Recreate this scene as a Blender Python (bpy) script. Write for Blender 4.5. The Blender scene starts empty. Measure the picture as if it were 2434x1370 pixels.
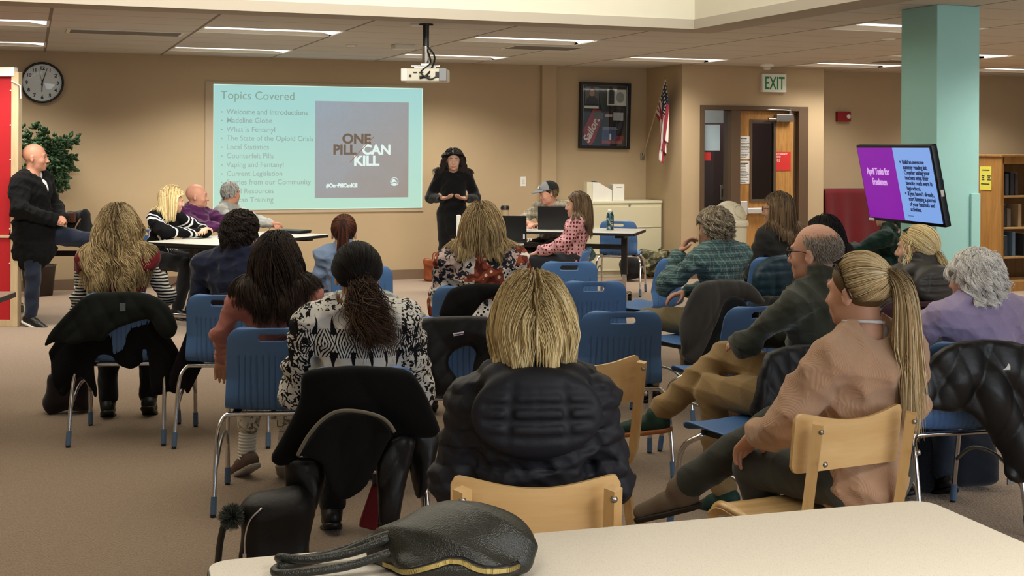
import bpy, math, random
import numpy as np
from mathutils import Vector, Matrix, Euler
C = bpy.context.scene.collection
R_ = math.radians
# ------------------------------------------------------------ camera (level shift lens, 45 mm), world, exposure
FPX, CX, HY, YAW, ROLL, CH = 3100.0, 1217.0, 350.0, -20.3, 0.005, 1.58
cd = bpy.data.cameras.new('camera'); cam = bpy.data.objects.new('camera', cd); C.objects.link(cam)
cd.sensor_fit = 'HORIZONTAL'; cd.sensor_width = 36.0; cd.lens = 36.0*FPX/2434.0
cd.shift_y = -(685.0-HY)/2434.0; cd.clip_start = 0.1; cd.clip_end = 100
cam.location = (0, 0, CH)
cam.rotation_euler = (Euler((R_(90), 0, R_(YAW))).to_matrix() @ Matrix.Rotation(ROLL, 3, 'Z')).to_euler()
bpy.context.scene.camera = cam
sc = bpy.context.scene
sc.view_settings.view_transform = 'Standard'; sc.view_settings.look = 'None'
sc.view_settings.gamma = 1.0; sc.view_settings.use_curve_mapping = False
sc.view_settings.exposure = 0.0
w = bpy.data.worlds.new('world'); sc.world = w; w.use_nodes = True
w.node_tree.nodes['Background'].inputs[0].default_value = (0.72, 0.80, 0.92, 1)
w.node_tree.nodes['Background'].inputs[1].default_value = 0.42
sc.cycles.max_bounces = 6; sc.cycles.diffuse_bounces = 3; sc.cycles.glossy_bounces = 3
sc.cycles.caustics_reflective = False; sc.cycles.caustics_refractive = False
sc.cycles.sample_clamp_indirect = 4.0; sc.cycles.use_adaptive_sampling = True; sc.cycles.adaptive_threshold = 0.03
H = 2.592
def area(name, loc, sx, sy, power, col, rot=(0, 0, 0), spread=180):
    l = bpy.data.lights.new(name, 'AREA'); l.shape = 'RECTANGLE'; l.size = sx; l.size_y = sy
    l.energy = power; l.color = col; l.spread = R_(spread)
    o = bpy.data.objects.new(name, l); C.objects.link(o); o.location = loc; o.rotation_euler = rot
    return o
# daylight falling through the raised clerestory well over the seats
area('clerestory_daylight', (1.0, 6.6, 4.25), 7.0, 5.0, 120, (1.0, 0.96, 0.88))
# unseen wash light added to brighten the far face of the well
area('clerestory_glazing', (0.6, 4.2, 3.7), 8.5, 0.9, 240, (1.0, 0.95, 0.82), rot=(R_(93), 0, 0), spread=100)
# tall windows of the room behind and to the right of the camera
area('window_daylight', (5.5, -2.6, 1.9), 8.0, 2.2, 220, (0.84, 0.92, 1.0), rot=(R_(86), 0, R_(-8)))

# ------------------------------------------------------------ pixel helpers (points keep their own real distance)
_F = Vector((math.sin(-R_(YAW)), math.cos(R_(YAW)), 0)); _Rt = Vector((math.cos(R_(YAW)), math.sin(R_(YAW)), 0))
def ray(px, py):
    dx, dy = px-CX, HY-py
    a, b = dx-ROLL*dy, dy+ROLL*dx
    return _F + _Rt*(a/FPX) + Vector((0, 0, b/FPX))
def P(px, py, d):                       # point at camera depth d
    return Vector((0, 0, CH)) + ray(px, py)*d
def G(px, py, z=0.0):                   # point at height z
    r = ray(px, py); return Vector((0, 0, CH)) + r*((z-CH)/r.z)
def onY(px, py, Y):
    r = ray(px, py); return Vector((0, 0, CH)) + r*(Y/r.y)
def onX(px, py, X):
    r = ray(px, py); return Vector((0, 0, CH)) + r*(X/r.x)
def face(a): return R_(a+YAW)           # heading a degrees left of the camera axis -> rotation z

# ------------------------------------------------------------ materials
def lin(c):
    if isinstance(c, str): c = [int(c[i:i+2], 16)/255 for i in (0, 2, 4)]
    return tuple(((x/12.92) if x <= 0.04045 else ((x+0.055)/1.055)**2.4) for x in c)+(1,)
class NT:
    def __init__(s, name):
        s.m = bpy.data.materials.new(name); s.m.use_nodes = True; s.t = s.m.node_tree; s.b = s.t.nodes['Principled BSDF']
    def n(s, typ, **kw):
        x = s.t.nodes.new('ShaderNode'+typ)
        for k, v in kw.items():
            if k.startswith('i_'):
                key = k[2:]; key = int(key) if key.isdigit() else key.replace('_', ' ')
                if hasattr(v, 'is_output'): s.t.links.new(v, x.inputs[key])
                else: x.inputs[key].default_value = v
            else: setattr(x, k, v)
        return x
    def l(s, a, b): s.t.links.new(a, b)
    def co(s, scale=(1, 1, 1), rot=(0, 0, 0), kind='Object'):
        t = s.n('TexCoord'); mp = s.n('Mapping', i_Vector=t.outputs[kind], i_Scale=scale, i_Rotation=rot)
        return mp.outputs[0]
    def math(s, op, a, b=0.0, c=0.0):
        x = s.n('Math', operation=op)
        for i, v in enumerate((a, b, c)):
            if hasattr(v, 'is_output'): s.l(v, x.inputs[i])
            else: x.inputs[i].default_value = v
        return x.outputs[0]
    def mix(s, f, a, b):
        x = s.n('Mix', data_type='RGBA')
        for i, v in ((0, f), (6, a), (7, b)):
            if hasattr(v, 'is_output'): s.l(v, x.inputs[i])
            else: x.inputs[i].default_value = v
        return x.outputs[2]
    def ramp(s, f, stops, const=False):
        x = s.n('ValToRGB', i_0=f); e = x.color_ramp.elements
        if const: x.color_ramp.interpolation = 'CONSTANT'
        while len(e) < len(stops): e.new(0.5)
        for i, (p, c) in enumerate(stops): e[i].position = p; e[i].color = c
        return x.outputs[0]
    def noise(s, scale, detail=2, vec=None, dist=0.0):
        x = s.n('TexNoise', i_Scale=scale, i_Detail=detail, i_Distortion=dist)
        s.l(vec if vec is not None else s.co(), x.inputs[0]); return x.outputs[0]
    def bump(s, h, strength=0.3, dist=0.01):
        x = s.n('Bump', i_Height=h, i_Strength=strength, i_Distance=dist); s.l(x.outputs[0], s.b.inputs['Normal'])
    def out(s, col=None, rough=0.6, metal=0.0, spec=0.5, sheen=0.0, emit=None, es=0.0, coat=0.0, trans=0.0):
        b = s.b
        if col is not None:
            if hasattr(col, 'is_output'): s.l(col, b.inputs['Base Color'])
            else: b.inputs['Base Color'].default_value = col
        b.inputs['Roughness'].default_value = rough; b.inputs['Metallic'].default_value = metal
        b.inputs['Specular IOR Level'].default_value = spec; b.inputs['Sheen Weight'].default_value = sheen
        b.inputs['Coat Weight'].default_value = coat; b.inputs['Transmission Weight'].default_value = trans
        if emit is not None:
            if hasattr(emit, 'is_output'): s.l(emit, b.inputs['Emission Color'])
            else: b.inputs['Emission Color'].default_value = emit
            b.inputs['Emission Strength'].default_value = es
            s.m.cycles.emission_sampling = 'NONE'
        return s.m
_mc = {}
def plain(name, c, rough=0.6, metal=0.0, spec=0.4, var=0.08, scale=8, bump=0.0, bs=60, sheen=0.0, coat=0.0):
    if name in _mc: return _mc[name]
    n = NT(name); c = lin(c); nz = n.noise(scale, 3)
    lo = tuple(x*(1-var) for x in c[:3])+(1,); hi = tuple(min(1, x*(1+var)) for x in c[:3])+(1,)
    col = n.mix(nz, lo, hi)
    if bump: n.bump(n.noise(bs, 3), bump, 0.004)
    _mc[name] = n.out(col, rough, metal, spec, sheen, coat=coat); return _mc[name]
def fabric(name, c, var=0.18, rough=0.9, bump=0.35, scale=5, bs=260, sheen=0.15, spec=0.2):
    return plain(name, c, rough, 0, spec, var, scale, bump, bs, sheen)
def emis(name, c, s=1.0):
    if name in _mc: return _mc[name]
    n = NT(name); _mc[name] = n.out(lin((0.02, 0.02, 0.02)), 0.4, emit=lin(c), es=s); return _mc[name]
def wood(name, c1, c2, scale=1.0, axis='X', rough=0.35):
    if name in _mc: return _mc[name]
    n = NT(name); sc3 = {'X': (0.6, 6, 6), 'Z': (6, 6, 0.6), 'Y': (6, 0.6, 6)}[axis]
    v = n.co(tuple(q*scale for q in sc3)); nz = n.noise(3.0, 5, v, 1.2)
    f = n.noise(22.0, 3, v, 0.3); fac = n.math('ADD', n.math('MULTIPLY', nz, 0.75), n.math('MULTIPLY', f, 0.25))
    col = n.ramp(fac, [(0.30, lin(c2)), (0.62, lin(c1))]); _mc[name] = n.out(col, rough, 0, 0.4, coat=0.15); return _mc[name]

# ------------------------------------------------------------ object helpers
def link(name, me, mats=None, parent=None, smooth=False, loc=None, rotz=None):
    o = bpy.data.objects.new(name, me); C.objects.link(o)
    if mats is not None:
        for m in (mats if isinstance(mats, (list, tuple)) else [mats]): me.materials.append(m)
    if parent is not None: o.parent = parent
    if smooth: me.polygons.foreach_set('use_smooth', [True]*len(me.polygons))
    if loc is not None: o.location = loc
    if rotz is not None: o.rotation_euler = (0, 0, rotz)
    return o
def tag(o, label=None, cat=None, group=None, kind=None):
    if label: o['label'] = label
    if cat: o['category'] = cat
    if group: o['group'] = group
    if kind: o['kind'] = kind
    return o
def thing(name, label, cat, loc=(0, 0, 0), rotz=0.0, group=None):
    o = bpy.data.objects.new(name, None); C.objects.link(o); o.location = loc; o.rotation_euler = (0, 0, rotz)
    o.empty_display_size = 0.1
    return tag(o, label, cat, group)
def copy_tree(o, parent=None):
    c = o.copy(); C.objects.link(c)
    if parent is not None: c.parent = parent
    for ch in list(o.children): copy_tree(ch, c)
    return c
class MB:
    def __init__(s): s.v = []; s.f = []; s.mi = []; s.cur = 0
    def add(s, vs, fs):
        b = len(s.v); s.v += [tuple(v) for v in vs]
        for f in fs: s.f.append(tuple(b+i for i in f)); s.mi.append(s.cur)
        return s
    def box(s, lo, hi, M=None):
        x0, y0, z0 = lo; x1, y1, z1 = hi
        vs = [Vector(p) for p in ((x0,y0,z0),(x1,y0,z0),(x1,y1,z0),(x0,y1,z0),(x0,y0,z1),(x1,y0,z1),(x1,y1,z1),(x0,y1,z1))]
        if M is not None: vs = [M @ v for v in vs]
        return s.add(vs, [(0,3,2,1),(4,5,6,7),(0,1,5,4),(1,2,6,5),(2,3,7,6),(3,0,4,7)])
    def cbox(s, c, d, M=None): return s.box([c[i]-d[i]/2 for i in range(3)], [c[i]+d[i]/2 for i in range(3)], M)
    def tube(s, pts, r, n=10, sx=1.0, sy=1.0, cap=True):
        pts = [Vector(p) for p in pts]; rs = r if isinstance(r, (list, tuple)) else [r]*len(pts)
        up = Vector((0, 0, 1)); prev = None; rings = []
        for i, p in enumerate(pts):
            t = (pts[min(i+1, len(pts)-1)]-pts[max(i-1, 0)]).normalized()
            if prev is None:
                a = t.cross(up)
                if a.length < 0.1: a = t.cross(Vector((0, 1, 0)))
                a.normalize()
            else:
                a = prev-t*prev.dot(t); a.normalize()
            b = t.cross(a); prev = a
            rings.append([p+a*(math.cos(q)*rs[i]*sx)+b*(math.sin(q)*rs[i]*sy) for q in [2*math.pi*k/n for k in range(n)]])
        vs = [v for rg in rings for v in rg]; fs = []
        for i in range(len(rings)-1):
            for k in range(n): fs.append((i*n+k, i*n+(k+1) % n, (i+1)*n+(k+1) % n, (i+1)*n+k))
        if cap: fs.append(tuple(range(n-1, -1, -1))); fs.append(tuple((len(rings)-1)*n+k for k in range(n)))
        return s.add(vs, fs)
    def cyl(s, a, b, r, n=20): return s.tube([a, b], r, n)
    def lathe(s, prof, c=(0, 0, 0), n=24, sx=1.0, sy=1.0):
        vs = []; fs = []; m = len(prof)
        for r, z in prof:
            for k in range(n): q = 2*math.pi*k/n; vs.append((c[0]+r*sx*math.cos(q), c[1]+r*sy*math.sin(q), c[2]+z))
        for i in range(m-1):
            for k in range(n): fs.append((i*n+k, i*n+(k+1) % n, (i+1)*n+(k+1) % n, (i+1)*n+k))
        if prof[0][0] > 1e-4: fs.append(tuple(range(n-1, -1, -1)))
        if prof[-1][0] > 1e-4: fs.append(tuple((m-1)*n+k for k in range(n)))
        return s.add(vs, fs)
    def prism(s, poly, z0, z1):
        n = len(poly); vs = [(x, y, z0) for x, y in poly]+[(x, y, z1) for x, y in poly]
        fs = [tuple(range(n-1, -1, -1)), tuple(range(n, 2*n))]+[(i, (i+1) % n, n+(i+1) % n, n+i) for i in range(n)]
        return s.add(vs, fs)
    def build(s, name, mats, parent=None, smooth=False, bevel=0.0, seg=2, loc=None, rotz=None, M=None):
        me = bpy.data.meshes.new(name); vs = s.v if M is None else [tuple(M @ Vector(v)) for v in s.v]
        me.from_pydata(vs, [], s.f)
        if any(s.mi): me.polygons.foreach_set('material_index', s.mi)
        o = link(name, me, mats, parent, smooth, loc, rotz)
        if bevel:
            b = o.modifiers.new('bevel', 'BEVEL'); b.width = bevel; b.segments = seg; b.limit_method = 'ANGLE'; b.angle_limit = R_(35)
            if smooth is False:
                for p in me.polygons: p.use_smooth = True
                b.harden_normals = False; o.modifiers.new('wn', 'WEIGHTED_NORMAL')
        elif smooth == 'auto' or smooth == 'a':
            pass
        return o
def edge_smooth(o, ang=40):
    me = o.data; me.polygons.foreach_set('use_smooth', [True]*len(me.polygons)); me.set_sharp_from_angle(angle=R_(ang)); return o
def text(s, size, mat, parent, loc, rot=(R_(90), 0, 0), align='LEFT', ext=0.001, sx=1.0, bold=0.0, shear=0.0, name='lettering'):
    cu = bpy.data.curves.new(name, 'FONT'); cu.body = s; cu.size = size; cu.extrude = ext; cu.align_x = align; cu.offset = bold; cu.shear = shear
    cu.resolution_u = 4; tmp = bpy.data.objects.new(name, cu); C.objects.link(tmp); bpy.context.view_layer.update()
    me = bpy.data.meshes.new_from_object(tmp); bpy.data.objects.remove(tmp); me.name = name
    o = link(name, me, mat, parent); o.location = loc
    o.rotation_euler = rot; o.scale = (sx, 1, 1); return o
def smoothpath(pts, n=8):
    p = [Vector(q) for q in pts]; p = [p[0]*2-p[1]]+p+[p[-1]*2-p[-2]]; out = []
    for i in range(1, len(p)-2):
        for k in range(n):
            t = k/n; a, b, c, d = p[i-1], p[i], p[i+1], p[i+2]
            out.append(0.5*((2*b)+(c-a)*t+(2*a-5*b+4*c-d)*t*t+(3*b-a-3*c+d)*t**3))
    out.append(p[-2]); return out

# ------------------------------------------------------------ signed-distance modelling
class Field:
    def __init__(s, lo, hi, vox):
        s.v = vox; s.lo = np.array(lo, float)-3*vox; n = np.ceil((np.array(hi)-s.lo)/vox).astype(int)+4
        s.n = n; s.f = np.full(n, 1.0, np.float32)
        s.ax = [(s.lo[i]+np.arange(n[i])*vox).astype(np.float32) for i in range(3)]
    def _s(s, lo, hi):
        sl = []; g = []
        for i in range(3):
            a = max(0, int((lo[i]-s.lo[i])/s.v)-1); b = min(s.n[i], int((hi[i]-s.lo[i])/s.v)+3)
            if b <= a: return None, None
            sl.append(slice(a, b)); sh = [1, 1, 1]; sh[i] = -1; g.append(s.ax[i][a:b].reshape(sh))
        return tuple(sl), g
    def _u(s, sl, d, k):
        a = s.f[sl]
        if k > 0:
            h = np.maximum(k-np.abs(a-d), 0)/k; s.f[sl] = np.minimum(a, d)-h*h*k*0.25
        else: s.f[sl] = np.minimum(a, d)
    def cone(s, a, b, ra, rb, k=0.0, sq=None):
        a = np.array(a, float); b = np.array(b, float); m = max(ra, rb)*(1 if sq is None else 1/min(1, sq[1]))+k+2*s.v
        sl, g = s._s(np.minimum(a, b)-m, np.maximum(a, b)+m)
        if sl is None: return s
        ba = b-a; L = max(float(ba @ ba), 1e-9); p = [g[i]-a[i] for i in range(3)]
        h = np.clip((p[0]*ba[0]+p[1]*ba[1]+p[2]*ba[2])/L, 0, 1)
        q = [p[i]-ba[i]*h for i in range(3)]
        d2 = q[0]**2+q[1]**2+q[2]**2
        if sq is not None:              # squash: thinner along direction sq[0]
            ax = np.array(sq[0], float); ax /= np.linalg.norm(ax); t = q[0]*ax[0]+q[1]*ax[1]+q[2]*ax[2]
            d2 = d2+t*t*(1/sq[1]**2-1)
        s._u(sl, np.sqrt(d2)-(ra+(rb-ra)*h), k); return s
    def _el(s, c, r, M, m):
        c = np.array(c, float); r = np.array(r, float); R = max(r)+m
        sl, g = s._s(c-R, c+R)
        if sl is None: return None, None
        p = [g[i]-c[i] for i in range(3)]
        if M is not None:
            M = np.array(M); p = [p[0]*M[0, j]+p[1]*M[1, j]+p[2]*M[2, j] for j in range(3)]
        k0 = np.sqrt((p[0]/r[0])**2+(p[1]/r[1])**2+(p[2]/r[2])**2)+1e-6
        k1 = np.sqrt((p[0]/r[0]**2)**2+(p[1]/r[1]**2)**2+(p[2]/r[2]**2)**2)+1e-6
        return sl, k0*(k0-1)/k1
    def ell(s, c, r, k=0.0, M=None):
        sl, d = s._el(c, r, M, k+2*s.v)
        if sl is not None: s._u(sl, d, k)
        return s
    def cut_ell(s, c, r, k=0.01, M=None):
        sl, d = s._el(c, r, M, k+2*s.v)
        if sl is not None:
            a = s.f[sl]; d = -d; h = np.maximum(k-np.abs(a-d), 0)/k; s.f[sl] = np.maximum(a, d)+h*h*k*0.25
        return s
    def cut_cone(s, a, b, ra, rb, k=0.01):
        a = np.array(a, float); b = np.array(b, float); m = max(ra, rb)+k+2*s.v
        sl, g = s._s(np.minimum(a, b)-m, np.maximum(a, b)+m)
        if sl is None: return s
        ba = b-a; L = float(ba @ ba); p = [g[i]-a[i] for i in range(3)]
        h = np.clip((p[0]*ba[0]+p[1]*ba[1]+p[2]*ba[2])/L, 0, 1)
        d = -(np.sqrt(sum((p[i]-ba[i]*h)**2 for i in range(3)))-(ra+(rb-ra)*h))
        f = s.f[sl]; hh = np.maximum(k-np.abs(f-d), 0)/k; s.f[sl] = np.maximum(f, d)+hh*hh*k*0.25; return s
    def box(s, c, hs, r=0.01, k=0.0, M=None):
        c = np.array(c, float); hs = np.array(hs, float); R = np.linalg.norm(hs)+k+2*s.v
        sl, g = s._s(c-R, c+R)
        if sl is None: return s
        p = [g[i]-c[i] for i in range(3)]
        if M is not None:
            M = np.array(M); p = [p[0]*M[0, j]+p[1]*M[1, j]+p[2]*M[2, j] for j in range(3)]
        q = [np.abs(p[i])-(hs[i]-r) for i in range(3)]
        d = np.sqrt(sum(np.maximum(x, 0)**2 for x in q))+np.minimum(np.maximum(np.maximum(q[0], q[1]), q[2]), 0)-r
        s._u(sl, d, k); return s
    def torus(s, c, M, R, r, k=0.0, ey=1.0):
        c = np.array(c, float); m = R+r+k+2*s.v; sl, g = s._s(c-m, c+m)
        if sl is None: return s
        p = [g[i]-c[i] for i in range(3)]; M = np.array(M); p = [p[0]*M[0, j]+p[1]*M[1, j]+p[2]*M[2, j] for j in range(3)]
        q = np.sqrt(p[0]**2+(p[1]/ey)**2)-R; s._u(sl, np.sqrt(q*q+p[2]**2)-r, k); return s
    def plane(s, c, n, k=0.0):          # keep the side where (p-c).n < 0
        g = [s.ax[0].reshape(-1, 1, 1), s.ax[1].reshape(1, -1, 1), s.ax[2].reshape(1, 1, -1)]
        d = sum((g[i]-c[i])*n[i] for i in range(3)).astype(np.float32)
        if k > 0: h = np.maximum(k-np.abs(s.f-d), 0)/k; s.f = np.maximum(s.f, d)+h*h*k*0.25
        else: s.f = np.maximum(s.f, d)
        return s
    def folds(s, amp, freq, seed=0, dirs=5, aniso=(1, 1, 1)):
        rng = np.random.RandomState(seed); X, Y, Z = (s.ax[0].reshape(-1, 1, 1), s.ax[1].reshape(1, -1, 1), s.ax[2].reshape(1, 1, -1))
        m = np.abs(s.f) < 0.06; idx = np.nonzero(m)
        if len(idx[0]) == 0: return s
        x = s.ax[0][idx[0]]; y = s.ax[1][idx[1]]; z = s.ax[2][idx[2]]; t = np.zeros_like(x)
        w1 = 0.35*np.sin(7*x+rng.rand()*6)+0.35*np.sin(9*z+rng.rand()*6); w2 = 0.35*np.sin(8*z+5*y+rng.rand()*6)
        for i in range(dirs):
            d = rng.normal(size=3)*np.array(aniso); d /= np.linalg.norm(d); fr = freq*(0.6+0.9*rng.rand())
            t += 1-2*np.abs(np.sin(0.5*fr*(d[0]*x+d[1]*y+d[2]*z)+rng.rand()*6+2.2*w1+1.7*w2*(i % 2)))**0.8
        s.f[idx] -= (amp*t/dirs*3.0).astype(np.float32); return s
    def apply(s, fn, band=0.06):        # f += fn(x,y,z) near the surface
        idx = np.nonzero(np.abs(s.f) < band)
        if len(idx[0]): s.f[idx] += fn(s.ax[0][idx[0]], s.ax[1][idx[1]], s.ax[2][idx[2]]).astype(np.float32)
        return s
    def mesh(s, name, smooth=1):
        f = s.f; v = s.v; inside = f < 0
        for i in range(3):
            q = [slice(None)]*3; q[i] = 0; inside[tuple(q)] = False; q[i] = -1; inside[tuple(q)] = False
        cnt = np.zeros(tuple(np.array(f.shape)-1), np.uint8)
        for a in (0, 1):
            for b in (0, 1):
                for c in (0, 1): cnt += inside[a:f.shape[0]-1+a, b:f.shape[1]-1+b, c:f.shape[2]-1+c]
        act = (cnt > 0) & (cnt < 8); ai = np.argwhere(act); N = len(ai)
        idm = np.full(act.shape, -1, np.int32); idm[act] = np.arange(N)
        acc = np.zeros((N, 3), np.float32); num = np.zeros(N, np.float32)
        cs = [(a, b, c) for a in (0, 1) for b in (0, 1) for c in (0, 1)]
        val = {q: f[ai[:, 0]+q[0], ai[:, 1]+q[1], ai[:, 2]+q[2]] for q in cs}
        for q in cs:
            for ax in range(3):
                if q[ax] == 0:
                    q2 = list(q); q2[ax] = 1; q2 = tuple(q2); A = val[q]; B = val[q2]; m = (A < 0) != (B < 0)
                    t = np.where(m, A/np.where(np.abs(A-B) < 1e-9, 1, A-B), 0); t = np.clip(t, 0, 1)
                    pt = np.tile(np.array(q, np.float32), (N, 1)); pt[:, ax] += t
                    acc[m] += pt[m]; num[m] += 1
        V = (ai+acc/np.maximum(num, 1)[:, None])*v+s.lo
        Q = []
        for ax in range(3):
            o1, o2 = [(1, 2), (2, 0), (0, 1)][ax]
            a = [slice(1, -1)]*3; a[ax] = slice(0, -1); b = [slice(1, -1)]*3; b[ax] = slice(1, None)
            A = inside[tuple(a)]; B = inside[tuple(b)]
            for sgn, m in ((1, A & ~B), (0, ~A & B)):
                e = np.argwhere(m); off = np.ones(3, int); off[ax] = 0; e = e+off
                if len(e) == 0: continue
                def cid(d1, d2):
                    c = e.copy(); c[:, o1] -= d1; c[:, o2] -= d2; return idm[c[:, 0], c[:, 1], c[:, 2]]
                q = np.stack([cid(1, 1), cid(0, 1), cid(0, 0), cid(1, 0)], 1)
                if not sgn: q = q[:, ::-1]
                Q.append(q)
        Q = np.concatenate(Q) if Q else np.zeros((0, 4), int); Q = Q[(Q >= 0).all(1)]
        for _ in range(smooth):
            s1 = np.zeros_like(V); c1 = np.zeros(N)
            for i in range(4):
                j = (i+1) % 4
                for k in range(3):
                    s1[:, k] += np.bincount(Q[:, i], V[Q[:, j], k], N)+np.bincount(Q[:, j], V[Q[:, i], k], N)
                c1 += np.bincount(Q[:, i], minlength=N)+np.bincount(Q[:, j], minlength=N)
            V = np.where(c1[:, None] > 0, V*0.45+0.55*s1/np.maximum(c1, 1)[:, None], V)
        return npmesh(name, V, Q)
def npmesh(name, V, Q):
    me = bpy.data.meshes.new(name); n = len(Q); k = Q.shape[1] if n else 4
    me.vertices.add(len(V)); me.vertices.foreach_set('co', np.asarray(V, np.float32).ravel())
    me.loops.add(n*k); me.loops.foreach_set('vertex_index', np.asarray(Q, np.int32).ravel())
    me.polygons.add(n); me.polygons.foreach_set('loop_start', np.arange(0, n*k, k, dtype=np.int32))
    me.polygons.foreach_set('loop_total', np.full(n, k, np.int32)) if False else None
    me.update(calc_edges=True); me.validate(verbose=False)
    me.polygons.foreach_set('use_smooth', np.ones(len(me.polygons), bool)); return me
def fobj(fld, name, mat, parent=None, smooth=1): return link(name, fld.mesh(name, smooth), mat, parent)
# ============================================================ the setting
YB, YC, YD, XC, XD = 15.0, 14.03, 14.5, 7.37, 9.37
M = {}
n = NT('tan wall paint'); nz = n.noise(2.0, 4); fine = n.noise(180, 2)
n.bump(fine, 0.12, 0.003)
M['wall'] = n.out(n.mix(nz, lin('b39d7c'), lin('bba584')), 0.75, spec=0.25)
n = NT('carpet'); v = n.co()
a1 = n.noise(150, 3, v); a2 = n.noise(55, 3, v); a3 = n.noise(1.3, 4, v); vor = n.n('TexVoronoi', i_Scale=110.0); n.l(v, vor.inputs[0])
c = n.mix(n.math('MULTIPLY_ADD', a1, 2.2, -0.6), lin('6a5b4c'), lin('b09a82')); c = n.mix(n.math('MULTIPLY', a2, 0.5), c, lin('927a64'))
c = n.mix(n.math('MULTIPLY', a3, 0.25), c, lin('97857a')); n.bump(vor.outputs[0], 0.7, 0.006)
M['carpet'] = n.out(c, 0.95, spec=0.1, sheen=0.2)
# ceiling tile with grid: 1.22 along x, 0.61 along y
n = NT('ceiling tile'); tc = n.n('TexCoord'); sp = n.n('SeparateXYZ', i_0=tc.outputs['Object'])
def gline(o, per, off, wd):
    u = n.math('MODULO', n.math('ADD', o, 122.0-off+wd/2), per); return n.math('LESS_THAN', u, wd)
gx = gline(sp.outputs[0], 1.22, 0.15+1.22*0-0.0, 0.026); gy = gline(sp.outputs[1], 0.61, (11.25 % 0.61), 0.022)
mod = n.math('MODULO', n.math('ADD', sp.outputs[1], 61.0-11.25 % 0.61), 0.61)
sp1 = n.noise(240, 2, n.co()); base = n.mix(n.math('MULTIPLY', n.noise(60, 3), 0.5), lin('cbc7bf'), lin('d3cfc8'))
base = n.mix(n.math('GREATER_THAN', sp1, 0.64), base, lin('b0a89c'))
grid = n.math('MAXIMUM', gx, n.math('MULTIPLY', gy, 0.55)); col = n.mix(grid, base, lin('8a8177')); n.bump(n.noise(200, 2), 0.3, 0.003)
M['tile'] = n.out(col, 0.9, spec=0.15)
M['drywall'] = plain('cream drywall', 'd6d1c0', 0.8, var=0.02, spec=0.2)
M['drydark'] = plain('ceiling border paint', 'b3aa9c', 0.8, var=0.02, spec=0.2)
M['base'] = plain('brown vinyl baseboard', '7a6350', 0.5, var=0.05)
M['frame'] = plain('bronze brown door frame', '5d4a38', 0.45, var=0.05, spec=0.4)
M['white'] = plain('white paint', 'e8e6df', 0.5, var=0.02)
M['offwhite'] = plain('off white plastic', 'd8d3c2', 0.45, var=0.03)
M['black'] = plain('black plastic', '131315', 0.4, var=0.1)
M['blackm'] = plain('black painted metal', '161616', 0.35, spec=0.5, var=0.05)
M['chrome'] = plain('chrome', 'd9d9dc', 0.12, 1.0, var=0.02)
M['steel'] = plain('brushed steel', 'a8a8a6', 0.35, 1.0, var=0.05)
M['teal'] = plain('light teal paint', '9fcfc8', 0.7, var=0.02, bump=0.1, bs=160, spec=0.2)
M['red'] = plain('red laminate', 'a81720', 0.55, var=0.05)
M['lens'] = emis('lit fluorescent lens', 'fffaf0', 2.6)
M['lensdim'] = plain('troffer reflector', 'e6e2d6', 0.5, var=0.02)
def clear(name, refl=0.07, tint=(0.96, 0.98, 0.98, 1)):
    n = NT(name); tr = n.n('BsdfTransparent', i_0=tint); gl = n.n('BsdfGlossy', i_Roughness=0.03); mx = n.n('MixShader', i_0=refl)
    n.l(tr.outputs[0], mx.inputs[1]); n.l(gl.outputs[0], mx.inputs[2]); n.l(mx.outputs[0], n.t.nodes['Material Output'].inputs[0]); return n.m
M['glass'] = clear('window glass', 0.10)
M['oak'] = wood('honey oak', 'b98a50', '94652f', 1.0, 'Z')
M['oak2'] = wood('bookcase oak', 'ac8047', '8a5f2e', 0.8, 'Z')
M['birch'] = wood('pale birch', 'e0bd86', 'cba166', 0.55, 'X', 0.38)
M['paper'] = plain('paper', 'e9e7e0', 0.7, var=0.02)
def struct(mb, name, mat, **k): return tag(mb.build(name, mat, **k), kind='structure')
struct(MB().box((-8, -4, -0.1), (20, 20, 0)), 'floor', M['carpet'])
struct(MB().box((-8, YB, 0), (XC+0.15, YB+0.15, H)), 'wall_back', M['wall'])
struct(MB().box((XC, YC+0.0, 0), (XC+0.15, YB, H)), 'wall_side_return', M['wall'])
# pilaster on the back wall (px 1290..1324)
xp0 = onY(1288, 400, YB-0.06).x; xp1 = onY(1322, 400, YB-0.06).x
struct(MB().box((xp0, YB-0.06, 0), (xp1, YB, H)), 'trim_1', M['wall'])
# wall with the door: opening measured on plane YC
dx0 = onY(1663, 400, YC).x; dx1 = onY(1918, 400, YC).x; dz = onY(1790, 252, YC).z
b = MB(); b.box((XC+0.15, YC, 0), (dx0, YC+0.15, H)); b.box((dx1, YC, 0), (XD, YC+0.15, H)); b.box((dx0, YC, dz), (dx1, YC+0.15, H))
struct(b, 'wall_doorway', M['wall'])
struct(MB().box((XD, YD, 0), (19, YD+0.15, H)).box((XD-0.0, YC+0.15, 0), (XD+0.02, YD, H)), 'wall_right_rear', M['wall'])
struct(MB().box((17.5, -4, 0), (17.65, YD, H)), 'wall_right', M['wall'])
struct(MB().box((-5.2, -4, 0), (-5.05, YB, 4.5)), 'wall_left', M['wall'])
b = MB(); b.box((-5.05, YB-0.012, 0), (xp0, YB, 0.115)); b.box((xp1, YB-0.012, 0), (XC, YB, 0.115)); b.box((XC-0.012, YC, 0), (XC, YB-0.012, 0.115))
struct(b, 'baseboard_back', M['base'])
b = MB(); b.box((XC, YC-0.012, 0), (dx0, YC, 0.115)); b.box((dx1, YC-0.012, 0), (XD, YC, 0.115)); b.box((XD+0.02, YD-0.012, 0), (17.5, YD, 0.115))
struct(b, 'baseboard_right', M['base'])
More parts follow.
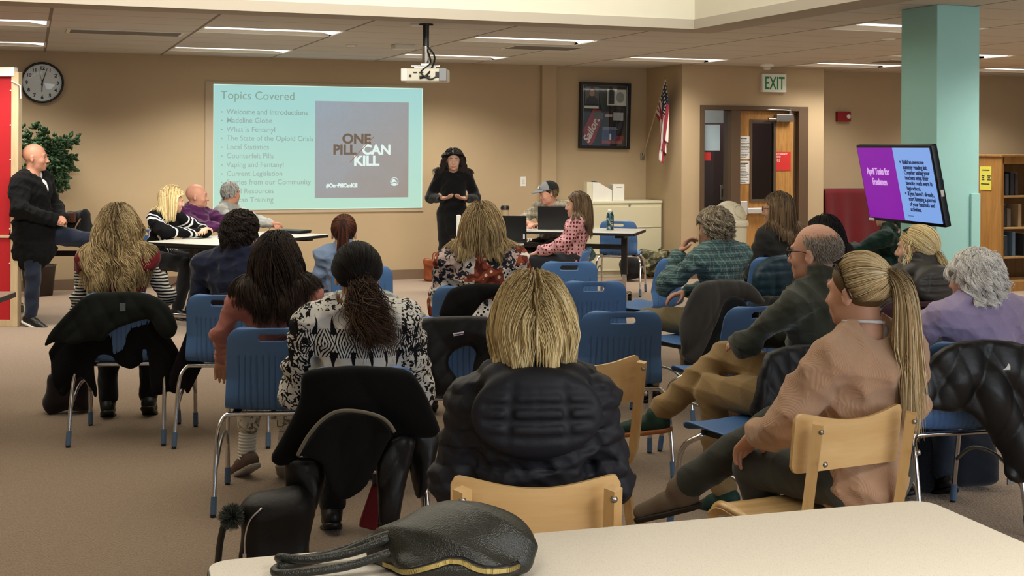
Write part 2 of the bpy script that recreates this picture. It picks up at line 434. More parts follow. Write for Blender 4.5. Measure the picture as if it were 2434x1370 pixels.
# ceiling with the raised well cut out of it
WX, WY = 5.2, 9.68
b = MB(); z0, z1 = H, H+0.06
lights_xy = [(-1.07, 11.25), (1.38, 11.25), (3.83, 11.25), (8.71, 11.25), (-1.07, 13.69), (1.38, 13.69), (3.83, 13.69), (6.27, 13.08), (8.71, 13.08), (11.15, 13.08), (6.27, 8.81), (11.15, 11.25), (6.27, 6.37), (8.71, 8.81), (11.15, 8.81), (8.71, 6.37), (6.27, 3.93), (8.71, 3.93), (-1.07, 0.27), (1.38, 0.27), (3.83, 0.27)]  # last three entries: unseen troffers added to brighten the foreground table
# rectangles of tile around each troffer opening
xs = sorted({-8.0, 19.0, WX} | {round(x, 3) for x, y in lights_xy} | {round(x+1.22, 3) for x, y in lights_xy})
ys = sorted({-4.0, 20.0, WY, 1.3} | {round(y, 3) for x, y in lights_xy} | {round(y+0.61, 3) for x, y in lights_xy})
for i in range(len(xs)-1):
    for j in range(len(ys)-1):
        cx, cy = (xs[i]+xs[i+1])/2, (ys[j]+ys[j+1])/2
        if cx < WX and 1.3 < cy < WY: continue
        if any(x < cx < x+1.22 and y < cy < y+0.61 for x, y in lights_xy): continue
        b.box((xs[i], ys[j], z0), (xs[i+1], ys[j+1], z1))
struct(b, 'ceiling', M['tile'])
b = MB(); b.box((-8, WY, H+0.06), (WX+0.1, WY+0.1, 4.4)); b.box((WX, 1.3, H+0.06), (WX+0.1, WY, 4.4)); b.box((-8, 1.2, H+0.06), (WX+0.1, 1.3, 4.4))
struct(b, 'wall_well', M['drywall'])
struct(MB().box((-8, -4, 4.4), (WX+0.1, WY+0.1, 4.5)), 'ceiling_well', M['drywall'])
struct(MB().box((-8, WY, H-0.02), (WX+0.32, WY+0.32, H)).box((WX, 1.3, H-0.02), (WX+0.32, WY, H)).box((-8, WY-0.012, H-0.02), (WX, WY, H+0.06)).box((WX-0.012, 1.3, H-0.02), (WX, WY-0.012, H+0.06)), 'trim_2', M['drydark'])
# troffers
def troffer(x, y, i):
    t = thing('ceiling_light', LBL[i], 'ceiling light', (x, y, H), 0, 'recessed fluorescent troffers in the ceiling grid')
    b = MB(); w_, d_, f = 1.22, 0.61, 0.022
    b.box((0, 0, -0.004), (w_, f, 0.02)); b.box((0, d_-f, -0.004), (w_, d_, 0.02)); b.box((0, f, -0.004), (f, d_-f, 0.02)); b.box((w_-f, f, -0.004), (w_, d_-f, 0.02))
    b.build('light_frame', M['white'], t)
    # housing: shallow box with sloped reflector on the far side
    b = MB(); b.add([(f, f, 0.0), (w_-f, f, 0.0), (w_-f, f, 0.13), (f, f, 0.13), (f, d_-f, 0.0), (w_-f, d_-f, 0.0), (w_-f, 0.42, 0.10), (f, 0.42, 0.10)],
                    [(0, 1, 2, 3), (4, 7, 6, 5), (3, 2, 6, 7), (0, 3, 7, 4), (1, 5, 6, 2)])
    b.build('reflector', M['lensdim'], t)
    b = MB(); b.prism([(f, f+0.004), (w_-f, f+0.004), (w_-f, d_-0.13), (w_-0.16, 0.24), (f, 0.24)], 0.003, 0.02)
    b.build('lit_lens', M['lens'], t)  # tapered right end glows in place of the brightly lit reflector end
    l = area('troffer_glow', (x+0.61, y+0.305, H-0.012), 1.1, 0.5, 30 if y > 1 else 58, (1.0, 0.94, 0.85), spread=125); return t
LBL = ['leftmost bright ceiling light, nearer row, cut by left edge', 'long ceiling light above clock and screen, nearer row', 'ceiling light right of the hanging projector, nearer row', 'ceiling light just right of the teal column, middle height',
       'leftmost ceiling light in the row next to the back wall', 'ceiling light above the left half of the projected slide, by wall', 'ceiling light behind the projector pole, next to the back wall', 'ceiling light above the flag in the room corner', 'ceiling light in front of exit sign wall, left of teal column',
       'lowest ceiling light right of the teal column by rear wall', 'bright ceiling light passing behind top of the teal column'] + ['recessed ceiling light outside the right side of view']*7 + ['recessed ceiling light overhead behind the foreground table']*3
for i, (x, y) in enumerate(lights_xy): troffer(x, y, i)
# ceiling fittings
def vent(x, y, w_, d_, label):
    t = thing('ceiling_vent', label, 'air vent', (x, y, H))
    b = MB(); b.box((0, 0, -0.008), (w_, 0.03, 0)); b.box((0, d_-0.03, -0.008), (w_, d_, 0)); b.box((0, 0.03, -0.008), (0.03, d_-0.03, 0)); b.box((w_-0.03, 0.03, -0.008), (w_, d_-0.03, 0)); b.build('vent_frame', M['lensdim'], t)
    b = MB(); k = int((d_-0.06)/0.05)
    for i in range(k): b.box((0.03, 0.04+i*0.05, -0.012), (w_-0.03, 0.06+i*0.05, -0.002))
    b.build('vent_slats', plain('vent slat paint', '8d867b', 0.5), t)
    MB().box((0.03, 0.03, -0.0015), (w_-0.03, d_-0.03, 0.0)).build('vent_opening', M['black'], t)
vent(0.3, 11.94, 1.0, 0.45, 'long ceiling air vent at upper left, above the clock')
vent(4.5, 12.05, 0.75, 0.5, 'dark slatted ceiling air vent just below the light right of projector')
vent(9.1, 12.3, 0.8, 0.5, 'dark ceiling air vent right of the teal column')
p = onY(1823, 150, 13.6); t = thing('smoke_detector', 'white round smoke detector on the ceiling above the exit sign', 'smoke detector', (p.x, p.y, H))
MB().lathe([(0.085, 0.0), (0.085, -0.02), (0.07, -0.035), (0.0, -0.035)][::-1]).build('detector_base', M['white'], t, smooth=False)
MB().lathe([(0.045, -0.035), (0.04, -0.065), (0.0, -0.07)][::-1]).build('detector_dome', M['offwhite'], t, smooth=True)
for px, py, r, nm, lb in ((992, 58, 0.06, 'ceiling_sensor', 'small white round ceiling disc above the projector pole'), (835, 107, 0.055, 'sprinkler_cover', 'small flat round sprinkler cover left of the projector'), (2112, 91, 0.07, 'ceiling_speaker', 'small round fitting on ceiling left of the teal column')):
    q = G(px, py, H); tag(MB().lathe([(0.0, -0.016), (r*0.8, -0.014), (r, 0.0)], n=28).build(nm, M['white'], smooth=True), lb, 'ceiling fitting').location = (q.x, q.y, H)
q = G(958, 106, H); tag(MB().box((-0.1, -0.08, -0.05), (0.1, 0.08, 0)).build('ceiling_junction_box', M['offwhite'], bevel=0.006), 'small pale ceiling box left of the projector pole', 'ceiling box').location = (q.x, q.y, H)
# teal column
c0 = G(2228, 10, H); struct(MB().box((0, 0, 0), (0.365, 0.40, H)), 'pillar', M['teal'], loc=(c0.x, c0.y, 0), bevel=0.006)
t_ = MB().box((0.285, -0.018, 0.0), (0.365, 0.0, 1.27)).build('trim_3', M['teal'], loc=(c0.x, c0.y, 0), bevel=0.004); tag(t_, kind='structure')
# ------------------------------------------------------------ hallway behind the door glass
hall = plain('hallway paint', '9a948a', 0.8)
struct(MB().box((XC+0.16, YC+2.2, 0), (XD+0.9, YC+2.3, H)).box((XC+0.16, YC+0.98, 0), (XC+0.2, YC+2.3, H)), 'wall_hallway', hall)
area('hallway_light', ((dx0+dx1)/2, YC+1.3, H-0.05), 1.2, 0.5, 30, (0.86, 0.93, 1.0))
# ------------------------------------------------------------ door
fr = MB(); mw0 = onY(1735, 400, YC).x; mw1 = onY(1757, 400, YC).x; fx0 = onY(1672, 400, YC).x; fx1 = onY(1896, 400, YC).x; fz = onY(1790, 263, YC).z
fr.box((dx0, YC-0.03, 0), (fx0, YC+0.17, dz)); fr.box((fx1, YC-0.03, 0), (dx1, YC+0.17, dz)); fr.box((fx0, YC-0.03, fz), (fx1, YC+0.17, dz)); fr.box((mw0, YC-0.03, 0), (mw1, YC+0.17, fz))
fr.box((fx0, YC-0.03, 0), (mw0, YC+0.17, 0.22))
door_fr = struct(fr, 'trim_4', M['frame'], bevel=0.004)
win = MB().box((fx0, YC+0.06, 0.22), (mw0, YC+0.066, fz)).build('window_1', M['glass']); tag(win, kind='structure')
ly = YC+0.02; lx0, lx1 = mw1+0.004, onY(1888, 400, YC).x
vx0, vx1 = onY(1787, 400, ly).x, onY(1838, 400, ly).x; vz1, vz0 = onY(1812, 291, ly).z, onY(1812, 474, ly).z
d = MB(); d.box((lx0, ly, 0.01), (vx0, ly+0.045, fz-0.004)); d.box((vx1, ly, 0.01), (lx1, ly+0.045, fz-0.004)); d.box((vx0, ly, 0.01), (vx1, ly+0.045, vz0)); d.box((vx0, ly, vz1), (vx1, ly+0.045, fz-0.004))
door = struct(d, 'door_1', M['oak'])
struct(MB().box((lx1, ly+0.03, 0), (fx1, ly+0.05, fz)), 'trim_5', M['frame'])
b = MB(); e = 0.035
b.box((vx0-e, ly-0.012, vz0-e), (vx0, ly+0.05, vz1+e)); b.box((vx1, ly-0.012, vz0-e), (vx1+e, ly+0.05, vz1+e)); b.box((vx0, ly-0.012, vz1), (vx1, ly+0.05, vz1+e)); b.box((vx0, ly-0.012, vz0-e), (vx1, ly+0.05, vz0))
b.build('door_window_frame', M['frame'], door, bevel=0.003)
MB().box((vx0, ly+0.02, vz0), (vx1, ly+0.026, vz1)).build('door_glass', M['glass'], door)
pz = onY(1850, 500, ly).z
b = MB(); b.box((lx0+0.1, ly-0.06, pz-0.035), (lx1-0.01, ly-0.02, pz+0.035)); b.box((lx0+0.1, ly-0.02, pz-0.03), (lx0+0.18, ly, pz+0.03)); b.box((lx1-0.09, ly-0.02, pz-0.03), (lx1-0.01, ly, pz+0.03))
b.build('push_bar', plain('aluminium push bar', 'cfcdc8', 0.35, 0.3), door, bevel=0.008)
MB().box((lx0+0.005, ly-0.05, pz-0.05), (lx0+0.1, ly, pz+0.12)).build('latch_case', plain('aluminium push bar', 'cfcdc8'), door, bevel=0.006)
q0 = onY(1843, 272, ly); q1 = onY(1878, 290, ly)
MB().box((q0.x-0.02, ly-0.07, q1.z), (q1.x, ly, q0.z)).build('door_closer', M['steel'], door, bevel=0.006)
MB().tube([(q0.x-0.13, ly-0.05, q1.z+0.03), (q0.x-0.02, ly-0.05, q1.z+0.03)], 0.016).tube([(q1.x-0.03, ly-0.05, q0.z+0.05), (onY(1812, 266, ly).x, ly-0.04, q0.z+0.06)], 0.009).cbox((q1.x-0.03, ly-0.04, q0.z+0.03), (0.03, 0.03, 0.09)).build('closer_arm', M['steel'], door)
def sheet(name, px0, py0, px1, py1, Y, mat, label, cat, th=0.003):
    a, c = onY(px0, py0, Y), onY(px1, py1, Y)
    o = MB().box((0, -th, c.z-a.z), (c.x-a.x, 0, 0)).build(name, mat, loc=(a.x, Y, a.z)); tag(o, label, cat); return o, c.x-a.x, a.z-c.z
INK = plain('printed ink', '3c3c40', 0.8)
def inklines(o, w_, h_, rows, x0=0.1, x1=0.9, y0=0.1, y1=0.93, mat=None, th=0.0045, head=True, seed=1):
    rng = random.Random(seed); b = MB()
    for r in range(rows):
        z = -h_*(y0+(y1-y0)*r/max(rows-1, 1)); x = w_*x0; e = w_*(x0+(x1-x0)*rng.uniform(0.55, 1)); t = h_*(0.022 if (r == 0 and head) else 0.010)
        while x < e: l = w_*rng.uniform(0.04, 0.16); b.box((x, -th, z-t), (min(x+l, e), -0.003, z+t)); x += l+w_*0.025
    b.build('printed_lines', mat or INK, o)
for (a_, lb, sd) in (((1758, 324, 1785, 378), 'white printed notice taped on the door, upper of two', 3), ((1757, 383, 1784, 437), 'white printed notice taped on the door, lower of two', 5)):
    o, w_, h_ = sheet('door_notice', *a_, ly-0.001, M['paper'], lb, 'notice'); inklines(o, w_, h_, 13, seed=sd)
o, w_, h_ = sheet('red_sign', 1840, 361, 1879, 406, ly-0.001, plain('red sign', 'c93330', 0.5), 'red square occupancy load sign on the oak door', 'sign')
WT = plain('white lettering', 'f0e6e0', 0.6)
text('OCCUPANCY', 0.034, WT, o, (w_*0.06, -0.004, -h_*0.17), sx=0.82); text('LOAD', 0.034, WT, o, (w_*0.06, -0.004, -h_*0.31), sx=0.85); text('103', 0.048, WT, o, (w_*0.06, -0.004, -h_*0.52))
# things seen in the hallway through the sidelight
hp = onY(1700, 300, YC+2.15)
a, c = onY(1697, 292, YC+1.6), onY(1760, 640, YC+1.6)
lk = thing('hallway_locker', 'dark maroon metal panel seen through the glass beside the door', 'locker', (a.x, YC+1.6, 0))
MB().box((0, 0, 0), (1.25, 0.35, a.z)).build('locker_body', plain('dark maroon metal', '3a2228', 0.5), lk, bevel=0.005)
hz = onY(1718, 458, YC+1.6); MB().box((hz.x-a.x-0.05, -0.02, hz.z-0.1), (hz.x-a.x+0.05, 0, hz.z+0.1)).build('handle_plate', M['steel'], lk, bevel=0.01)
MB().box((hz.x-a.x-0.03, -0.025, hz.z-0.06), (hz.x-a.x+0.03, -0.005, hz.z+0.05)).build('handle_recess', M['black'], lk)
sheet('glass_poster', 1671, 296, 1711, 358, YC+0.05, plain('pale blue poster', 'a9bfc9', 0.5, var=0.15, scale=4), 'pale blue sheet stuck on the sidelight glass beside the door', 'poster')
sheet('red_card', 1671, 362, 1689, 382, YC+0.05, plain('red sign', 'a82a2e'), 'small red card on the sidelight glass under pale blue sheet', 'sign')
# ------------------------------------------------------------ exit sign
a, c = onY(1812, 175, YC-0.05), onY(1869, 220, YC-0.05)
t = thing('exit_sign', 'white exit sign with green letters above the oak door', 'sign', (a.x, YC, c.z)); w_, h_ = c.x-a.x, a.z-c.z
MB().box((0, -0.055, 0), (w_, 0, h_)).build('sign_case', M['white'], t, bevel=0.006)
MB().box((w_*0.06, -0.058, h_*0.08), (w_*0.94, -0.054, h_*0.92)).build('sign_face', plain('pale green sign face', 'dfe9d8', 0.4), t)
text('EXIT', h_*0.98, plain('exit green', '1d7a45', 0.5), t, (w_*0.5, -0.059, h_*0.16), align='CENTER', sx=0.62, bold=0.003)
# fire strobe
a, c = onY(1991, 265, YD-0.05), onY(2022, 289, YD-0.05)
t = thing('fire_alarm', 'red fire alarm strobe on the wall right of the door', 'fire alarm', (a.x, YD, c.z)); w_, h_ = c.x-a.x, a.z-c.z
MB().box((0, -0.06, 0), (w_, 0, h_)).build('alarm_body', plain('alarm red', '8e1b22', 0.4), t, bevel=0.006)
MB().lathe([(0.032, 0), (0.03, 0.02), (0.0, 0.035)], n=20).build('strobe_lens', plain('strobe lens', 'd9d6cf', 0.1), t, smooth=True, M=Matrix.Translation((w_*0.78, -0.06, h_*0.5)) @ Matrix.Rotation(R_(90), 4, 'X'))
# light switch by the pilaster; outlet
a, c = onY(1237, 420, YB), onY(1250, 443, YB)
t = thing('light_switch', 'white wall switch plate between the standing woman and pilaster', 'light switch', (a.x, YB, c.z)); w_, h_ = c.x-a.x, a.z-c.z
MB().box((0, -0.006, 0), (w_, 0, h_)).build('plate', M['white'], t, bevel=0.002); MB().box((w_*0.35, -0.012, h_*0.3), (w_*0.65, -0.005, h_*0.7)).build('rocker', M['offwhite'], t)
a, c = onY(1253, 567, YB), onY(1264, 580, YB)
t = thing('wall_outlet', 'white wall outlet low on the wall under the right table', 'outlet', (a.x, YB, c.z)); w_, h_ = c.x-a.x, a.z-c.z
MB().box((0, -0.006, 0), (w_, 0, h_)).build('plate', M['white'], t, bevel=0.002); MB().box((w_*0.35, -0.008, h_*0.2), (w_*0.65, -0.005, h_*0.45)).box((w_*0.35, -0.008, h_*0.55), (w_*0.65, -0.005, h_*0.8)).build('socket', INK, t)
# ============================================================ things on the walls
# projected slide on its flat screen
YS = YB-0.012
a, c = onY(507.5, 200, YS), onY(1003, 490, YS); w_ = c.x-a.x; z_t = onY(755, 205, YS).z; z_b = onY(755, 497, YS).z; h_ = z_t-z_b
scr = thing('projection_screen', 'bright projected slide with a list of topics on the back wall', 'projection screen', (a.x, YS, z_b))
MB().box((-0.09, 0.0, -0.04), (w_+0.02, 0.01, h_+0.03)).build('screen_sheet', plain('screen sheet', 'b7a389', 0.8, var=0.03), scr)
n = NT('slide projection'); nz = n.noise(1.6, 4, dist=0.6); tcs = n.n('TexCoord'); spx = n.n('SeparateXYZ', i_0=tcs.outputs['Generated'])
cl = n.mix(spx.outputs[2], lin('bfead1'), lin('a8dedd')); cl = n.mix(n.math('MULTIPLY', nz, 0.35), cl, lin('c6efe2'))
msl = n.out(lin((0.15, 0.15, 0.15)), 0.8, emit=cl, es=0.86)
MB().box((0, -0.004, 0), (w_, 0, h_)).build('slide', msl, scr)
b = MB(); e = 0.008
b.box((0, -0.006, 0), (w_, -0.004, e)); b.box((0, -0.006, h_-e), (w_, -0.004, h_)); b.box((0, -0.006, e), (e, -0.004, h_-e)); b.box((w_-e, -0.006, e), (w_, -0.004, h_-e))
b.build('slide_edge', emis('slide bright edge', 'd8fae4', 0.95), scr)
TX = emis('slide grey text', '86a39c', 0.85); TX.node_tree.nodes['Principled BSDF'].inputs['Base Color'].default_value = (0.1, 0.1, 0.1, 1)
def sp(px, py): q = onY(px, py, YS); return q.x-a.x, q.z-z_b
x, z = sp(524, 235); text('Topics Covered', 0.132, emis('slide title text', '8aa592', 0.9), scr, (x, -0.006, z), sx=0.98)
for s_, px, py, cx_ in (('Welcome and Introductions', 538, 271, 0), ('Madeline Globe', 538, 291.5, 0), ('What is Fentanyl', 538, 313, 0), ('The State of the Opioid Crisis', 538, 334, 0), ('Local Statistics', 538, 355, 0), ('Counterfeit Pills', 538, 376, 0), ('Vaping and Fentanyl', 538, 397, 0),
                        ('Current Legislation', 538, 418.5, 0), ('Stories from our Community', 538, 439, 0), ('Local Resources', 538, 460, 0), ('Narcan Training', 538, 481, 0)):
    x, z = sp(px, py); text(s_, 0.083, TX, scr, (x, -0.006, z), sx=0.98, bold=0.0006)
    x2, z2 = sp(527, py-5); MB().lathe([(0.0, -0.001), (0.009, 0.0), (0.0, 0.001)], n=10).build('bullet', TX, scr, M=Matrix.Translation((x2, -0.006, z2)) @ Matrix.Rotation(R_(90), 4, 'X'))
x0, z1 = sp(749, 240); x1, z0 = sp(970, 469)
n = NT('slide picture'); nz = n.noise(3.2, 5, dist=0.5); nz2 = n.noise(26, 4); tcs = n.n('TexCoord'); spx = n.n('SeparateXYZ', i_0=tcs.outputs['Generated'])
g = n.math('MULTIPLY', n.math('ADD', spx.outputs[2], n.math('SUBTRACT', 1.0, spx.outputs[0])), 0.5)
cl = n.mix(n.math('ADD', g, n.math('MULTIPLY_ADD', nz, 0.5, -0.25)), lin('a4958a'), lin('a3b1bd')); cl = n.mix(n.math('MULTIPLY', nz2, 0.35), cl, lin('94928f'))
ad = MB().box((x0, -0.008, z0), (x1, -0.004, z1)).build('slide_picture', n.out(lin((0.1, 0.1, 0.1)), 0.8, emit=cl, es=0.9), scr)
BR = emis('slide brown letters', '6f5a47', 0.9); WL = emis('slide white letters', 'e2f5ee', 0.98)
for s_, px, py, m_, szx in (('ONE', 813, 340.5, BR, 1.03), ('PILL', 791, 366.5, BR, 1.0), ('CAN', 860, 366.5, WL, 1.03), ('KILL', 840, 393, WL, 1.03)):
    x, z = sp(px, py); text(s_, 0.158, m_, scr, (x, -0.0095, z), sx=szx, bold=0.006, name='slide_words')
x, z = sp(775, 445.5); text('#OnePillCanKill', 0.062, WL, scr, (x, -0.0095, z), sx=0.92, bold=0.003, name='slide_words')
xa, za = sp(888, 325); xb, zb = sp(831, 386); MB().tube([(xb, -0.0115, zb), (xa, -0.0115, za)], 0.0045, 6).build('slide_slash', emis('slide slash', '9c6b52', 0.9), scr)
x, z = sp(937, 432); b = MB(); ang = [2*math.pi*k/28 for k in range(29)]
b.tube([(x+0.047*math.cos(q), -0.0105, z+0.047*math.sin(q)) for q in ang], 0.0035, 5)
b.add([(x-0.04, -0.0105, z-0.018), (x-0.03, -0.0105, z+0.02), (x-0.005, -0.0105, z+0.038), (x+0.01, -0.0105, z+0.02), (x+0.035, -0.0105, z-0.01), (x+0.0, -0.0105, z-0.0)], [(0, 5, 4, 3, 2, 1)])
b.add([(x-0.035, -0.0105, z-0.03), (x+0.0, -0.0105, z-0.012), (x+0.035, -0.0105, z-0.028), (x+0.0, -0.0105, z-0.04)], [(0, 3, 2, 1)]); b.build('slide_emblem', WL, scr)
# clock
p = onY(100.5, 196.5, YB-0.03); t = thing('wall_clock', 'round white wall clock with a black rim at upper left', 'clock', (p.x, YB, p.z)); r = 0.222
RX = Matrix.Rotation(R_(90), 4, 'X')
MB().lathe([(0.0, 0.0), (r, 0.0), (r, 0.045), (r-0.012, 0.05), (r-0.022, 0.04), (r-0.022, 0.012)], n=48).build('clock_rim', M['black'], t, smooth=True, M=RX)
MB().lathe([(0.0, 0.02), (r-0.02, 0.02), (r-0.02, 0.012)][::-1], n=48).build('clock_face', plain('clock face', 'dfe4e3', 0.5, var=0.02), t, M=RX)
for k in range(1, 13):
    q = math.pi/2-k*math.pi/6; text(str(k), 0.052, M['black'], t, (0.158*math.cos(q), -0.0215, 0.158*math.sin(q)-0.018), align='CENTER', bold=0.002, name='clock_numeral')
def hand(q, L, w0, nm, mm):
    d = Vector((math.cos(q), 0, math.sin(q))); n_ = Vector((-d.z, 0, d.x))
    MB().add([d*-0.03+n_*w0+Vector((0, -0.026, 0)), d*-0.03-n_*w0+Vector((0, -0.026, 0)), d*L-n_*w0*0.4+Vector((0, -0.026, 0)), d*L+n_*w0*0.4+Vector((0, -0.026, 0))], [(0, 1, 2, 3)]).tube([d*-0.03+Vector((0, -0.025, 0)), d*L+Vector((0, -0.025, 0))], w0*0.5, 6).build(nm, mm, t)
hand(math.pi/2-math.pi*2*(3.0/60), 0.165, 0.006, 'minute_hand', M['black']); hand(math.pi/2-math.pi*2*(6.05/12), 0.10, 0.009, 'hour_hand', M['black']); hand(math.pi/2-2*math.pi*(57.5/60), 0.15, 0.002, 'second_hand', M['black'])
MB().lathe([(r-0.022, 0.012), (r-0.03, 0.04), (r*0.5, 0.052), (0.0, 0.055)][::-1], n=40).build('clock_glass', clear('clock glass', 0.04), t, smooth=True, M=RX)
# framed display
YF = YB-0.05; a, c = onY(1378, 194, YF), onY(1497, 353, YF); w_, h_ = c.x-a.x, a.z-c.z
t = thing('picture_frame', 'black framed display of photographs and memorabilia left of the flag', 'picture frame', (a.x, YB, c.z)); t.rotation_euler = (0, R_(0.9), 0)
b = MB(); e = 0.035; b.box((0, -0.06, 0), (e, 0, h_)); b.box((w_-e, -0.06, 0), (w_, 0, h_)); b.box((e, -0.06, 0), (w_-e, 0, e)); b.box((e, -0.06, h_-e), (w_-e, 0, h_)); b.build('frame', M['black'], t, bevel=0.004)
def fx(u, v): return (w_*u, h_*(1-v))
def slab(nm, u0, v0, u1, v1, y, mat, par=None):
    x0, z1 = fx(u0, v0); x1, z0 = fx(u1, v1); return MB().box((x0, y-0.003, z0), (x1, y, z1)).build(nm, mat, par or t)
slab('backing_board', 0.04, 0.03, 0.96, 0.97, -0.005, plain('charcoal mat board', '2e2f33', 0.8, var=0.3, scale=9))
silver = plain('silver fillet', '9a9894', 0.35, 0.6)
b = MB(); b.box((w_*0.055, -0.04, h_*0.04), (w_*0.07, -0.02, h_*0.96)); b.box((w_*0.93, -0.04, h_*0.04), (w_*0.945, -0.02, h_*0.96)); b.box((w_*0.055, -0.04, h_*0.955), (w_*0.945, -0.02, h_*0.965)); b.build('fillet', silver, t)
n = NT('portrait photo'); v = n.co((1, 1, 1), kind='Generated'); s3 = n.n('SeparateXYZ', i_0=v)
def blob(cx, cz, rx, rz): return n.math('LESS_THAN', n.math('ADD', n.math('POWER', n.math('DIVIDE', n.math('SUBTRACT', s3.outputs[0], cx), rx), 2.0), n.math('POWER', n.math('DIVIDE', n.math('SUBTRACT', s3.outputs[2], cz), rz), 2.0)), 1.0)
cl = n.mix(n.noise(4, 3), lin('6f7780'), lin('4b4f5c')); cl = n.mix(blob(0.5, 0.08, 0.45, 0.42), cl, lin('232a3c')); cl = n.mix(blob(0.5, 0.78, 0.24, 0.17), cl, lin('1d1714')); cl = n.mix(blob(0.5, 0.66, 0.19, 0.2), cl, lin('b0866d'))
slab('portrait_photo', 0.115, 0.065, 0.385, 0.335, -0.012, n.out(cl, 0.5))
slab('name_plate', 0.105, 0.355, 0.385, 0.395, -0.012, M['paper'])
slab('certificate', 0.555, 0.095, 0.93, 0.34, -0.012, M['paper'])
slab('certificate_photo', 0.575, 0.105, 0.69, 0.32, -0.016, plain('dark photo print', '3c4248', 0.5, var=0.6, scale=24))
x, z = fx(0.81, 0.215); MB().lathe([(0.0, 0), (0.055, 0.0), (0.055, 0.003), (0.0, 0.003)], n=24, sy=1.25).build('seal', plain('grey seal print', 'a2a5a5', 0.7, var=0.3, scale=40), t, M=Matrix.Translation((x, -0.0155, z)) @ RX)
slab('small_card', 0.68, 0.445, 0.88, 0.565, -0.014, plain('pale grey card', 'b9bec6', 0.6))
slab('medal_ribbon', 0.52, 0.475, 0.66, 0.515, -0.014, plain('medal ribbon', 'c9a79c', 0.6, var=0.4, scale=40))
slab('blue_print', 0.46, 0.70, 0.74, 0.92, -0.012, plain('blue launch print', '44557d', 0.5, var=0.35, scale=14)); slab('rocket', 0.61, 0.77, 0.645, 0.86, -0.016, M['white'])
slab('red_patch', 0.74, 0.80, 0.89, 0.875, -0.014, plain('patch red', '7f2b33', 0.7)); slab('print_base', 0.46, 0.875, 0.86, 0.925, -0.016, plain('patch rose', '8f5355', 0.7, var=0.4, scale=30))
slab('print_top', 0.47, 0.665, 0.80, 0.71, -0.014, plain('grey ribbon', '7f8698', 0.7))
x, z = fx(0.80, 0.65); MB().lathe([(0.0, 0), (0.042, 0.0), (0.042, 0.006), (0.0, 0.006)], n=18, sy=1.2).build('round_patch', plain('navy patch', '3a3f52', 0.7, var=0.5, scale=40), t, M=Matrix.Translation((x, -0.012, z)) @ RX)
def poly(nm, pts, y, mat):
    pp = [fx(*q) for q in pts]; k = len(pp); MB().add([(x, y, z) for x, z in pp]+[(x, y-0.004, z) for x, z in pp], [tuple(range(k)), tuple(range(2*k-1, k-1, -1))]+[(i, (i+1) % k, k+(i+1) % k, k+i)[::-1] for i in range(k)]).build(nm, mat, t)
poly('red_pennant', [(0.28, 0.40), (0.45, 0.43), (0.42, 0.62), (0.30, 0.90), (0.22, 0.96), (0.12, 0.86), (0.09, 0.72)], -0.012, plain('pennant red', 'a03330', 0.8, var=0.15))
poly('dark_patch', [(0.38, 0.08), (0.52, 0.10), (0.54, 0.38), (0.46, 0.42), (0.40, 0.30)], -0.014, plain('green grey patch', '39474c', 0.8, var=0.4, scale=30))
poly('olive_patch', [(0.30, 0.43), (0.48, 0.46), (0.46, 0.56), (0.30, 0.55)], -0.018, plain('olive patch', '5c5a4c', 0.8, var=0.3, scale=30))
x, z = fx(0.19, 0.93); text('Sailors', 0.135, plain('pennant lettering', 'e8d9d2', 0.7), t, (x, -0.019, z), rot=(R_(90), R_(-64), 0), bold=0.004, shear=0.3)
MB().box((0.04, -0.045, 0.035), (w_-0.04, -0.043, h_-0.035)).build('frame_glass', clear('frame glass', 0.05), t)
# flag on a pole leaning from the wall
fb = onY(1528, 372, YB-0.02); ft = fb+Vector((0.33, -0.30, 0.82))
ft = onY(1582, 188, 14.15)
t = thing('flag', 'small american flag on a slanted pole in the room corner', 'flag', fb)
d = ft-fb
MB().tube([(0, 0, 0), d], 0.009, 8).build('flag_pole', plain('flag pole wood', 'b3a07c', 0.5), t); MB().lathe([(0.0, -0.012), (0.012, 0), (0.0, 0.03)], n=10).build('finial', plain('gold finial', 'a88f4c', 0.3, 0.9), t, loc=d)
MB().cbox((0, 0.01, 0), (0.05, 0.03, 0.08)).build('wall_bracket', M['steel'], t, bevel=0.004)
n = NT('flag cloth'); uv = n.n('UVMap'); s3 = n.n('SeparateXYZ', i_0=uv.outputs[0]); U, V_ = s3.outputs[0], s3.outputs[1]
st = n.math('LESS_THAN', n.math('MODULO', n.math('MULTIPLY', V_, 13.0), 2.0), 1.0); cl = n.mix(st, lin('d8cfc8'), lin('8d1f2c'))
can = n.math('MULTIPLY', n.math('LESS_THAN', U, 0.4), n.math('GREATER_THAN', V_, 6/13))
su = n.math('SUBTRACT', n.math('MODULO', n.math('MULTIPLY', U, 16.0), 1.0), 0.5); sv = n.math('SUBTRACT', n.math('MODULO', n.math('MULTIPLY', n.math('SUBTRACT', V_, 6/13), 10.0), 1.0), 0.5)
star = n.math('LESS_THAN', n.math('ADD', n.math('MULTIPLY', su, su), n.math('MULTIPLY', sv, sv)), 0.06); cf = n.mix(star, lin('141b33'), lin('e6e2dc')); cl = n.mix(can, cl, cf); mfl = n.out(cl, 0.85, sheen=0.2)
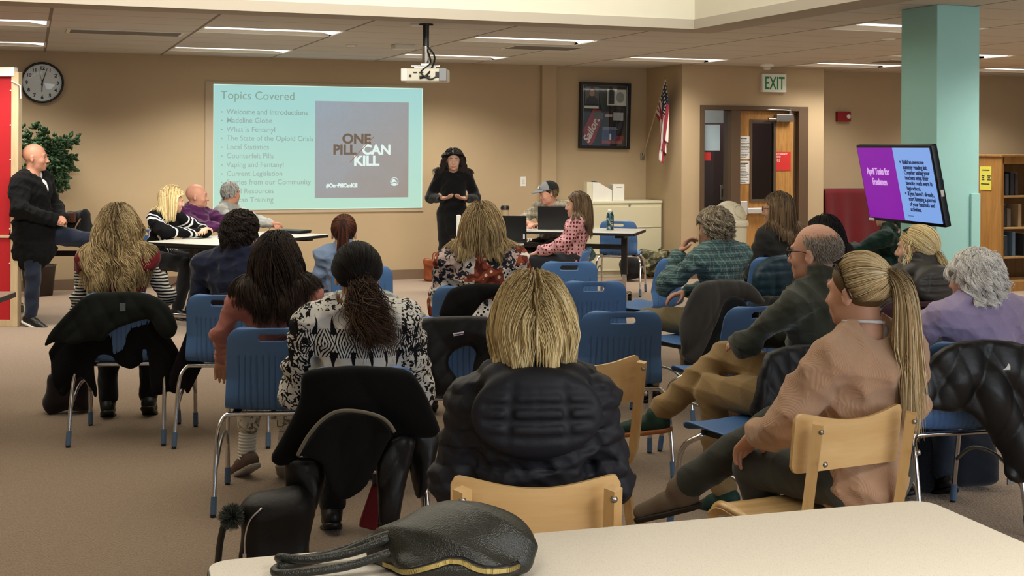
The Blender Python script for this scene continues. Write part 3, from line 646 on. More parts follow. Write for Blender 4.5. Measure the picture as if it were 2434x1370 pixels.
# hoist runs along the pole from the top; the fly hangs down in folds
me = bpy.data.meshes.new('flag_cloth'); nu, nv = 60, 34; vs = []; uvs = []; fs = []
dn = d.normalized()
outl = [(0.0, 0.0), (0.12, 0.06), (0.22, 0.15), (0.3, 0.27)]
for i in range(nu+1):
    u = i/nu
    for j in range(nv+1):
        v_ = j/nv   # v=1 top of pole
        base = d-dn*((1-v_)*0.56)
        q = base.copy(); sag = u*0.93
        # cloth swings towards vertical below its hoist point, gathered into folds
        gather = 0.12+0.88*math.exp(-u*2.2)
        tgt = d+Vector((0.015, 0, 0)); q = tgt.lerp(base, gather) if u > 0 else base
        q = Vector((q.x, q.y, base.z*(1-u)+u*(base.z*0.72+d.z*0.28))) + Vector((0, 0, -sag*0.78))
        ph = v_*15+u*2.5; q.x += 0.030*math.sin(ph)*min(1, u*3); q.y += 0.045*math.cos(ph*1.0+0.6)*min(1, u*3)
        q.x += 0.035*math.sin(u*5)*(1-v_)
        vs.append(q); uvs.append((u, v_))
for i in range(nu):
    for j in range(nv): k = i*(nv+1)+j; fs.append((k, k+1, k+nv+2, k+nv+1))
me.from_pydata([tuple(q) for q in vs], [], fs); ul = me.uv_layers.new(name='UVMap')
for lp in me.loops: ul.data[lp.index].uv = uvs[lp.vertex_index]
o = link('flag_cloth', me, mfl, t, True); so = o.modifiers.new('solid', 'SOLIDIFY'); so.thickness = 0.003
# ceiling projector
pc = P(1012, 180, 10.75); top = H-pc.z
t = thing('ceiling_projector', 'white projector hanging from the ceiling on a black pole', 'projector', (pc.x, pc.y, pc.z), face(180-3))
MB().box((-0.185, -0.14, -0.055), (0.185, 0.14, 0.055)).build('projector_body', M['offwhite'], t, bevel=0.015)
# camera sees the rear panel: it faces local +y after the turn
b = MB()
for x, z, w2, h2 in ((-0.12, 0.0, 0.05, 0.05), (-0.04, -0.015, 0.03, 0.016), (0.02, -0.015, 0.03, 0.016), (0.07, 0.018, 0.03, 0.012), (0.02, 0.018, 0.035, 0.012), (0.11, -0.01, 0.02, 0.02)): b.box((x-w2/2, 0.139, z-h2/2), (x+w2/2, 0.144, z+h2/2))
b.build('ports', M['black'], t)
MB().box((-0.185, 0.1, -0.05), (-0.125, 0.146, 0.05)).build('speaker_grille', plain('grey grille', '8f9096', 0.5), t, bevel=0.004)
MB().box((0.135, 0.1, -0.052), (0.188, 0.15, 0.052)).build('end_cap', M['white'], t, bevel=0.008)
MB().cyl((0, 0, 0.22), (0, 0, top), 0.026).build('pole', M['blackm'], t, smooth=False)
MB().cyl((0, 0, 0.09), (0, 0, 0.24), 0.034).cyl((-0.03, 0.02, 0.09), (-0.03, 0.02, 0.24), 0.008).build('chrome_collar', M['chrome'], t)
MB().lathe([(0.06, top-0.012), (0.06, top), (0, top)], n=24).build('ceiling_plate', M['blackm'], t)
MB().box((-0.09, -0.07, 0.055), (0.09, 0.07, 0.075)).box((-0.12, -0.01, 0.07), (0.12, 0.02, 0.085)).box((-0.04, -0.04, 0.075), (0.04, 0.04, 0.10)).build('mount_plate', M['steel'], t, bevel=0.003)
MB().tube(smoothpath([(-0.02, 0.05, 0.24), (-0.08, 0.07, 0.15), (-0.06, 0.12, 0.05), (-0.02, 0.16, -0.01), (0.03, 0.15, -0.03)]), 0.008, 8).tube(smoothpath([(-0.02, 0.05, 0.2), (-0.05, 0.1, 0.1), (0.02, 0.16, 0.02), (-0.05, 0.16, -0.035), (-0.1, 0.15, -0.02)]), 0.006, 8).build('cable', M['black'], t, smooth=True)
# wall-mounted television on the column
tvc = P(2134, 438, 8.36); t = thing('television', 'black flat television showing purple and blue slide beside the teal column', 'television')
# screen normal: mostly -x, turned a little towards the camera, tilted down
yaw_tv = R_(-90-5); t.matrix_world = Matrix.Translation(tvc) @ Matrix.Rotation(yaw_tv, 4, 'Z') @ Matrix.Rotation(R_(12), 4, 'X') @ Matrix.Rotation(R_(0.0), 4, 'Y')
tw, th = 0.84, 0.475   # local: x right seen from the front, y into the set, z up
MB().box((-tw/2-0.018, 0.004, -th/2-0.024), (tw/2+0.018, 0.05, th/2+0.018)).build('tv_case', plain('glossy black plastic', '0c0d10', 0.25), t, bevel=0.008)
n = NT('tv slide'); tcx = n.n('TexCoord'); s3 = n.n('SeparateXYZ', i_0=tcx.outputs['Object']); f = n.math('GREATER_THAN', s3.outputs[0], 0.01)
cl = n.mix(f, lin('8c14a8'), lin('86aef0')); MB().box((-tw/2, 0.0, -th/2), (tw/2, 0.005, th/2)).build('tv_screen', n.out(lin((0.02, 0.02, 0.02)), 0.3, emit=cl, es=0.9), t)
TL = emis('tv lilac text', 'dcaeea', 0.95); TB = emis('tv navy text', '2c3a66', 0.7)
for s_, x, z in (('April Tasks for', -0.21, 0.06), ('Freshmen', -0.21, -0.01)): text(s_, 0.062, TL, t, (x, -0.002, z), align='CENTER', sx=0.72, bold=0.0015)
for i, s_ in enumerate(('Build an awesome', 'summer reading list.', 'Consider asking your', 'teachers what their', 'favorite reads were in', 'high school.', "If you haven't already,", 'start keeping a journal', 'of your interests and', 'activities.')):
    z = 0.135-0.034*i; text(s_, 0.038, TB, t, (0.10, -0.002, z), sx=0.86, bold=0.0008)
    if i in (0, 6): MB().lathe([(0, 0), (0.008, 0), (0.0, 0.002)], n=12).build('bullet', TB, t, M=Matrix.Translation((0.075, -0.001, z+0.012)) @ RX)
MB().box((0.06, -0.003, -0.205), (0.12, -0.001, -0.202)).build('footnote_line', TB, t)
MB().box((-tw/2-0.01, -0.004, -th/2-0.024), (-tw/2+0.045, 0.006, -th/2-0.006)).build('logo_badge', M['white'], t, bevel=0.002)
MB().box((tw/2+0.017, 0.015, -0.07), (tw/2+0.021, 0.035, -0.03)).build('side_label', M['white'], t)
# arm from the set back to the column
MB().box((-0.10, 0.05, -0.12), (0.10, 0.075, 0.12)).build('mount_bracket', M['blackm'], t)
inv = t.matrix_world.inverted(); pb = inv @ Vector((c0.x+0.04, c0.y+0.004, tvc.z)); MB().tube([(0, 0.07, 0), (pb.x*0.15, 0.07+(pb.y-0.07)*0.3, 0), pb], 0.022, 10).build('mount_arm', M['blackm'], t)
# ============================================================ red panel unit at the left edge
q = G(39, 776, 0); zt = CH+(344-166)*(CH/(776-344))
t = thing('divider_unit', 'tall wooden unit with red side panels at the left edge', 'room divider', (q.x, q.y, 0), face(-3))
MB().box((-0.035, -0.05, 0), (0.03, 0.03, zt-0.02)).build('end_post', wood('pale maple edge', 'c9b391', 'b39a74', 1, 'Z'), t, bevel=0.004)
MB().box((-0.90, -0.03, 0.06), (-0.035, 0.0, zt-0.06)).build('red_panel', M['red'], t)
MB().box((-0.90, -0.045, 0.0), (-0.035, 0.03, 0.06)).box((-0.90, -0.045, 0.77), (-0.035, 0.0, 0.795)).build('rail', wood('pale maple edge', 'c9b391', 'b39a74'), t, bevel=0.003)
MB().box((-0.90, -0.055, zt-0.06), (-0.008, 0.02, zt+0.02)).build('top_board', M['white'], t, bevel=0.003)
MB().tube([(-0.03, -0.055, zt-0.1), (0.05, -0.06, zt-0.14), (0.055, -0.06, zt-0.25)], 0.006, 6).build('corner_wire', M['white'], t)
for k in range(7): MB().cyl((-0.047, -0.036, 0.25+k*0.3), (-0.047, -0.03, 0.25+k*0.3), 0.006, 8).build('screw', M['white'], t)
# ============================================================ bookcase right of the column
q = G(2379, 694, 0); zt = 1.50
t = thing('bookcase', 'oak bookcase with few books right of the teal column', 'bookcase', (q.x, q.y, 0), R_(0)); bw, bd = 1.9, 0.34
MB().box((0, 0, 0), (0.035, bd*2, zt)).build('side_panel', M['oak2'], t, bevel=0.003); MB().box((bw-0.035, 0, 0), (bw, bd*2, zt)).build('side_panel', M['oak2'], t, bevel=0.003)
MB().box((0.02, 0, zt-0.08), (bw-0.02, 0.02, zt)).build('top_rail', M['oak2'], t, bevel=0.003); MB().box((-0.02, -0.02, zt), (bw+0.02, bd*2+0.02, zt+0.025)).build('top_panel', M['oak2'], t, bevel=0.005)
MB().box((0.035, bd, 0), (bw-0.035, bd+0.02, zt)).build('back_panel', wood('dark oak back', '70512c', '5a3f20', 0.8, 'Z'), t); MB().box((0.035, 0.0, 0), (bw-0.035, 0.02, 0.10)).build('kick_board', M['oak2'], t)
shz = [0.10]+[onY(2410, y_, q.y).z for y_ in (615, 545, 470)][0:3]
for z in shz: MB().box((0.036, 0.002, z), (bw-0.036, bd-0.001, z+0.022)).build('shelf', wood('shelf edge oak', 'c4a06a', 'a98352', 0.8, 'X'), t, bevel=0.002)
bcol = ['4a4f58', '6d6358', '8f7a5c', '2e3136', '5a6f82', '3f3a38', 'a08a6a', '6f7f8f', '333e48', '84715a']
protos = []
def book(x, z, w2, h2, d2, ci, lean, label):
    o = thing('book', label, 'book', (q.x+x, q.y+0.05, z+0.0225), 0, 'books standing on the oak bookcase'); o.rotation_euler = (0, R_(lean), 0)
    MB().box((0, 0, 0), (w2, d2, h2)).build('cover', plain('book cloth '+bcol[ci], bcol[ci], 0.6), o, bevel=0.002)
    MB().box((0.004, 0.004, h2-0.001), (w2-0.004, d2-0.003, h2+0.0015)).build('page_block', M['paper'], o)
bl = [(0, shz[3], 'upright dark book on the top shelf of the oak bookcase', [(0.10, 0.045, 0.24, 0, 0), (0.17, 0.05, 0.26, 3, 0), (0.235, 0.04, 0.25, 5, 0)]),
      (1, shz[2], 'upright brownish book on the second shelf of the oak bookcase', [(0.06, 0.05, 0.25, 3, 0), (0.125, 0.05, 0.20, 1, 0)]),
      (2, shz[1], 'upright book on the third shelf of the oak bookcase', [(0.08, 0.05, 0.23, 8, 0)])]
names = iter(['grey spined book, first on the top shelf of the oak bookcase', 'near-black book in the middle of the top bookcase shelf', 'dark brown book, third on the top bookcase shelf', 'tall near-black book on the second bookcase shelf', 'short grey-brown book beside a near-black one, second bookcase shelf', 'slate book at the left end of the third bookcase shelf'])
for _, z, lb, L in bl:
    for x, w2, h2, ci, ln in L: book(x, z, w2, h2, 0.18, ci, ln, next(names))
book(0.28, shz[2], 0.045, 0.25, 0.18, 6, 0, 'tan book by the right edge of the second bookcase shelf')
book(0.20, shz[1], 0.04, 0.27, 0.18, 4, 0, 'pale blue book standing on the third bookcase shelf'); book(0.36, shz[1], 0.06, 0.25, 0.18, 3, 0, 'black book by the right edge of the third bookcase shelf')
sheet('yellow_notice', 2329, 396, 2357, 453, q.y-0.001, plain('yellow paper', 'dbd552', 0.7), 'yellow paper notice taped beside the bookcase shelves', 'notice')
o = bpy.data.objects['yellow_notice']; 
# notice hangs on the end panel (plane x = q.x)
bpy.data.objects.remove(o)
A_, B_ = onX(2330, 424, q.x-0.001), onX(2357, 424, q.x-0.001); z1, z0 = CH+ray(2345, 396).z*(B_.y/ray(2345, 396).y), CH+ray(2345, 453).z*(B_.y/ray(2345, 453).y)
o = MB().box((0, 0, 0), (0.003, abs(A_.y-B_.y), z1-z0)).build('yellow_notice', plain('yellow paper', 'dbd552', 0.7), loc=(q.x-0.006, B_.y, z0)); tag(o, 'yellow paper notice taped on the bookcase end by the column', 'notice')
b = MB(); L_ = abs(A_.y-B_.y); hh = z1-z0
for v_, a0, a1 in ((0.16, 0.2, 0.85), (0.40, 0.15, 0.4), (0.40, 0.65, 0.95), (0.48, 0.2, 0.35), (0.48, 0.7, 0.9), (0.56, 0.15, 0.4), (0.56, 0.65, 0.95), (0.74, 0.1, 0.85)): b.box((-0.001, L_*(1-a1), hh*(1-v_)-0.006), (0.0, L_*(1-a0), hh*(1-v_)+0.006))
b.build('printed_lines', INK, o)
# ============================================================ cabinet, boxes on it, bin, cloth
cr = onY(1572, 600, YB-0.5); cl_ = onY(1366, 600, YB-0.5); zt = onY(1573, 477, YB-0.5).z
t = thing('filing_cabinet', 'beige metal lateral filing cabinet against the wall under the framed display', 'cabinet', (cl_.x, YB-0.5, 0)); w_ = cr.x-cl_.x
put = plain('putty enamel', 'cfc8a8', 0.45, var=0.02); put2 = plain('putty enamel top', 'd6d0b4', 0.4, var=0.02)
MB().box((0, 0, 0), (w_, 0.48, zt-0.03)).build('cabinet_body', put, t, bevel=0.004); MB().box((-0.006, -0.012, zt-0.03), (w_+0.006, 0.485, zt)).build('cabinet_top', put2, t, bevel=0.004)
zs = [0.07]+[onY(1573, y_, YB-0.5).z for y_ in (602, 541, 489)]
for i in range(3):
    dr = MB().box((0.012, -0.014, zs[i]+0.006), (w_-0.012, 0.0, zs[i+1]-0.006)).build('drawer', put, t, bevel=0.004)
    MB().box((w_*0.12, -0.022, zs[i]+0.008), (w_*0.88, -0.013, zs[i]+0.022)).build('drawer_pull', put2, dr)
MB().lathe([(0, 0.012), (0.012, 0.01), (0.014, 0)], n=14).build('lock', M['steel'], t, M=Matrix.Translation((w_*0.62, -0.014, zs[3]+0.012)) @ RX)
lh = onY(1483, 650, YB-0.52); MB().box((lh.x-cl_.x-0.035, -0.024, 0.30), (lh.x-cl_.x+0.035, -0.012, 0.335)).build('label_holder', M['steel'], t)
a, c = onY(1407, 475, YB-0.42), onY(1453, 475, YB-0.42); b0 = onY(1407, 433, YB-0.42).z-zt
t = thing('magazine_holder', 'white slanted magazine holder with dark green inside on the filing cabinet', 'magazine holder', (a.x, YB-0.44, zt)); W2 = c.x-a.x; mW = plain('white card', 'e3e1d6', 0.6)
MB().add([(0, 0, 0), (W2, 0, 0), (W2, 0, b0*0.56), (W2*0.3, 0, b0*0.98), (0, 0, b0), (0, 0.1, 0), (W2, 0.1, 0), (W2, 0.1, b0*0.56), (W2*0.3, 0.1, b0*0.98), (0, 0.1, b0)], [(0, 1, 2, 3, 4), (9, 8, 7, 6, 5), (0, 5, 6, 1), (1, 6, 7, 2), (0, 4, 9, 5)]).build('holder_case', mW, t)
MB().add([(0.003, 0.003, b0-0.002), (W2*0.3, 0.003, b0*0.98-0.002), (W2*0.99, 0.003, b0*0.55), (W2*0.99, 0.097, b0*0.55+0.015), (W2*0.3, 0.097, b0*0.98+0.012), (0.003, 0.097, b0+0.012)], [(0, 1, 4, 5), (1, 2, 3, 4)]).build('holder_lining', plain('dark teal card', '1f4a4c', 0.6), t)
MB().box((-0.075, 0.0, 0), (-0.002, 0.1, b0)).build('holder_spine', plain('cream card', 'd5cfb4', 0.6), t)
a, c = onY(1454, 475, YB-0.42), onY(1482, 475, YB-0.42); b1 = onY(1454, 438, YB-0.42).z-zt
t = tag(MB().box((0, 0, 0), (c.x-a.x, 0.09, b1)).build('white_box', mW, loc=(a.x+0.003, YB-0.44, zt), bevel=0.003), 'small upright white box right of the magazine holder', 'box')
MB().box((0.05, -0.001, b1*0.8), (c.x-a.x-0.03, 0.0, b1*0.82)).build('printed_line', INK, t)
# rubbish bin
q = P(1731, 690, 12.9); t = thing('trash_can', 'beige round-topped rubbish bin in front of the doorway', 'bin', (q.x, q.y, 0)); mB = plain('beige bin plastic', 'cdc6ad', 0.5, var=0.03); rr = 0.178; zb = CH-(525-352)*12.9/3100
def sqring(r, z, n=32, p=3.2): return [(r*math.copysign(abs(math.cos(a))**(2/p), math.cos(a)), r*math.copysign(abs(math.sin(a))**(2/p), math.sin(a)), z) for a in [2*math.pi*k/n for k in range(n)]]
def rings(b, L):
    n_ = len(L[0]); vs = [v for r_ in L for v in r_]; fs = [(i*n_+k, i*n_+(k+1) % n_, (i+1)*n_+(k+1) % n_, (i+1)*n_+k) for i in range(len(L)-1) for k in range(n_)]; fs.append(tuple(range(n_-1, -1, -1))); fs.append(tuple((len(L)-1)*n_+k for k in range(n_))); b.add(vs, fs); return b
rings(MB(), [sqring(rr*0.82, 0), sqring(rr*0.84, 0.01), sqring(rr*0.99, zb)]).build('bin_body', mB, t, smooth=False, rotz=face(0)); edge_smooth(t.children[0])
zt2 = CH-(477-352)*12.9/3100
rings(MB(), [sqring(rr*1.06, zb-0.045), sqring(rr*1.07, zb-0.02), sqring(rr*1.05, zb+0.0), sqring(rr*0.99, zb+0.012)]).build('lid_rim', mB, t, rotz=face(0)); edge_smooth(t.children[1])
MB().lathe([(rr*0.97*math.cos(a), (zt2-zb)*math.sin(a)) for a in [math.pi/2*k/12 for k in range(13)]], (0, 0, zb), 36).build('dome_lid', mB, t, smooth=True)
b = MB(); q_ = [2*math.pi*k/28 for k in range(28)]; hd = R_(-60)
vs = []; cD = Vector((math.cos(hd), math.sin(hd), 0.62)).normalized(); eu = Vector((-math.sin(hd), math.cos(hd), 0)); ew = cD.cross(eu)
def sph(v, s_=1.0): v = v.normalized(); return (v.x*rr*0.97*s_, v.y*rr*0.97*s_, zb+max(0.008, v.z*(zt2-zb)*s_))
pv = [cD+eu*(0.62*math.cos(a))+ew*(0.42*math.sin(a)) for a in q_]; b.add([sph(v, 1.012) for v in pv]+[sph(cD, 1.015)], [(k, (k+1) % 28, 28) for k in range(28)]); b.build('swing_flap', plain('bin flap plastic', 'b9b08f', 0.5), t, smooth=True)
MB().tube([sph(v, 1.02) for v in pv+[pv[0]]], 0.006, 6).build('flap_rim', mB, t, smooth=True)
# red cloth over a table against the rear wall
a, c = onY(1955, 455, YD-0.41), onY(2140, 455, YD-0.41); zr = onY(1990, 452, YD-0.41).z; zl = onY(2060, 598, YD-0.41).z
t = thing('draped_display_board', 'waist-high board covered by a plain red cloth behind the audience', 'covered board', (max(a.x, XD+0.06), YD-0.41, 0))
rng = random.Random(4); nu = 90; nvv = 14; vs = []; fs = []; W2 = c.x-a.x+0.5
for j in range(nvv+1):
    for i in range(nu+1):
        u = i/nu; v_ = j/nvv; z = zr-(zr-zl)*v_; am = 0.006+0.035*v_
        vs.append((u*W2+0.02*v_*math.sin(9*u), -am*(0.5+0.5*math.sin(u*38+2*math.sin(u*7)+v_))-0.04*v_, z+0.012*math.sin(u*9)*(1-v_)+0.01*math.sin(u*38)*v_))
top0 = len(vs)
for i in range(nu+1): u = i/nu; vs.append((u*W2, 0.39, zr+0.01))
for j in range(nvv):
    for i in range(nu): k = j*(nu+1)+i; fs.append((k, k+nu+1, k+nu+2, k+1))
for i in range(nu): fs.append((i, i+1, top0+i+1, top0+i))
me = bpy.data.meshes.new('red_cloth'); me.from_pydata(vs, [], fs); o = link('red_cloth', me, fabric('red tablecloth', '5c1217', 0.12), t, True); s_ = o.modifiers.new('s', 'SOLIDIFY'); s_.thickness = 0.006
MB().box((0.03, 0.04, 0.55), (W2-0.03, 0.38, zr-0.02)).build('board_core', plain('board core', '4a2a24', 0.7), t)
for x in (0.08, 0.75, W2-0.1):
    for y in (0.1, 0.35): MB().cbox((x, y, 0.28), (0.04, 0.04, 0.56)).build('leg', M['blackm'], t)
# ============================================================ artificial ficus behind the seated man
pb = onY(92, 650, YB-0.45); t = thing('potted_ficus', 'leafy green potted ficus behind the bald man in jacket', 'plant', (pb.x, YB-0.45, 0))
MB().lathe([(0, 0), (0.14, 0), (0.17, 0.30), (0.18, 0.32), (0.16, 0.32), (0.15, 0.28), (0, 0.28)], n=24).build('pot', plain('dark pot', '3a2f28', 0.6), t, smooth=True)
rng = random.Random(11); b = MB(); tips = []
for k in range(4): q0 = rng.uniform(0, 6.3); b.tube(smoothpath([(0.03*math.cos(q0), 0.03*math.sin(q0), 0.28), (0.05*math.cos(q0+1), 0.05*math.sin(q0+1), 0.7), (0.04*math.cos(q0+2.2), 0.04*math.sin(q0+2.2), 1.1), (0.09*math.cos(q0), 0.05, 1.5)]), 0.014, 6)
def px2(px, py): q = onY(px, py, YB-0.45); return Vector((q.x-pb.x, 0, q.z))
targets = [px2(*q) for q in ((55, 310), (92, 300), (105, 312), (60, 335), (130, 330), (160, 330), (178, 332), (168, 375), (172, 400), (150, 440), (130, 455), (140, 340), (60, 360), (50, 400), (120, 380), (145, 400), (155, 420), (125, 420), (75, 345), (110, 350), (100, 400), (80, 420), (140, 370), (122, 460), (60, 430), (115, 440), (140, 447), (100, 330), (150, 360), (128, 395))]
crown = Vector((0.02, 0, px2(95, 400).z)); leaves = []
for tg in targets:
    y = rng.uniform(-0.25, 0.2); st = crown+Vector((rng.uniform(-0.08, 0.08), rng.uniform(-.05, .05), rng.uniform(-0.25, 0.1))); mid = (st+tg)/2+Vector((0, y*0.6, 0.06)); e_ = tg+Vector((0, y, 0)); pth = smoothpath([st, mid, e_], 7); b.tube(pth, [0.005-0.0035*i/len(pth) for i in range(len(pth))], 5)
    for i, p_ in enumerate(pth[3:]):
        for _ in range(5): leaves.append((p_, (e_-st).normalized()))
    leaves.append((e_, (e_-st).normalized()))
b.build('branches', plain('ficus bark', '4b3c2c', 0.8), t, smooth=True); b = MB()
for p_, d_ in leaves:
    L = rng.uniform(0.045, 0.078); dr = (d_+Vector((rng.uniform(-1, 1), rng.uniform(-0.9, 0.9), rng.uniform(-1.3, 0.3)))).normalized(); sd = dr.cross(Vector((rng.uniform(-.5, .5), 1, rng.uniform(-.5, .5)))).normalized(); nn = sd.cross(dr); w2 = L*0.27; c_ = p_+dr*0.012+Vector((rng.uniform(-.03, .03), rng.uniform(-.04, .04), rng.uniform(-.03, .03)))
    b.add([c_, c_+dr*L*0.3+sd*w2+nn*0.006, c_+dr*L*0.65+sd*w2*0.85, c_+dr*L-nn*0.01, c_+dr*L*0.65-sd*w2*0.85, c_+dr*L*0.3-sd*w2+nn*0.006, c_+dr*L*0.5-nn*0.006], [(0, 1, 6), (1, 2, 6), (2, 3, 6), (3, 4, 6), (4, 5, 6), (5, 0, 6)])
o = b.build('foliage', plain('ficus leaf', '2f4a2c', 0.45, var=0.5, scale=30), t, smooth=True); o['kind'] = 'stuff'; s_ = o.modifiers.new('s', 'SOLIDIFY'); s_.thickness = 0.0012
# ============================================================ chairs
PLB = plain('blue chair plastic', '4f77ad', 0.42, var=0.03, spec=0.45, bump=0.05, bs=300); PLM = plain('maroon chair plastic', '3c1a24', 0.45, var=0.03)
GLB = plain('blue grey glide', '56708f', 0.5, var=0.03)
def shell_mesh(name):
    prof = smoothpath([(0.235, 0.415), (0.225, 0.440), (0.19, 0.452), (0.05, 0.440), (-0.09, 0.436), (-0.165, 0.447), (-0.198, 0.485), (-0.210, 0.54), (-0.228, 0.64), (-0.258, 0.765), (-0.268, 0.80)] and
                      [(0, 0.235, 0.415), (0, 0.225, 0.440), (0, 0.19, 0.452), (0, 0.05, 0.440), (0, -0.09, 0.436), (0, -0.165, 0.447), (0, -0.198, 0.485), (0, -0.210, 0.54), (0, -0.228, 0.64), (0, -0.258, 0.765), (0, -0.268, 0.80)], 9)
    s_ = [0.0]
    for i in range(1, len(prof)): s_.append(s_[-1]+(prof[i]-prof[i-1]).length)
    L = s_[-1]; N = 110; nu = 96; W = 0.222; vs = []; keep = {}
    def at(s):
        for i in range(1, len(prof)):
            if s <= s_[i] or i == len(prof)-1: t = (s-s_[i-1])/(s_[i]-s_[i-1]); return prof[i-1].lerp(prof[i], t), (prof[i]-prof[i-1]).normalized()
    r = 0.075
    zslot = 0.758
    for j in range(N+1):
        s = L*j/N; p, tg = at(s); dt = L-s; df = s
        w_ = W-0.012*max(0, (s/L-0.5))*2
        if dt < r: w_ -= r-math.sqrt(max(0, r*r-(r-dt)**2))
        if df < 0.04: w_ -= 0.04-math.sqrt(max(0, 0.04**2-(0.04-df)**2))
        nrm = Vector((0, -tg.z, tg.y))
        if p.z > 0.5: nrm = Vector((0, 1, 0))
        for i in range(nu+1):
            u = -1+2*i/nu; x = u*w_; q = p.copy(); q.x = x
            back = min(1, max(0, (p.z-0.47)/0.1))
            q.y += back*0.045*(u*u)+(-0.0)
            q.z += (1-back)*(-0.012*(1-u*u)) + 0.0
            # top edge slightly arched, edges rolled back
            if 0.462 < p.z < 0.675 or (p.z <= 0.462 and p.y < -0.12):
                g = abs(((x+0.168)/0.028) % 1-0.5)
                if abs(x) < 0.172 and g < 0.10: q.y += 0.005
                elif abs(x) < 0.172 and g < 0.17: q.y += -0.001
            vs.append(q)
    hole = lambda v: (math.hypot(max(0, abs(v.x)-0.052), v.z-zslot)-0.0155)
    fs = []
    for j in range(N):
        for i in range(nu):
            k = j*(nu+1)+i; q = (k, k+1, k+nu+2, k+nu+1); c = sum((vs[z] for z in q), Vector())/4
            if c.z > 0.6 and hole(c) < 0: continue
            fs.append(q)
    # snap vertices close to the slot outline
    for v in vs:
        if v.z > 0.6 and abs(hole(v)) < 0.0045:
            cx = max(-0.052, min(0.052, v.x)); dx, dz_ = v.x-cx, v.z-zslot; l = math.hypot(dx, dz_) or 1; v.x = cx+dx/l*0.0155; v.z = zslot+dz_/l*0.0155
    me = bpy.data.meshes.new(name); me.from_pydata([tuple(v) for v in vs], [], fs); bm_clean(me); return me
def bm_clean(me):
    import bmesh
    bm = bmesh.new(); bm.from_mesh(me); bmesh.ops.remove_doubles(bm, verts=bm.verts, dist=0.0002); bmesh.ops.dissolve_degenerate(bm, dist=0.0002, edges=bm.edges)
    bmesh.ops.delete(bm, geom=[v for v in bm.verts if not v.link_faces], context='VERTS'); bm.to_mesh(me); bm.free()
def make_blue(mat, nm='school_chair'):
    t = thing(nm, 'x', 'chair')
    o = link('seat_shell', shell_mesh('seat_shell'), mat, t, True); s_ = o.modifiers.new('s', 'SOLIDIFY'); s_.thickness = 0.007; s_.offset = 0
    for sy, nmf in ((-1, 'rear_leg_frame'), (1, 'front_leg_frame')):
        y0, y1, y2 = (-0.275, -0.20, -0.165) if sy < 0 else (0.27, 0.20, 0.13)
        b = MB(); pts = smoothpath([(-0.262, y0, 0.012), (-0.257, y0+(y1-y0)*0.55, 0.22), (-0.25, y1, 0.35), (-0.225, y2, 0.405), (-0.17, y2, 0.415), (0, y2, 0.415), (0.17, y2, 0.415), (0.225, y2, 0.405), (0.25, y1, 0.35), (0.257, y0+(y1-y0)*0.55, 0.22), (0.262, y0, 0.012)], 6)
        fr_ = b.tube(pts, 0.0115, 10).build(nmf, M['chrome'], t, smooth=True)
        for sx in (-1, 1):
            a = Vector((sx*0.262, y0, 0.0)); d_ = (Vector((sx*0.257, y0+(y1-y0)*0.55, 0.22))-a).normalized()
            MB().tube([a+d_*0.012, a+d_*0.085], [0.0155, 0.014], 12).build('glide', GLB, fr_, smooth=False); MB().tube([a, a+d_*0.014], 0.013, 12).build('glide_tip', M['blackm'], fr_)
    for sx in (-1, 1): MB().tube(smoothpath([(sx*0.255, -0.235, 0.20), (sx*0.25, -0.12, 0.275), (sx*0.248, 0.0, 0.295), (sx*0.25, 0.12, 0.275), (sx*0.256, 0.235, 0.20)], 5), 0.0085, 8).build('side_stretcher', M['steel'], t, smooth=True)
    MB().box((-0.19, -0.16, 0.405), (-0.15, 0.15, 0.425)).build('seat_rail', M['blackm'], t); MB().box((0.15, -0.16, 0.405), (0.19, 0.15, 0.425)).build('seat_rail', M['blackm'], t)
    return t
def slim(t):
    for o in t.children_recursive: o.data.transform(Matrix.Diagonal((0.93, 1, 1, 1)))
    return t
PROTO = {'blue': slim(make_blue(PLB)), 'maroon': slim(make_blue(PLM))}; _used = set()
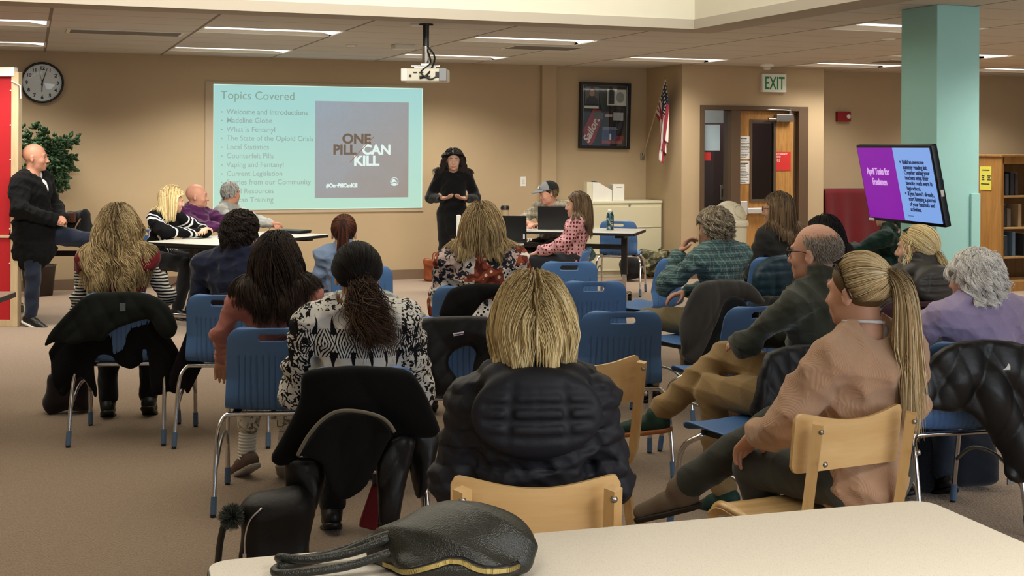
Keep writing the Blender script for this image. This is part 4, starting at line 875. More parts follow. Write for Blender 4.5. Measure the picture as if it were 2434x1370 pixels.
def make_wood():
    t = thing('wooden_chair', 'x', 'chair'); W = 0.203
    # moulded back panel: dips at the middle of its top edge, curved in plan
    nu, nv = 40, 18; f_ = []; vs = []
    for y_off in (0, 1):
        for j in range(nv+1):
            for i in range(nu+1):
                u = -1+2*i/nu; v = j/nv; x = u*W; z1 = 0.80-0.020*(1-min(1, abs(u)/0.92)**2)**1.5*1.3; z0 = 0.618+0.010*(1-u*u)
                rr_ = 0.022; ex = max(0, abs(x)-(W-rr_)); 
                if ex > 0: dz_ = rr_-math.sqrt(max(0, rr_*rr_-ex*ex)); z1 -= dz_; z0 += dz_
                y = -0.235+(z0+(z1-z0)*v-0.5)*-0.12-0.030*(1-u*u)+0.030; vs.append((x, y+(0.006 if y_off else -0.006), z0+(z1-z0)*v))
    n1 = (nu+1)*(nv+1)
    for j in range(nv):
        for i in range(nu): k = j*(nu+1)+i; f_ += [(k, k+1, k+nu+2, k+nu+1), (n1+k, n1+k+nu+1, n1+k+nu+2, n1+k+1)]
    for i in range(nu): f_ += [(i, n1+i, n1+i+1, i+1), (nv*(nu+1)+i, nv*(nu+1)+i+1, n1+nv*(nu+1)+i+1, n1+nv*(nu+1)+i)]
    for j in range(nv): k = j*(nu+1); f_ += [(k, k+nu+1, n1+k+nu+1, n1+k), (k+nu, n1+k+nu, n1+k+2*nu+1, k+2*nu+1)]
    me = bpy.data.meshes.new('back_panel'); me.from_pydata(vs, [], f_); o = link('back_panel', me, M['birch'], t); edge_smooth(o, 50)
    for sx in (-1, 1):
        x = sx*0.176
        pts = smoothpath([(x, -0.315, 0.785), (x, -0.285, 0.62), (x, -0.262, 0.50), (x, -0.235, 0.425), (x, -0.17, 0.385), (x, -0.05, 0.40), (x, 0.12, 0.425), (x, 0.195, 0.405), (x, 0.215, 0.34), (x, 0.225, 0.18), (x, 0.235, 0.0)], 7)
        f = MB().tube(pts, 0.019, 4, sx=1.15, sy=1.15).build('side_frame', wood('birch edge', 'dcb67c', 'c49a60', 0.6, 'Z', 0.4), t)
        MB().tube([(x, -0.16, 0.40), (x, -0.215, 0.22), (x, -0.275, 0.0)], [0.019, 0.018, 0.017], 4, sx=1.2, sy=1.2).build('rear_leg', wood('birch edge', 'dcb67c', 'c49a60'), t)
        for z in (0.762, 0.672):
            MB().lathe([(0, 0.006), (0.006, 0.005), (0.009, 0.0)], n=12).build('screw', M['steel'], f, smooth=True, M=Matrix.Translation((x, -0.33-(z-0.755)*-0.19, z)) @ RX)
    vs = []; nu, nv = 20, 24
    for j in range(nv+1):
        for i in range(nu+1): u = -1+2*i/nu; v = j/nv; wv = 0.205*(1-0.06*v); vs.append((u*wv, -0.21+0.43*v, 0.445-0.016*math.sin(v*math.pi)*(1-u*u*0.6)-0.05*max(0, v-0.86)/0.14))
    f_ = [(j*(nu+1)+i, j*(nu+1)+i+1, (j+1)*(nu+1)+i+1, (j+1)*(nu+1)+i) for j in range(nv) for i in range(nu)]
    me = bpy.data.meshes.new('seat'); me.from_pydata(vs, [], f_); o = link('seat', me, M['birch'], t, True); s_ = o.modifiers.new('s', 'SOLIDIFY'); s_.thickness = 0.014
    MB().box((-0.18, -0.19, 0.405), (0.18, -0.16, 0.43)).build('cross_rail', wood('birch edge', 'dcb67c', 'c49a60'), t); MB().box((-0.18, 0.12, 0.405), (0.18, 0.15, 0.43)).build('cross_rail', wood('birch edge', 'dcb67c', 'c49a60'), t); return t
PROTO['wood'] = make_wood()
def chair(kind, loc, a, label, group=None):
    p = PROTO[kind]; o = p if kind not in _used else copy_tree(p); _used.add(kind)
    o.location = (loc[0], loc[1], 0); o.rotation_euler = (0, 0, face(a)); o['label'] = label
    if group: o['group'] = group
    elif 'group' in o: del o['group']
    return o
def chair_at(kind, px, py, a, label, z=0.80, back=0.268, **k):      # px,py: middle of the top edge of the back
    q = G(px, py, z); h = face(a); q = Vector((q.x-math.sin(h)*back, q.y+math.cos(h)*back, 0)); return chair(kind, q, a, label, **k)
GB = 'blue plastic chairs set out for the audience'
chair_at('blue', 647, 781, 6, 'blue plastic chair holding the woman in the pink shirt', group=GB)
chair_at('blue', 278, 699, 6, 'blue plastic chair under the dark green coat at far left', group=GB)
chair_at('blue', 528, 702, 2, 'blue plastic chair with dark plum coat, behind woman in navy', group=GB)
chair_at('blue', 858, 877, 6, 'blue plastic chair buried under black coats, front row left', group=GB)
chair_at('blue', 862, 634, 8, 'blue plastic chair of the ponytailed woman in pale blue shirt', group=GB)
chair_at('blue', 1112, 682, 2, 'blue plastic chair of the woman in the patchwork print blouse', group=GB)
chair_at('blue', 1080, 757, 0, 'empty blue plastic chair with a black rain jacket over its back', group=GB)
chair_at('blue', 1354, 623, 3, 'empty blue plastic chair farthest back in the middle column', group=GB)
chair_at('blue', 1412, 670, 3, 'empty blue plastic chair in the middle of the centre column', group=GB)
chair_at('blue', 1482, 742, 6, 'empty blue plastic chair nearest behind the wooden chair', group=GB)
chair_at('blue', 1612, 613, 52, 'blue plastic chair turned left in front of the man in plaid', group=GB)
chair_at('blue', 1722, 672, 35, 'blue plastic chair with grey fleece jacket, holding man in plaid', group=GB)
chair_at('blue', 1848, 612, 28, 'blue plastic chair under the teal quilted coat', group=GB)
chair_at('blue', 1815, 729, 28, 'empty blue plastic chair beside the man in olive pullover', group=GB)
chair_at('blue', 1925, 827, 36, 'blue plastic chair holding the man in the olive pullover', group=GB)
chair_at('maroon', 2186, 718, 18, 'maroon plastic chair of the woman in grey quilted jacket')
chair_at('blue', 2320, 815, 14, 'blue plastic chair under black jacket of the white-haired woman', group=GB)
chair_at('blue', 1468, 526, -12, 'blue plastic chair standing behind the right table by the cabinet', group=GB)
chair_at('blue', 338, 545, -30, 'blue plastic chair just left of the blonde in striped black sweater', group=GB)
chair_at('blue', 1405, 595, 80, 'blue plastic chair with teal jacket, of the woman in red print', group=GB)
chair_at('wood', 1278, 1143, 3, 'pale wooden chair of the blonde woman in navy puffer jacket', group='bent birch chairs', back=0.30)
chair_at('wood', 1420, 856, 22, 'empty pale wooden chair behind the blonde in navy puffer', group='bent birch chairs', back=0.30)
chair_at('wood', 2050, 980, 26, 'pale wooden chair of the ponytailed woman in beige sweater', group='bent birch chairs', back=0.30)
# ============================================================ tables
LAM = NT('speckled beige laminate'); v = LAM.co(); sp_ = LAM.noise(420, 2, v); c_ = LAM.mix(LAM.math('GREATER_THAN', sp_, 0.6), lin('d8d1c3'), lin('c4bbac')); LAM = LAM.out(c_, 0.42, spec=0.4)
LAMW = plain('pale grey laminate', 'c6c5bb', 0.35, var=0.03); LAMP = plain('pinkish laminate', 'a58e83', 0.4, var=0.04)
def rpoly(w2, d2, r, n=6):
    out = []
    for cx, cy, a0 in ((w2-r, d2-r, 0), (-w2+r, d2-r, 90), (-w2+r, -d2+r, 180), (w2-r, -d2+r, 270)):
        for k in range(n+1): a = R_(a0+90*k/n); out.append((cx+r*math.cos(a), cy+r*math.sin(a)))
    return out
def table(name, label, cen, rot, w_, d_, top, r=0.03, th=0.03, legs=True, edge=None, z=0.74, cast=True, group=None):
    t = thing(name, label, 'table', (cen.x, cen.y, 0), rot, group)
    MB().prism(rpoly(w_/2, d_/2, r), z-th+0.008, z).build('tabletop', top, t, bevel=0.002)
    MB().prism(rpoly(w_/2+0.003, d_/2+0.003, r), z-th, z-0.004).build('edge_band', edge or M['black'], t)
    if legs:
        for sx in (-1, 1):
            x = sx*(w_/2-0.16)
            MB().box((x-0.03, -0.022, 0.30), (x+0.03, 0.022, z-th)).build('leg', M['blackm'], t, bevel=0.004)
            MB().box((x-0.022, -0.017, 0.05), (x+0.022, 0.017, 0.31)).build('leg_sleeve', M['chrome'], t, bevel=0.004)
            ft_ = MB().tube([(x, -d_/2+0.03, 0.075), (x, -d_/4, 0.092), (x, 0, 0.095), (x, d_/4, 0.092), (x, d_/2-0.03, 0.075)], 0.02, 10).build('foot_bar', M['chrome'], t, smooth=True)
            if cast:
                for sy in (-1, 1): MB().cyl((x-0.018, sy*(d_/2-0.035), 0.033), (x+0.018, sy*(d_/2-0.035), 0.033), 0.033, 16).build('caster', M['black'], ft_)
            MB().box((x-0.05, -d_*0.36, z-th-0.03), (x+0.05, d_*0.36, z-th)).build('top_bracket', M['blackm'], t, bevel=0.004)
        MB().box((-w_/2+0.16, -0.015, 0.55), (w_/2-0.16, 0.015, 0.60)).build('crossbar', M['blackm'], t)
    return t
def rect(Ap, Bp, depth, z=0.74):       # near edge runs A -> B (left to right); table extends away
    a_, b_ = G(*Ap, z), G(*Bp, z); u = (b_-a_).normalized(); nrm = Vector((-u.y, u.x, 0)); w_ = (b_-a_).length
    return (a_+b_)/2+nrm*(depth/2), math.atan2(u.y, u.x), w_
# foreground table
b0, b1 = G(510, 1333, 0.74), G(2188, 1189, 0.74); u = (b1-b0).normalized(); nrm = Vector((u.y, -u.x, 0)); w_ = (b1-b0).length+0.03
TF = table('foreground_table', 'large pale speckled table in the foreground with the leather bag', (b0+b1)/2+nrm*0.38+Vector((0, 0, 0)), math.atan2(u.y, u.x), w_, 0.76, LAM, r=0.05, edge=plain('dark brown edging', '3a2f28', 0.5))
ce, ro, w_ = rect((515, 583), (783, 557), 0.78)
T1 = table('panel_table', 'pale table with black legs where the three panelists sit', ce, ro, w_, 0.78, LAMW)
ce, ro, w_ = rect((1150, 547), (1507, 555), 0.72)
T2 = table('laptop_table', 'pale table on the right where the man in cap works', ce, ro, w_, 0.72, LAMW)
ce, ro, w_ = rect((1066, 583), (1245, 584), 0.60)
T3 = table('presenter_table', 'small pale table with open laptop near the standing woman', ce, ro, w_, 0.60, LAMW, r=0.12)
q = G(24, 683, 0.74); T4 = table('side_table', 'corner of a pinkish table cut off by the left edge', Vector((q.x-0.80, q.y-0.44, 0)), face(4), 1.5, 0.85, LAMP)
# the table the bald man in jacket leans on
q = P(150, 590, 12.1); T5 = table('folding_table', 'dark table on chrome feet the bald man in jacket leans on', Vector((q.x-0.1, q.y, 0)), face(5), 1.0, 0.55, plain('dark grey laminate', '2b2b2c', 0.5))
# ============================================================ people
def rotm(yaw=0, pitch=0, roll=0):       # columns right, forward, up; yaw + turns left, pitch + looks up, roll + tips to the right shoulder
    return np.array((Matrix.Rotation(R_(yaw), 3, 'Z') @ Matrix.Rotation(R_(pitch), 3, 'X') @ Matrix.Rotation(R_(roll), 3, 'Y')))
def skinmat(c='c08d72'):
    c = '%02x%02x%02x' % tuple(int(int(c[i:i+2], 16)*0.62+k*0.38) for i, k in ((0, 224), (2, 188), (4, 168)))
    nm = 'skin '+c
    if nm in _mc: return _mc[nm]
    n = NT(nm); a = n.noise(14, 3); b = n.noise(120, 2); r, g, bl, _ = lin(c)
    col = n.mix(a, (r*0.90, g*0.84, bl*0.80, 1), (r*1.08, g*1.08, bl*1.08, 1)); n.bump(b, 0.12, 0.002)
    m = n.out(col, 0.5, spec=0.35); n.b.inputs['Subsurface Weight'].default_value = 0.08; n.b.inputs['Subsurface Radius'].default_value = (0.02, 0.008, 0.004); n.b.inputs['Subsurface Scale'].default_value = 0.5
    _mc[nm] = m; return m
def hairmat(nm, root, mid, tip=None, rough=0.38, contrast=1.0):
    if nm in _mc: return _mc[nm]
    n = NT(nm); hi = n.n('HairInfo'); nz = n.noise(30, 2)
    c1 = n.ramp(hi.outputs['Random'], [(0.0, lin(root)), (0.45, lin(mid)), (1.0, lin(tip or mid))]); c2 = n.mix(n.math('POWER', n.math('SUBTRACT', 1.0, n.math('MINIMUM', n.math('MULTIPLY', hi.outputs['Intercept'], 3.0), 1.0)), 2.0), c1, lin(root))
    _mc[nm] = n.out(c2, rough+0.08, spec=0.28); n.b.inputs['Anisotropic'].default_value = 0.0; return _mc[nm]
def cross(a, b): return np.cross(a, b)
def unit(v): v = np.array(v, float); return v/max(np.linalg.norm(v), 1e-9)
def hand_prims(F, Wp, d, nrm, curl=0.5, side=1, sc_=1.0, spread=0.25, thumb=0.6, k=0.006, infl=0.0):
    # Wp wrist, d palm direction, nrm palm-facing normal, side +1 thumb towards cross(d, nrm)
    d = unit(d); nrm = unit(np.array(nrm)-d*np.dot(nrm, d)); ac = cross(d, nrm)*side; Wp = np.array(Wp, float)
    F.cone(Wp-d*0.01, Wp+d*0.03*sc_, 0.024*sc_, 0.026*sc_, 0.012, (nrm, 0.72))
    for o in (-0.024, -0.008, 0.008, 0.024): F.cone(Wp+d*0.02*sc_+ac*o*0.7*sc_, Wp+d*0.086*sc_+ac*o*sc_, 0.014*sc_, 0.0115*sc_, 0.010)
    for o, L, c_ in ((0.027, 0.068, 0.9), (0.009, 0.078, 1.0), (-0.010, 0.072, 1.08), (-0.028, 0.056, 1.18)):
        p = Wp+d*0.088*sc_+ac*o*sc_; a = 0.25*curl*c_; dd = unit(d+ac*spread*o*8)
        for seg, (l, r0, r1) in enumerate(((0.45, 0.0100, 0.0090), (0.30, 0.0090, 0.0082), (0.25, 0.0082, 0.0066))):
            a += curl*c_*(0.55 if seg == 0 else 0.75); v = dd*math.cos(a)+nrm*math.sin(a); q = p+v*L*l*sc_*1.05; F.cone(p, q, r0*sc_, r1*sc_, 0.003); p = q
    p = Wp+d*0.022*sc_+ac*0.022*sc_; v = unit(d*0.55+ac*(0.9-0.5*thumb)+nrm*(0.25+0.6*thumb)); q = p+v*0.042*sc_; F.cone(p, q, 0.0145*sc_, 0.0115*sc_, 0.008)
    v2 = unit(v+d*0.45); r = q+v2*0.030*sc_; F.cone(q, r, 0.0108*sc_, 0.0095*sc_, 0.004); F.cone(r, r+unit(v2+d*0.3)*0.020*sc_, 0.0095*sc_, 0.0075*sc_, 0.004)
def grow(roots, nrm, tang, L, m, grav, centers, colliders, stiff=0.82, seed=0, layer=None, liftv=0.012):
    n_ = len(roots); P_ = np.zeros((n_, m, 3)); P_[:, 0] = roots; v = tang.copy(); ds = (L/(m-1))[:, None]; p = roots.copy()
    lay = layer if layer is not None else np.zeros(n_)
    for i in range(1, m):
        v = v*stiff+np.array([0, 0, -1])*grav*(1-stiff); v /= np.linalg.norm(v, axis=1)[:, None]+1e-9; p = p+v*ds
        for c, r, Mx in colliders:
            q = (p-c) @ Mx if Mx is not None else (p-c); k_ = np.linalg.norm(q/(np.array(r)+lay[:, None]), axis=1); m_ = k_ < 1
            if m_.any():
                q2 = q[m_]/k_[m_][:, None]; np_ = (q2 @ Mx.T if Mx is not None else q2)+c; dlt = np_-p[m_]; p[m_] = np_; nn_ = dlt/(np.linalg.norm(dlt, axis=1)[:, None]+1e-9); vn = np.minimum((v[m_]*nn_).sum(1), 0)[:, None]; v[m_] = v[m_]-vn*nn_; v[m_] /= np.linalg.norm(v[m_], axis=1)[:, None]+1e-9
        P_[:, i] = p
    return P_
def scalp_dirs(rng, n_, front=0.55, lo=-0.55, fr=0.9):
    out = []
    while len(out) < n_:
        d = rng.normal(size=(n_*2, 3)); d /= np.linalg.norm(d, axis=1)[:, None]; y = d[:, 1]
        s_ = np.clip((y+0.30)/(front+0.30), 0, 1); s_ = s_*s_*(3-2*s_); h = lo+(fr*0.5-lo)*s_
        ok = d[:, 2] > h; out += list(d[ok])
    return np.array(out[:n_])
def hair_obj(Pt, rad, mat, parent, name='hair', tiptaper=0.3):
    n_, m, _ = Pt.shape; hc = bpy.data.hair_curves.new(name); hc.add_curves([m]*n_)
    hc.attributes['position'].data.foreach_set('vector', Pt.astype(np.float32).ravel())
    r = hc.attributes.get('radius') or hc.attributes.new('radius', 'FLOAT', 'POINT')
    t = np.linspace(0, 1, m); prof = np.clip((1-t)*4, tiptaper, 1)*np.clip(0.6+t*6, 0, 1); r.data.foreach_set('value', (np.tile(prof, n_)*rad).astype(np.float32))
    o = bpy.data.objects.new(name, hc); C.objects.link(o); hc.materials.append(mat); o.parent = parent; return o
def clump(Pt, rng, ng, strength, curl=0.0, cf=3.0, flat=None):
    n_, m, _ = Pt.shape; gi = rng.choice(n_, ng, replace=False); g = Pt[gi]
    d = ((Pt[:, None, 0]-g[None, :, 0])**2).sum(2); a = d.argmin(1); t = np.linspace(0, 1, m)[None, :, None]
    W_ = strength*np.clip(t*1.6, 0, 1); Q = Pt*(1-W_)+g[a]*W_
    if curl > 0:
        ph = rng.rand(ng)*6.28; fq = cf*(0.7+0.6*rng.rand(ng)); am = curl*(0.6+0.8*rng.rand(ng)); tt = t[:, :, 0]
        e = np.clip(tt*2.2, 0, 1)*am[a][:, None]; an = 6.28*fq[a][:, None]*tt+ph[a][:, None]
        Q[:, :, 0] += e*np.cos(an); Q[:, :, 1] += e*np.sin(an)*0.8; Q[:, :, 2] += e*np.sin(an*1.0+1)*0.35
    return Q
def make_hair(H_, body, coll, vox):
    """H_: dict(style, mat, ...); body: dict(C, R, hs) -> strands child plus a close scalp layer"""
    st = H_['style']; rng = np.random.RandomState(H_.get('seed', 1)); Cc, Rm, hs = body['C'], body['R'], body['hs']
    rad = np.array([0.077, 0.096, 0.089])*hs; cc = Cc+Rm @ np.array([0, -0.012, 0.028])*hs; n_ = H_.get('n', 3500); m = H_.get('m', 14)
    thick = H_.get('thick', 0.0011); vol = H_.get('vol', 0.012); root = body['obj']; mat = H_['mat']
    def surf(d, off=0.0): return cc+(d*(rad+off)) @ Rm.T
    d = scalp_dirs(rng, n_, H_.get('front', 0.55), H_.get('lo', -0.60), H_.get('fr', 0.9)); nr = unit_rows((d/rad) @ Rm.T)
    layer = rng.rand(n_)**0.7*vol; headc = (cc, rad+0.002, Rm); facec = (Cc+Rm @ np.array([0, 0.03, -0.035])*hs, np.array([0.066, 0.068, 0.088])*hs, Rm)
    neckc = (Cc+Rm @ np.array([0, -0.03, -0.13])*hs, np.array([0.058, 0.06, 0.07])*hs, None); colls = [headc, facec, neckc]+coll
    # close-fitting scalp layer so no skin shows between strands
    F = Field(Cc-0.17, Cc+0.17, max(vox, 0.004)); off = H_.get('cap', 0.004)
    if st != 'fringe':
        F.ell(cc, rad+off, 0, Rm); nn = Rm @ np.array([0, 0.72, -0.69]); F.plane(Cc+Rm @ np.array([0, 0.055, 0.035+H_.get('capf', 0.0)])*hs, nn, 0.01); F.plane(Cc+Rm @ np.array([0, 0, -0.065])*hs, Rm @ np.array([0, 0.25, -0.97]), 0.01)
        cap = fobj(F, 'hair', H_.get('capmat', mat), root)
    else: cap = root
    if st in ('long', 'bob', 'short', 'curly'):
        part = H_.get('part', 0.0); L0 = H_.get('len', 0.35); back = H_.get('back', 0.5)
        sx = np.tanh((d[:, 0]-part+rng.normal(size=n_)*0.05)/0.10); w_ = np.exp(-((d[:, 0]-part)/0.35)**2)
        tl = np.stack([sx*(0.9*w_+0.25)+d[:, 0]*0.5, -back*np.ones(n_)-0.2*d[:, 1], -0.35-0.6*(1-d[:, 2])], 1)
        if H_.get('bang', 0): fm = (d[:, 1] > 0.25) & (rng.rand(n_) < 0.6); tl[fm] = np.stack([sx[fm]*0.5, 0.9*np.ones(fm.sum()), -0.3*np.ones(fm.sum())], 1)
        tl = unit_rows(tl) @ Rm.T; tl = tl-nr*(tl*nr).sum(1)[:, None]; tl = unit_rows(tl)
        if st == 'curly' or st == 'short': tl = unit_rows(tl+nr*H_.get('lift', 0.25)+rng.normal(size=(n_, 3))*H_.get('mess', 0.25)); L = L0*(0.7+0.5*rng.rand(n_))
        else: L = L0*(0.66+0.36*rng.rand(n_)**0.7)+0.09*np.clip(d[:, 2], 0, 1)+H_.get('frontlen', 0)*np.clip(d[:, 1], 0, 1)
        tl = unit_rows(tl+nr*H_.get('lift0', 0.12)); Pt = grow(surf(d), nr, tl, L, m, H_.get('grav', 1.0), None, colls, H_.get('stiff', 0.72), layer=layer)
        Pt = clump(Pt, rng, H_.get('ng', 130), H_.get('clump', 0.45), H_.get('curl', 0.0), H_.get('cf', 2.5))
        if st in ('long', 'bob'):   # keep the face clear: strands sweep back and fall to either side of it
            q = (Pt-Cc) @ Rm; z = q[:, :, 2]; q[:, :, 1] = np.minimum(q[:, :, 1], H_.get('ycap', 0.028)*hs+np.maximum(0, z-0.045*hs)*3+0.006*rng.rand(n_)[:, None]); w_ = 0.058*hs*np.clip((0.05*hs-z)/0.03, 0, 1)*np.clip((q[:, :, 1]+0.01)/0.03, 0, 1); sg = np.where(d[:, 0:1]-part >= 0, 1.0, -1.0); q[:, :, 0] = np.where(sg > 0, np.maximum(q[:, :, 0], w_), np.minimum(q[:, :, 0], -w_)); Pt = Cc+q @ Rm.T
        if H_.get('maxw'): q = (Pt-Cc) @ Rm; Pt = Pt[np.abs(q[:, :, 0]).max(1) < H_['maxw']]
        if H_.get('taper'): # draw the lower ends together towards the middle of the back
            z = Pt[:, :, 2]; t = np.clip((Cc[2]-0.02-z)/0.25, 0, 1)[:, :, None]*H_['taper']; cen = Cc+np.array([0, -0.10, 0]); Pt[:, :, 0:1] = Pt[:, :, 0:1]*(1-t)+cen[0]*t
        o = hair_obj(Pt, thick, mat, cap, 'hair_strands')
    elif st == 'pony':
        tie = unit(H_.get('tie', (0, -1, 0.1))); L1 = H_.get('len', 0.4); m1 = 9; om = np.arccos(np.clip(d @ tie, -1, 1)); tt = np.linspace(0, 1, m1)
        so = np.sin(om)+1e-4; S = (np.sin((1-tt)[None, :]*om[:, None])/so[:, None])[:, :, None]*d[:, None, :]+(np.sin(tt[None, :]*om[:, None])/so[:, None])[:, :, None]*tie
        lay = (layer[:, None]*np.sin(np.pi*tt)[None, :]*0.9+0.004+0.012*tt[None, :])[:, :, None]; Pm = cc+(S*(rad+lay)) @ Rm.T
        droop = H_.get('droop', 0.0); Pm[:, :, 2] -= droop*np.sin(np.pi*tt)[None, :]*np.clip(1-d[:, 2:3], 0, 1)
        o = hair_obj(clump(Pm, rng, 160, 0.35), thick, mat, cap, 'hair_strands', 1.0)
        tp = cc+Rm @ (tie*(rad+0.016)); nt = H_.get('nt', n_//2); off_ = rng.normal(size=(nt, 3))*H_.get('tw', 0.009); td = unit(Rm @ tie); v0 = np.tile(td*0.9+np.array([0, 0, 0.1]), (nt, 1))+rng.normal(size=(nt, 3))*H_.get('sp', 0.16)
        L = L1*(0.6+0.45*rng.rand(nt)); Tl = grow(tp+off_-td*0.01, None, unit_rows(v0), L, 22, 1.0, None, [headc, neckc]+coll, H_.get('tst', 0.72), layer=rng.rand(nt)*0.014)
        sw = np.array(H_.get('swing', (0, 0, 0)), float); q = np.linspace(0, 1, 22)[None, :, None]**1.4; Tl = Tl+sw*q; Tl = clump(Tl, rng, H_.get('tng', 60), 0.5, H_.get('curl', 0.0), H_.get('cf', 2.0))
        if H_.get('fan'): Tl = Tl+(off_[:, None, :]*np.linspace(0, 1, 22)[None, :, None])*H_['fan']
        pt = hair_obj(Tl, thick*1.1, H_.get('tailmat', mat), cap, 'ponytail')
        Ft = Field(tp-0.04, tp+0.04, 0.003); Mt = np.array(Matrix.Rotation(0, 3, 'X')); z_ = td; x_ = unit(cross(z_, (0, 0, 1.0))); y_ = cross(z_, x_); Ft.torus(tp, np.stack([x_, y_, z_], 1), 0.017, 0.006); fobj(Ft, 'hair_tie', H_.get('tiemat', mat), cap)
        if H_.get('wisps'):
            nw = H_['wisps']; dd = np.stack([rng.choice([-1, 1], nw)*(0.85+0.1*rng.rand(nw)), rng.uniform(0.0, 0.5, nw), rng.uniform(-0.3, 0.4, nw)], 1); dd = unit_rows(dd); hair_obj(clump(grow(surf(dd, 0.006), None, unit_rows(dd @ Rm.T+np.array([0, 0, -0.5])), 0.08+0.15*rng.rand(nw), m, 1.0, None, [headc]+coll, 0.8), rng, max(3, nw//14), 0.6, 0.008), thick, mat, cap, 'loose_hair')
    elif st == 'fringe':            # ring of short hair round a bald crown
        d = d[(d[:, 2] < H_.get('top', 0.30)-0.25*np.maximum(d[:, 1], 0)+0.16*rng.normal(size=len(d)))]; d = d[d[:, 1] < 0.45]; nr = unit_rows((d/rad) @ Rm.T); k_ = len(d)
        tl = unit_rows(nr*0.35+np.array([0, 0, -1])+(np.array([0, -0.4, 0]) @ Rm.T)+rng.normal(size=(k_, 3))*0.12); L = H_.get('len', 0.012)*(0.6+0.6*rng.rand(k_)); Pt = surf(d)[:, None, :]+tl[:, None, :]*L[:, None, None]*np.linspace(0, 1, 4)[None, :, None]; o = hair_obj(Pt, thick, mat, root, 'hair')
    return cap
def unit_rows(a): return a/(np.linalg.norm(a, axis=1)[:, None]+1e-9)
def person(label, at, a, skin='c08d72', top=None, trousers=None, hair=None, yaw=0, pitch=0, roll=0, lean=0.0, side=0.0, slouch=0.0, hz=0.55, bulk=1.0, sh=0.175, hs=0.97,
           arms=None, legs=None, hands=None, shoes=None, face_=False, glasses=None, vox=None, hoff=(0, 0), twist=0, extra=None, ears=True, beard=None, neckfwd=0.0, bare=False, drop=0.03):
    px, py, d = at; crown = P(px, py, d); s = (crown.z-hz)/0.735; ws = 0.5*(s+1)*bulk; vox = vox or min(0.0085, max(0.0048, d/3100*1.7))
    tw = R_(twist)
    def T(p):
        x, y, z = p; h = z-0.55; k_ = min(1, max(0, h/0.4)); tt = tw*k_; x, y = x*math.cos(tt)-y*math.sin(tt), x*math.sin(tt)+y*math.cos(tt)
        return np.array([x+side*h, y+lean*h-slouch*math.sin(min(1, max(0, h/0.5))*math.pi)*1.0, hz+h*s])
    hc0 = T((0, 0.012+neckfwd, 1.17)); cz = hz+0.735*s; Rh = rotm(yaw, pitch, roll); Cc = np.array([hc0[0]+hoff[0], hc0[1]+hoff[1], cz-0.116*hs]); h = face(a); nbx, nby = Cc[0], Cc[1]
    loc = Vector((crown.x-(math.cos(h)*nbx-math.sin(h)*nby), crown.y-(math.sin(h)*nbx+math.cos(h)*nby), 0))
    J = {}
    for sx, nm in ((-1, 'L'), (1, 'R')):
        S = T((sx*sh*ws*0.98, -0.02, 0.985-drop)); E = S+np.array([sx*0.055, 0.07, -0.265]); Wr = E+np.array([-sx*0.12, 0.20, -0.055])
        J['S'+nm] = S; J['E'+nm] = E; J['W'+nm] = Wr
        J['H'+nm] = np.array([sx*0.085*ws, 0.0, hz-0.01]); J['K'+nm] = np.array([sx*0.11, 0.42, 0.50]); J['A'+nm] = np.array([sx*0.11, 0.40, 0.09]); J['T'+nm] = np.array([sx*0.125, 0.55, 0.035])
    for D_ in (arms or {}, legs or {}):
        for k_, v in D_.items(): J[k_] = np.array(v, float)
    allp = np.array([J[k_] for k_ in J]+[Cc+0.16, Cc-0.16, [0.25, 0.2, hz], [-0.25, -0.22, hz-0.15]]); lo = allp.min(0)-0.16; hi = allp.max(0)+0.16; lo[2] = max(lo[2], -0.02)
    def torso(F, e, k=0.05, low=True):
        w = ws
        if low: F.ell(T((0, 0.0, 0.55)), np.array([0.168*w+e, 0.128*w+e, 0.118+e]), k)
        F.ell(T((0, 0.0, 0.69)), np.array([0.140*w+e, 0.108*w+e, 0.145*s+e]), k); F.ell(T((0, -0.008, 0.87)), np.array([0.158*w+e, 0.112*w+e, (0.165-drop*0.5)*s+e]), k)
        F.cone(T((-0.115*w, -0.018, 0.975-drop*0.8)), T((0.115*w, -0.018, 0.975-drop*0.8)), 0.062+e, 0.062+e, k)
        for q in 'LR': F.cone(T((0, -0.015, 1.045)), J['S'+q]+np.array([0, 0, 0.012]), 0.046+e*0.8, 0.050+e, k)
    def armp(F, q, e, k=0.02, stop=1.0, r0=0.050, r1=0.041, r2=0.027):
        S, E, Wr = J['S'+q], J['E'+q], J['W'+q]; We = E+(Wr-E)*stop; F.cone(S, E, (r0+e)*bulk**0.5, (r1+e)*bulk**0.5, k); F.cone(E, We, (r1+e)*bulk**0.5, r2+e+(r1-r2)*(1-stop), k)
    def legp(F, q, e, k=0.02, stop=1.0, cut=None):
        Hp, K, A = J['H'+q], J['K'+q], J['A'+q]; F.cone(Hp, K, (0.088+e)*bulk**0.7, 0.058+e, 0.04); F.cone(K, K+(A-K)*0.45, 0.056+e, 0.052+e, k); F.cone(K+(A-K)*0.45, K+(A-K)*stop, 0.052+e, 0.034+e+(cut or 0), k)
    # --- body: one continuous skin surface
    F = Field(lo, hi, vox); torso(F, -0.026); nk = T((0, -0.012, 1.02)); F.cone(nk, Cc+Rh @ np.array([0, -0.02, -0.05])*hs, 0.056*ws, 0.050, 0.03)
    def Hh(x, y, z): return Cc+Rh @ (np.array([x, y, z])*hs)
    F.ell(Hh(0, -0.012, 0.028), np.array([0.076, 0.095, 0.088])*hs, 0.01, Rh); F.ell(Hh(0, 0.028, -0.03), np.array([0.061, 0.063, 0.084])*hs, 0.03, Rh); F.ell(Hh(0, 0.030, -0.075), np.array([0.050, 0.052, 0.036])*hs, 0.02, Rh)
    F.ell(Hh(0, 0.074, -0.097), np.array([0.021, 0.016, 0.017])*hs, 0.02, Rh)
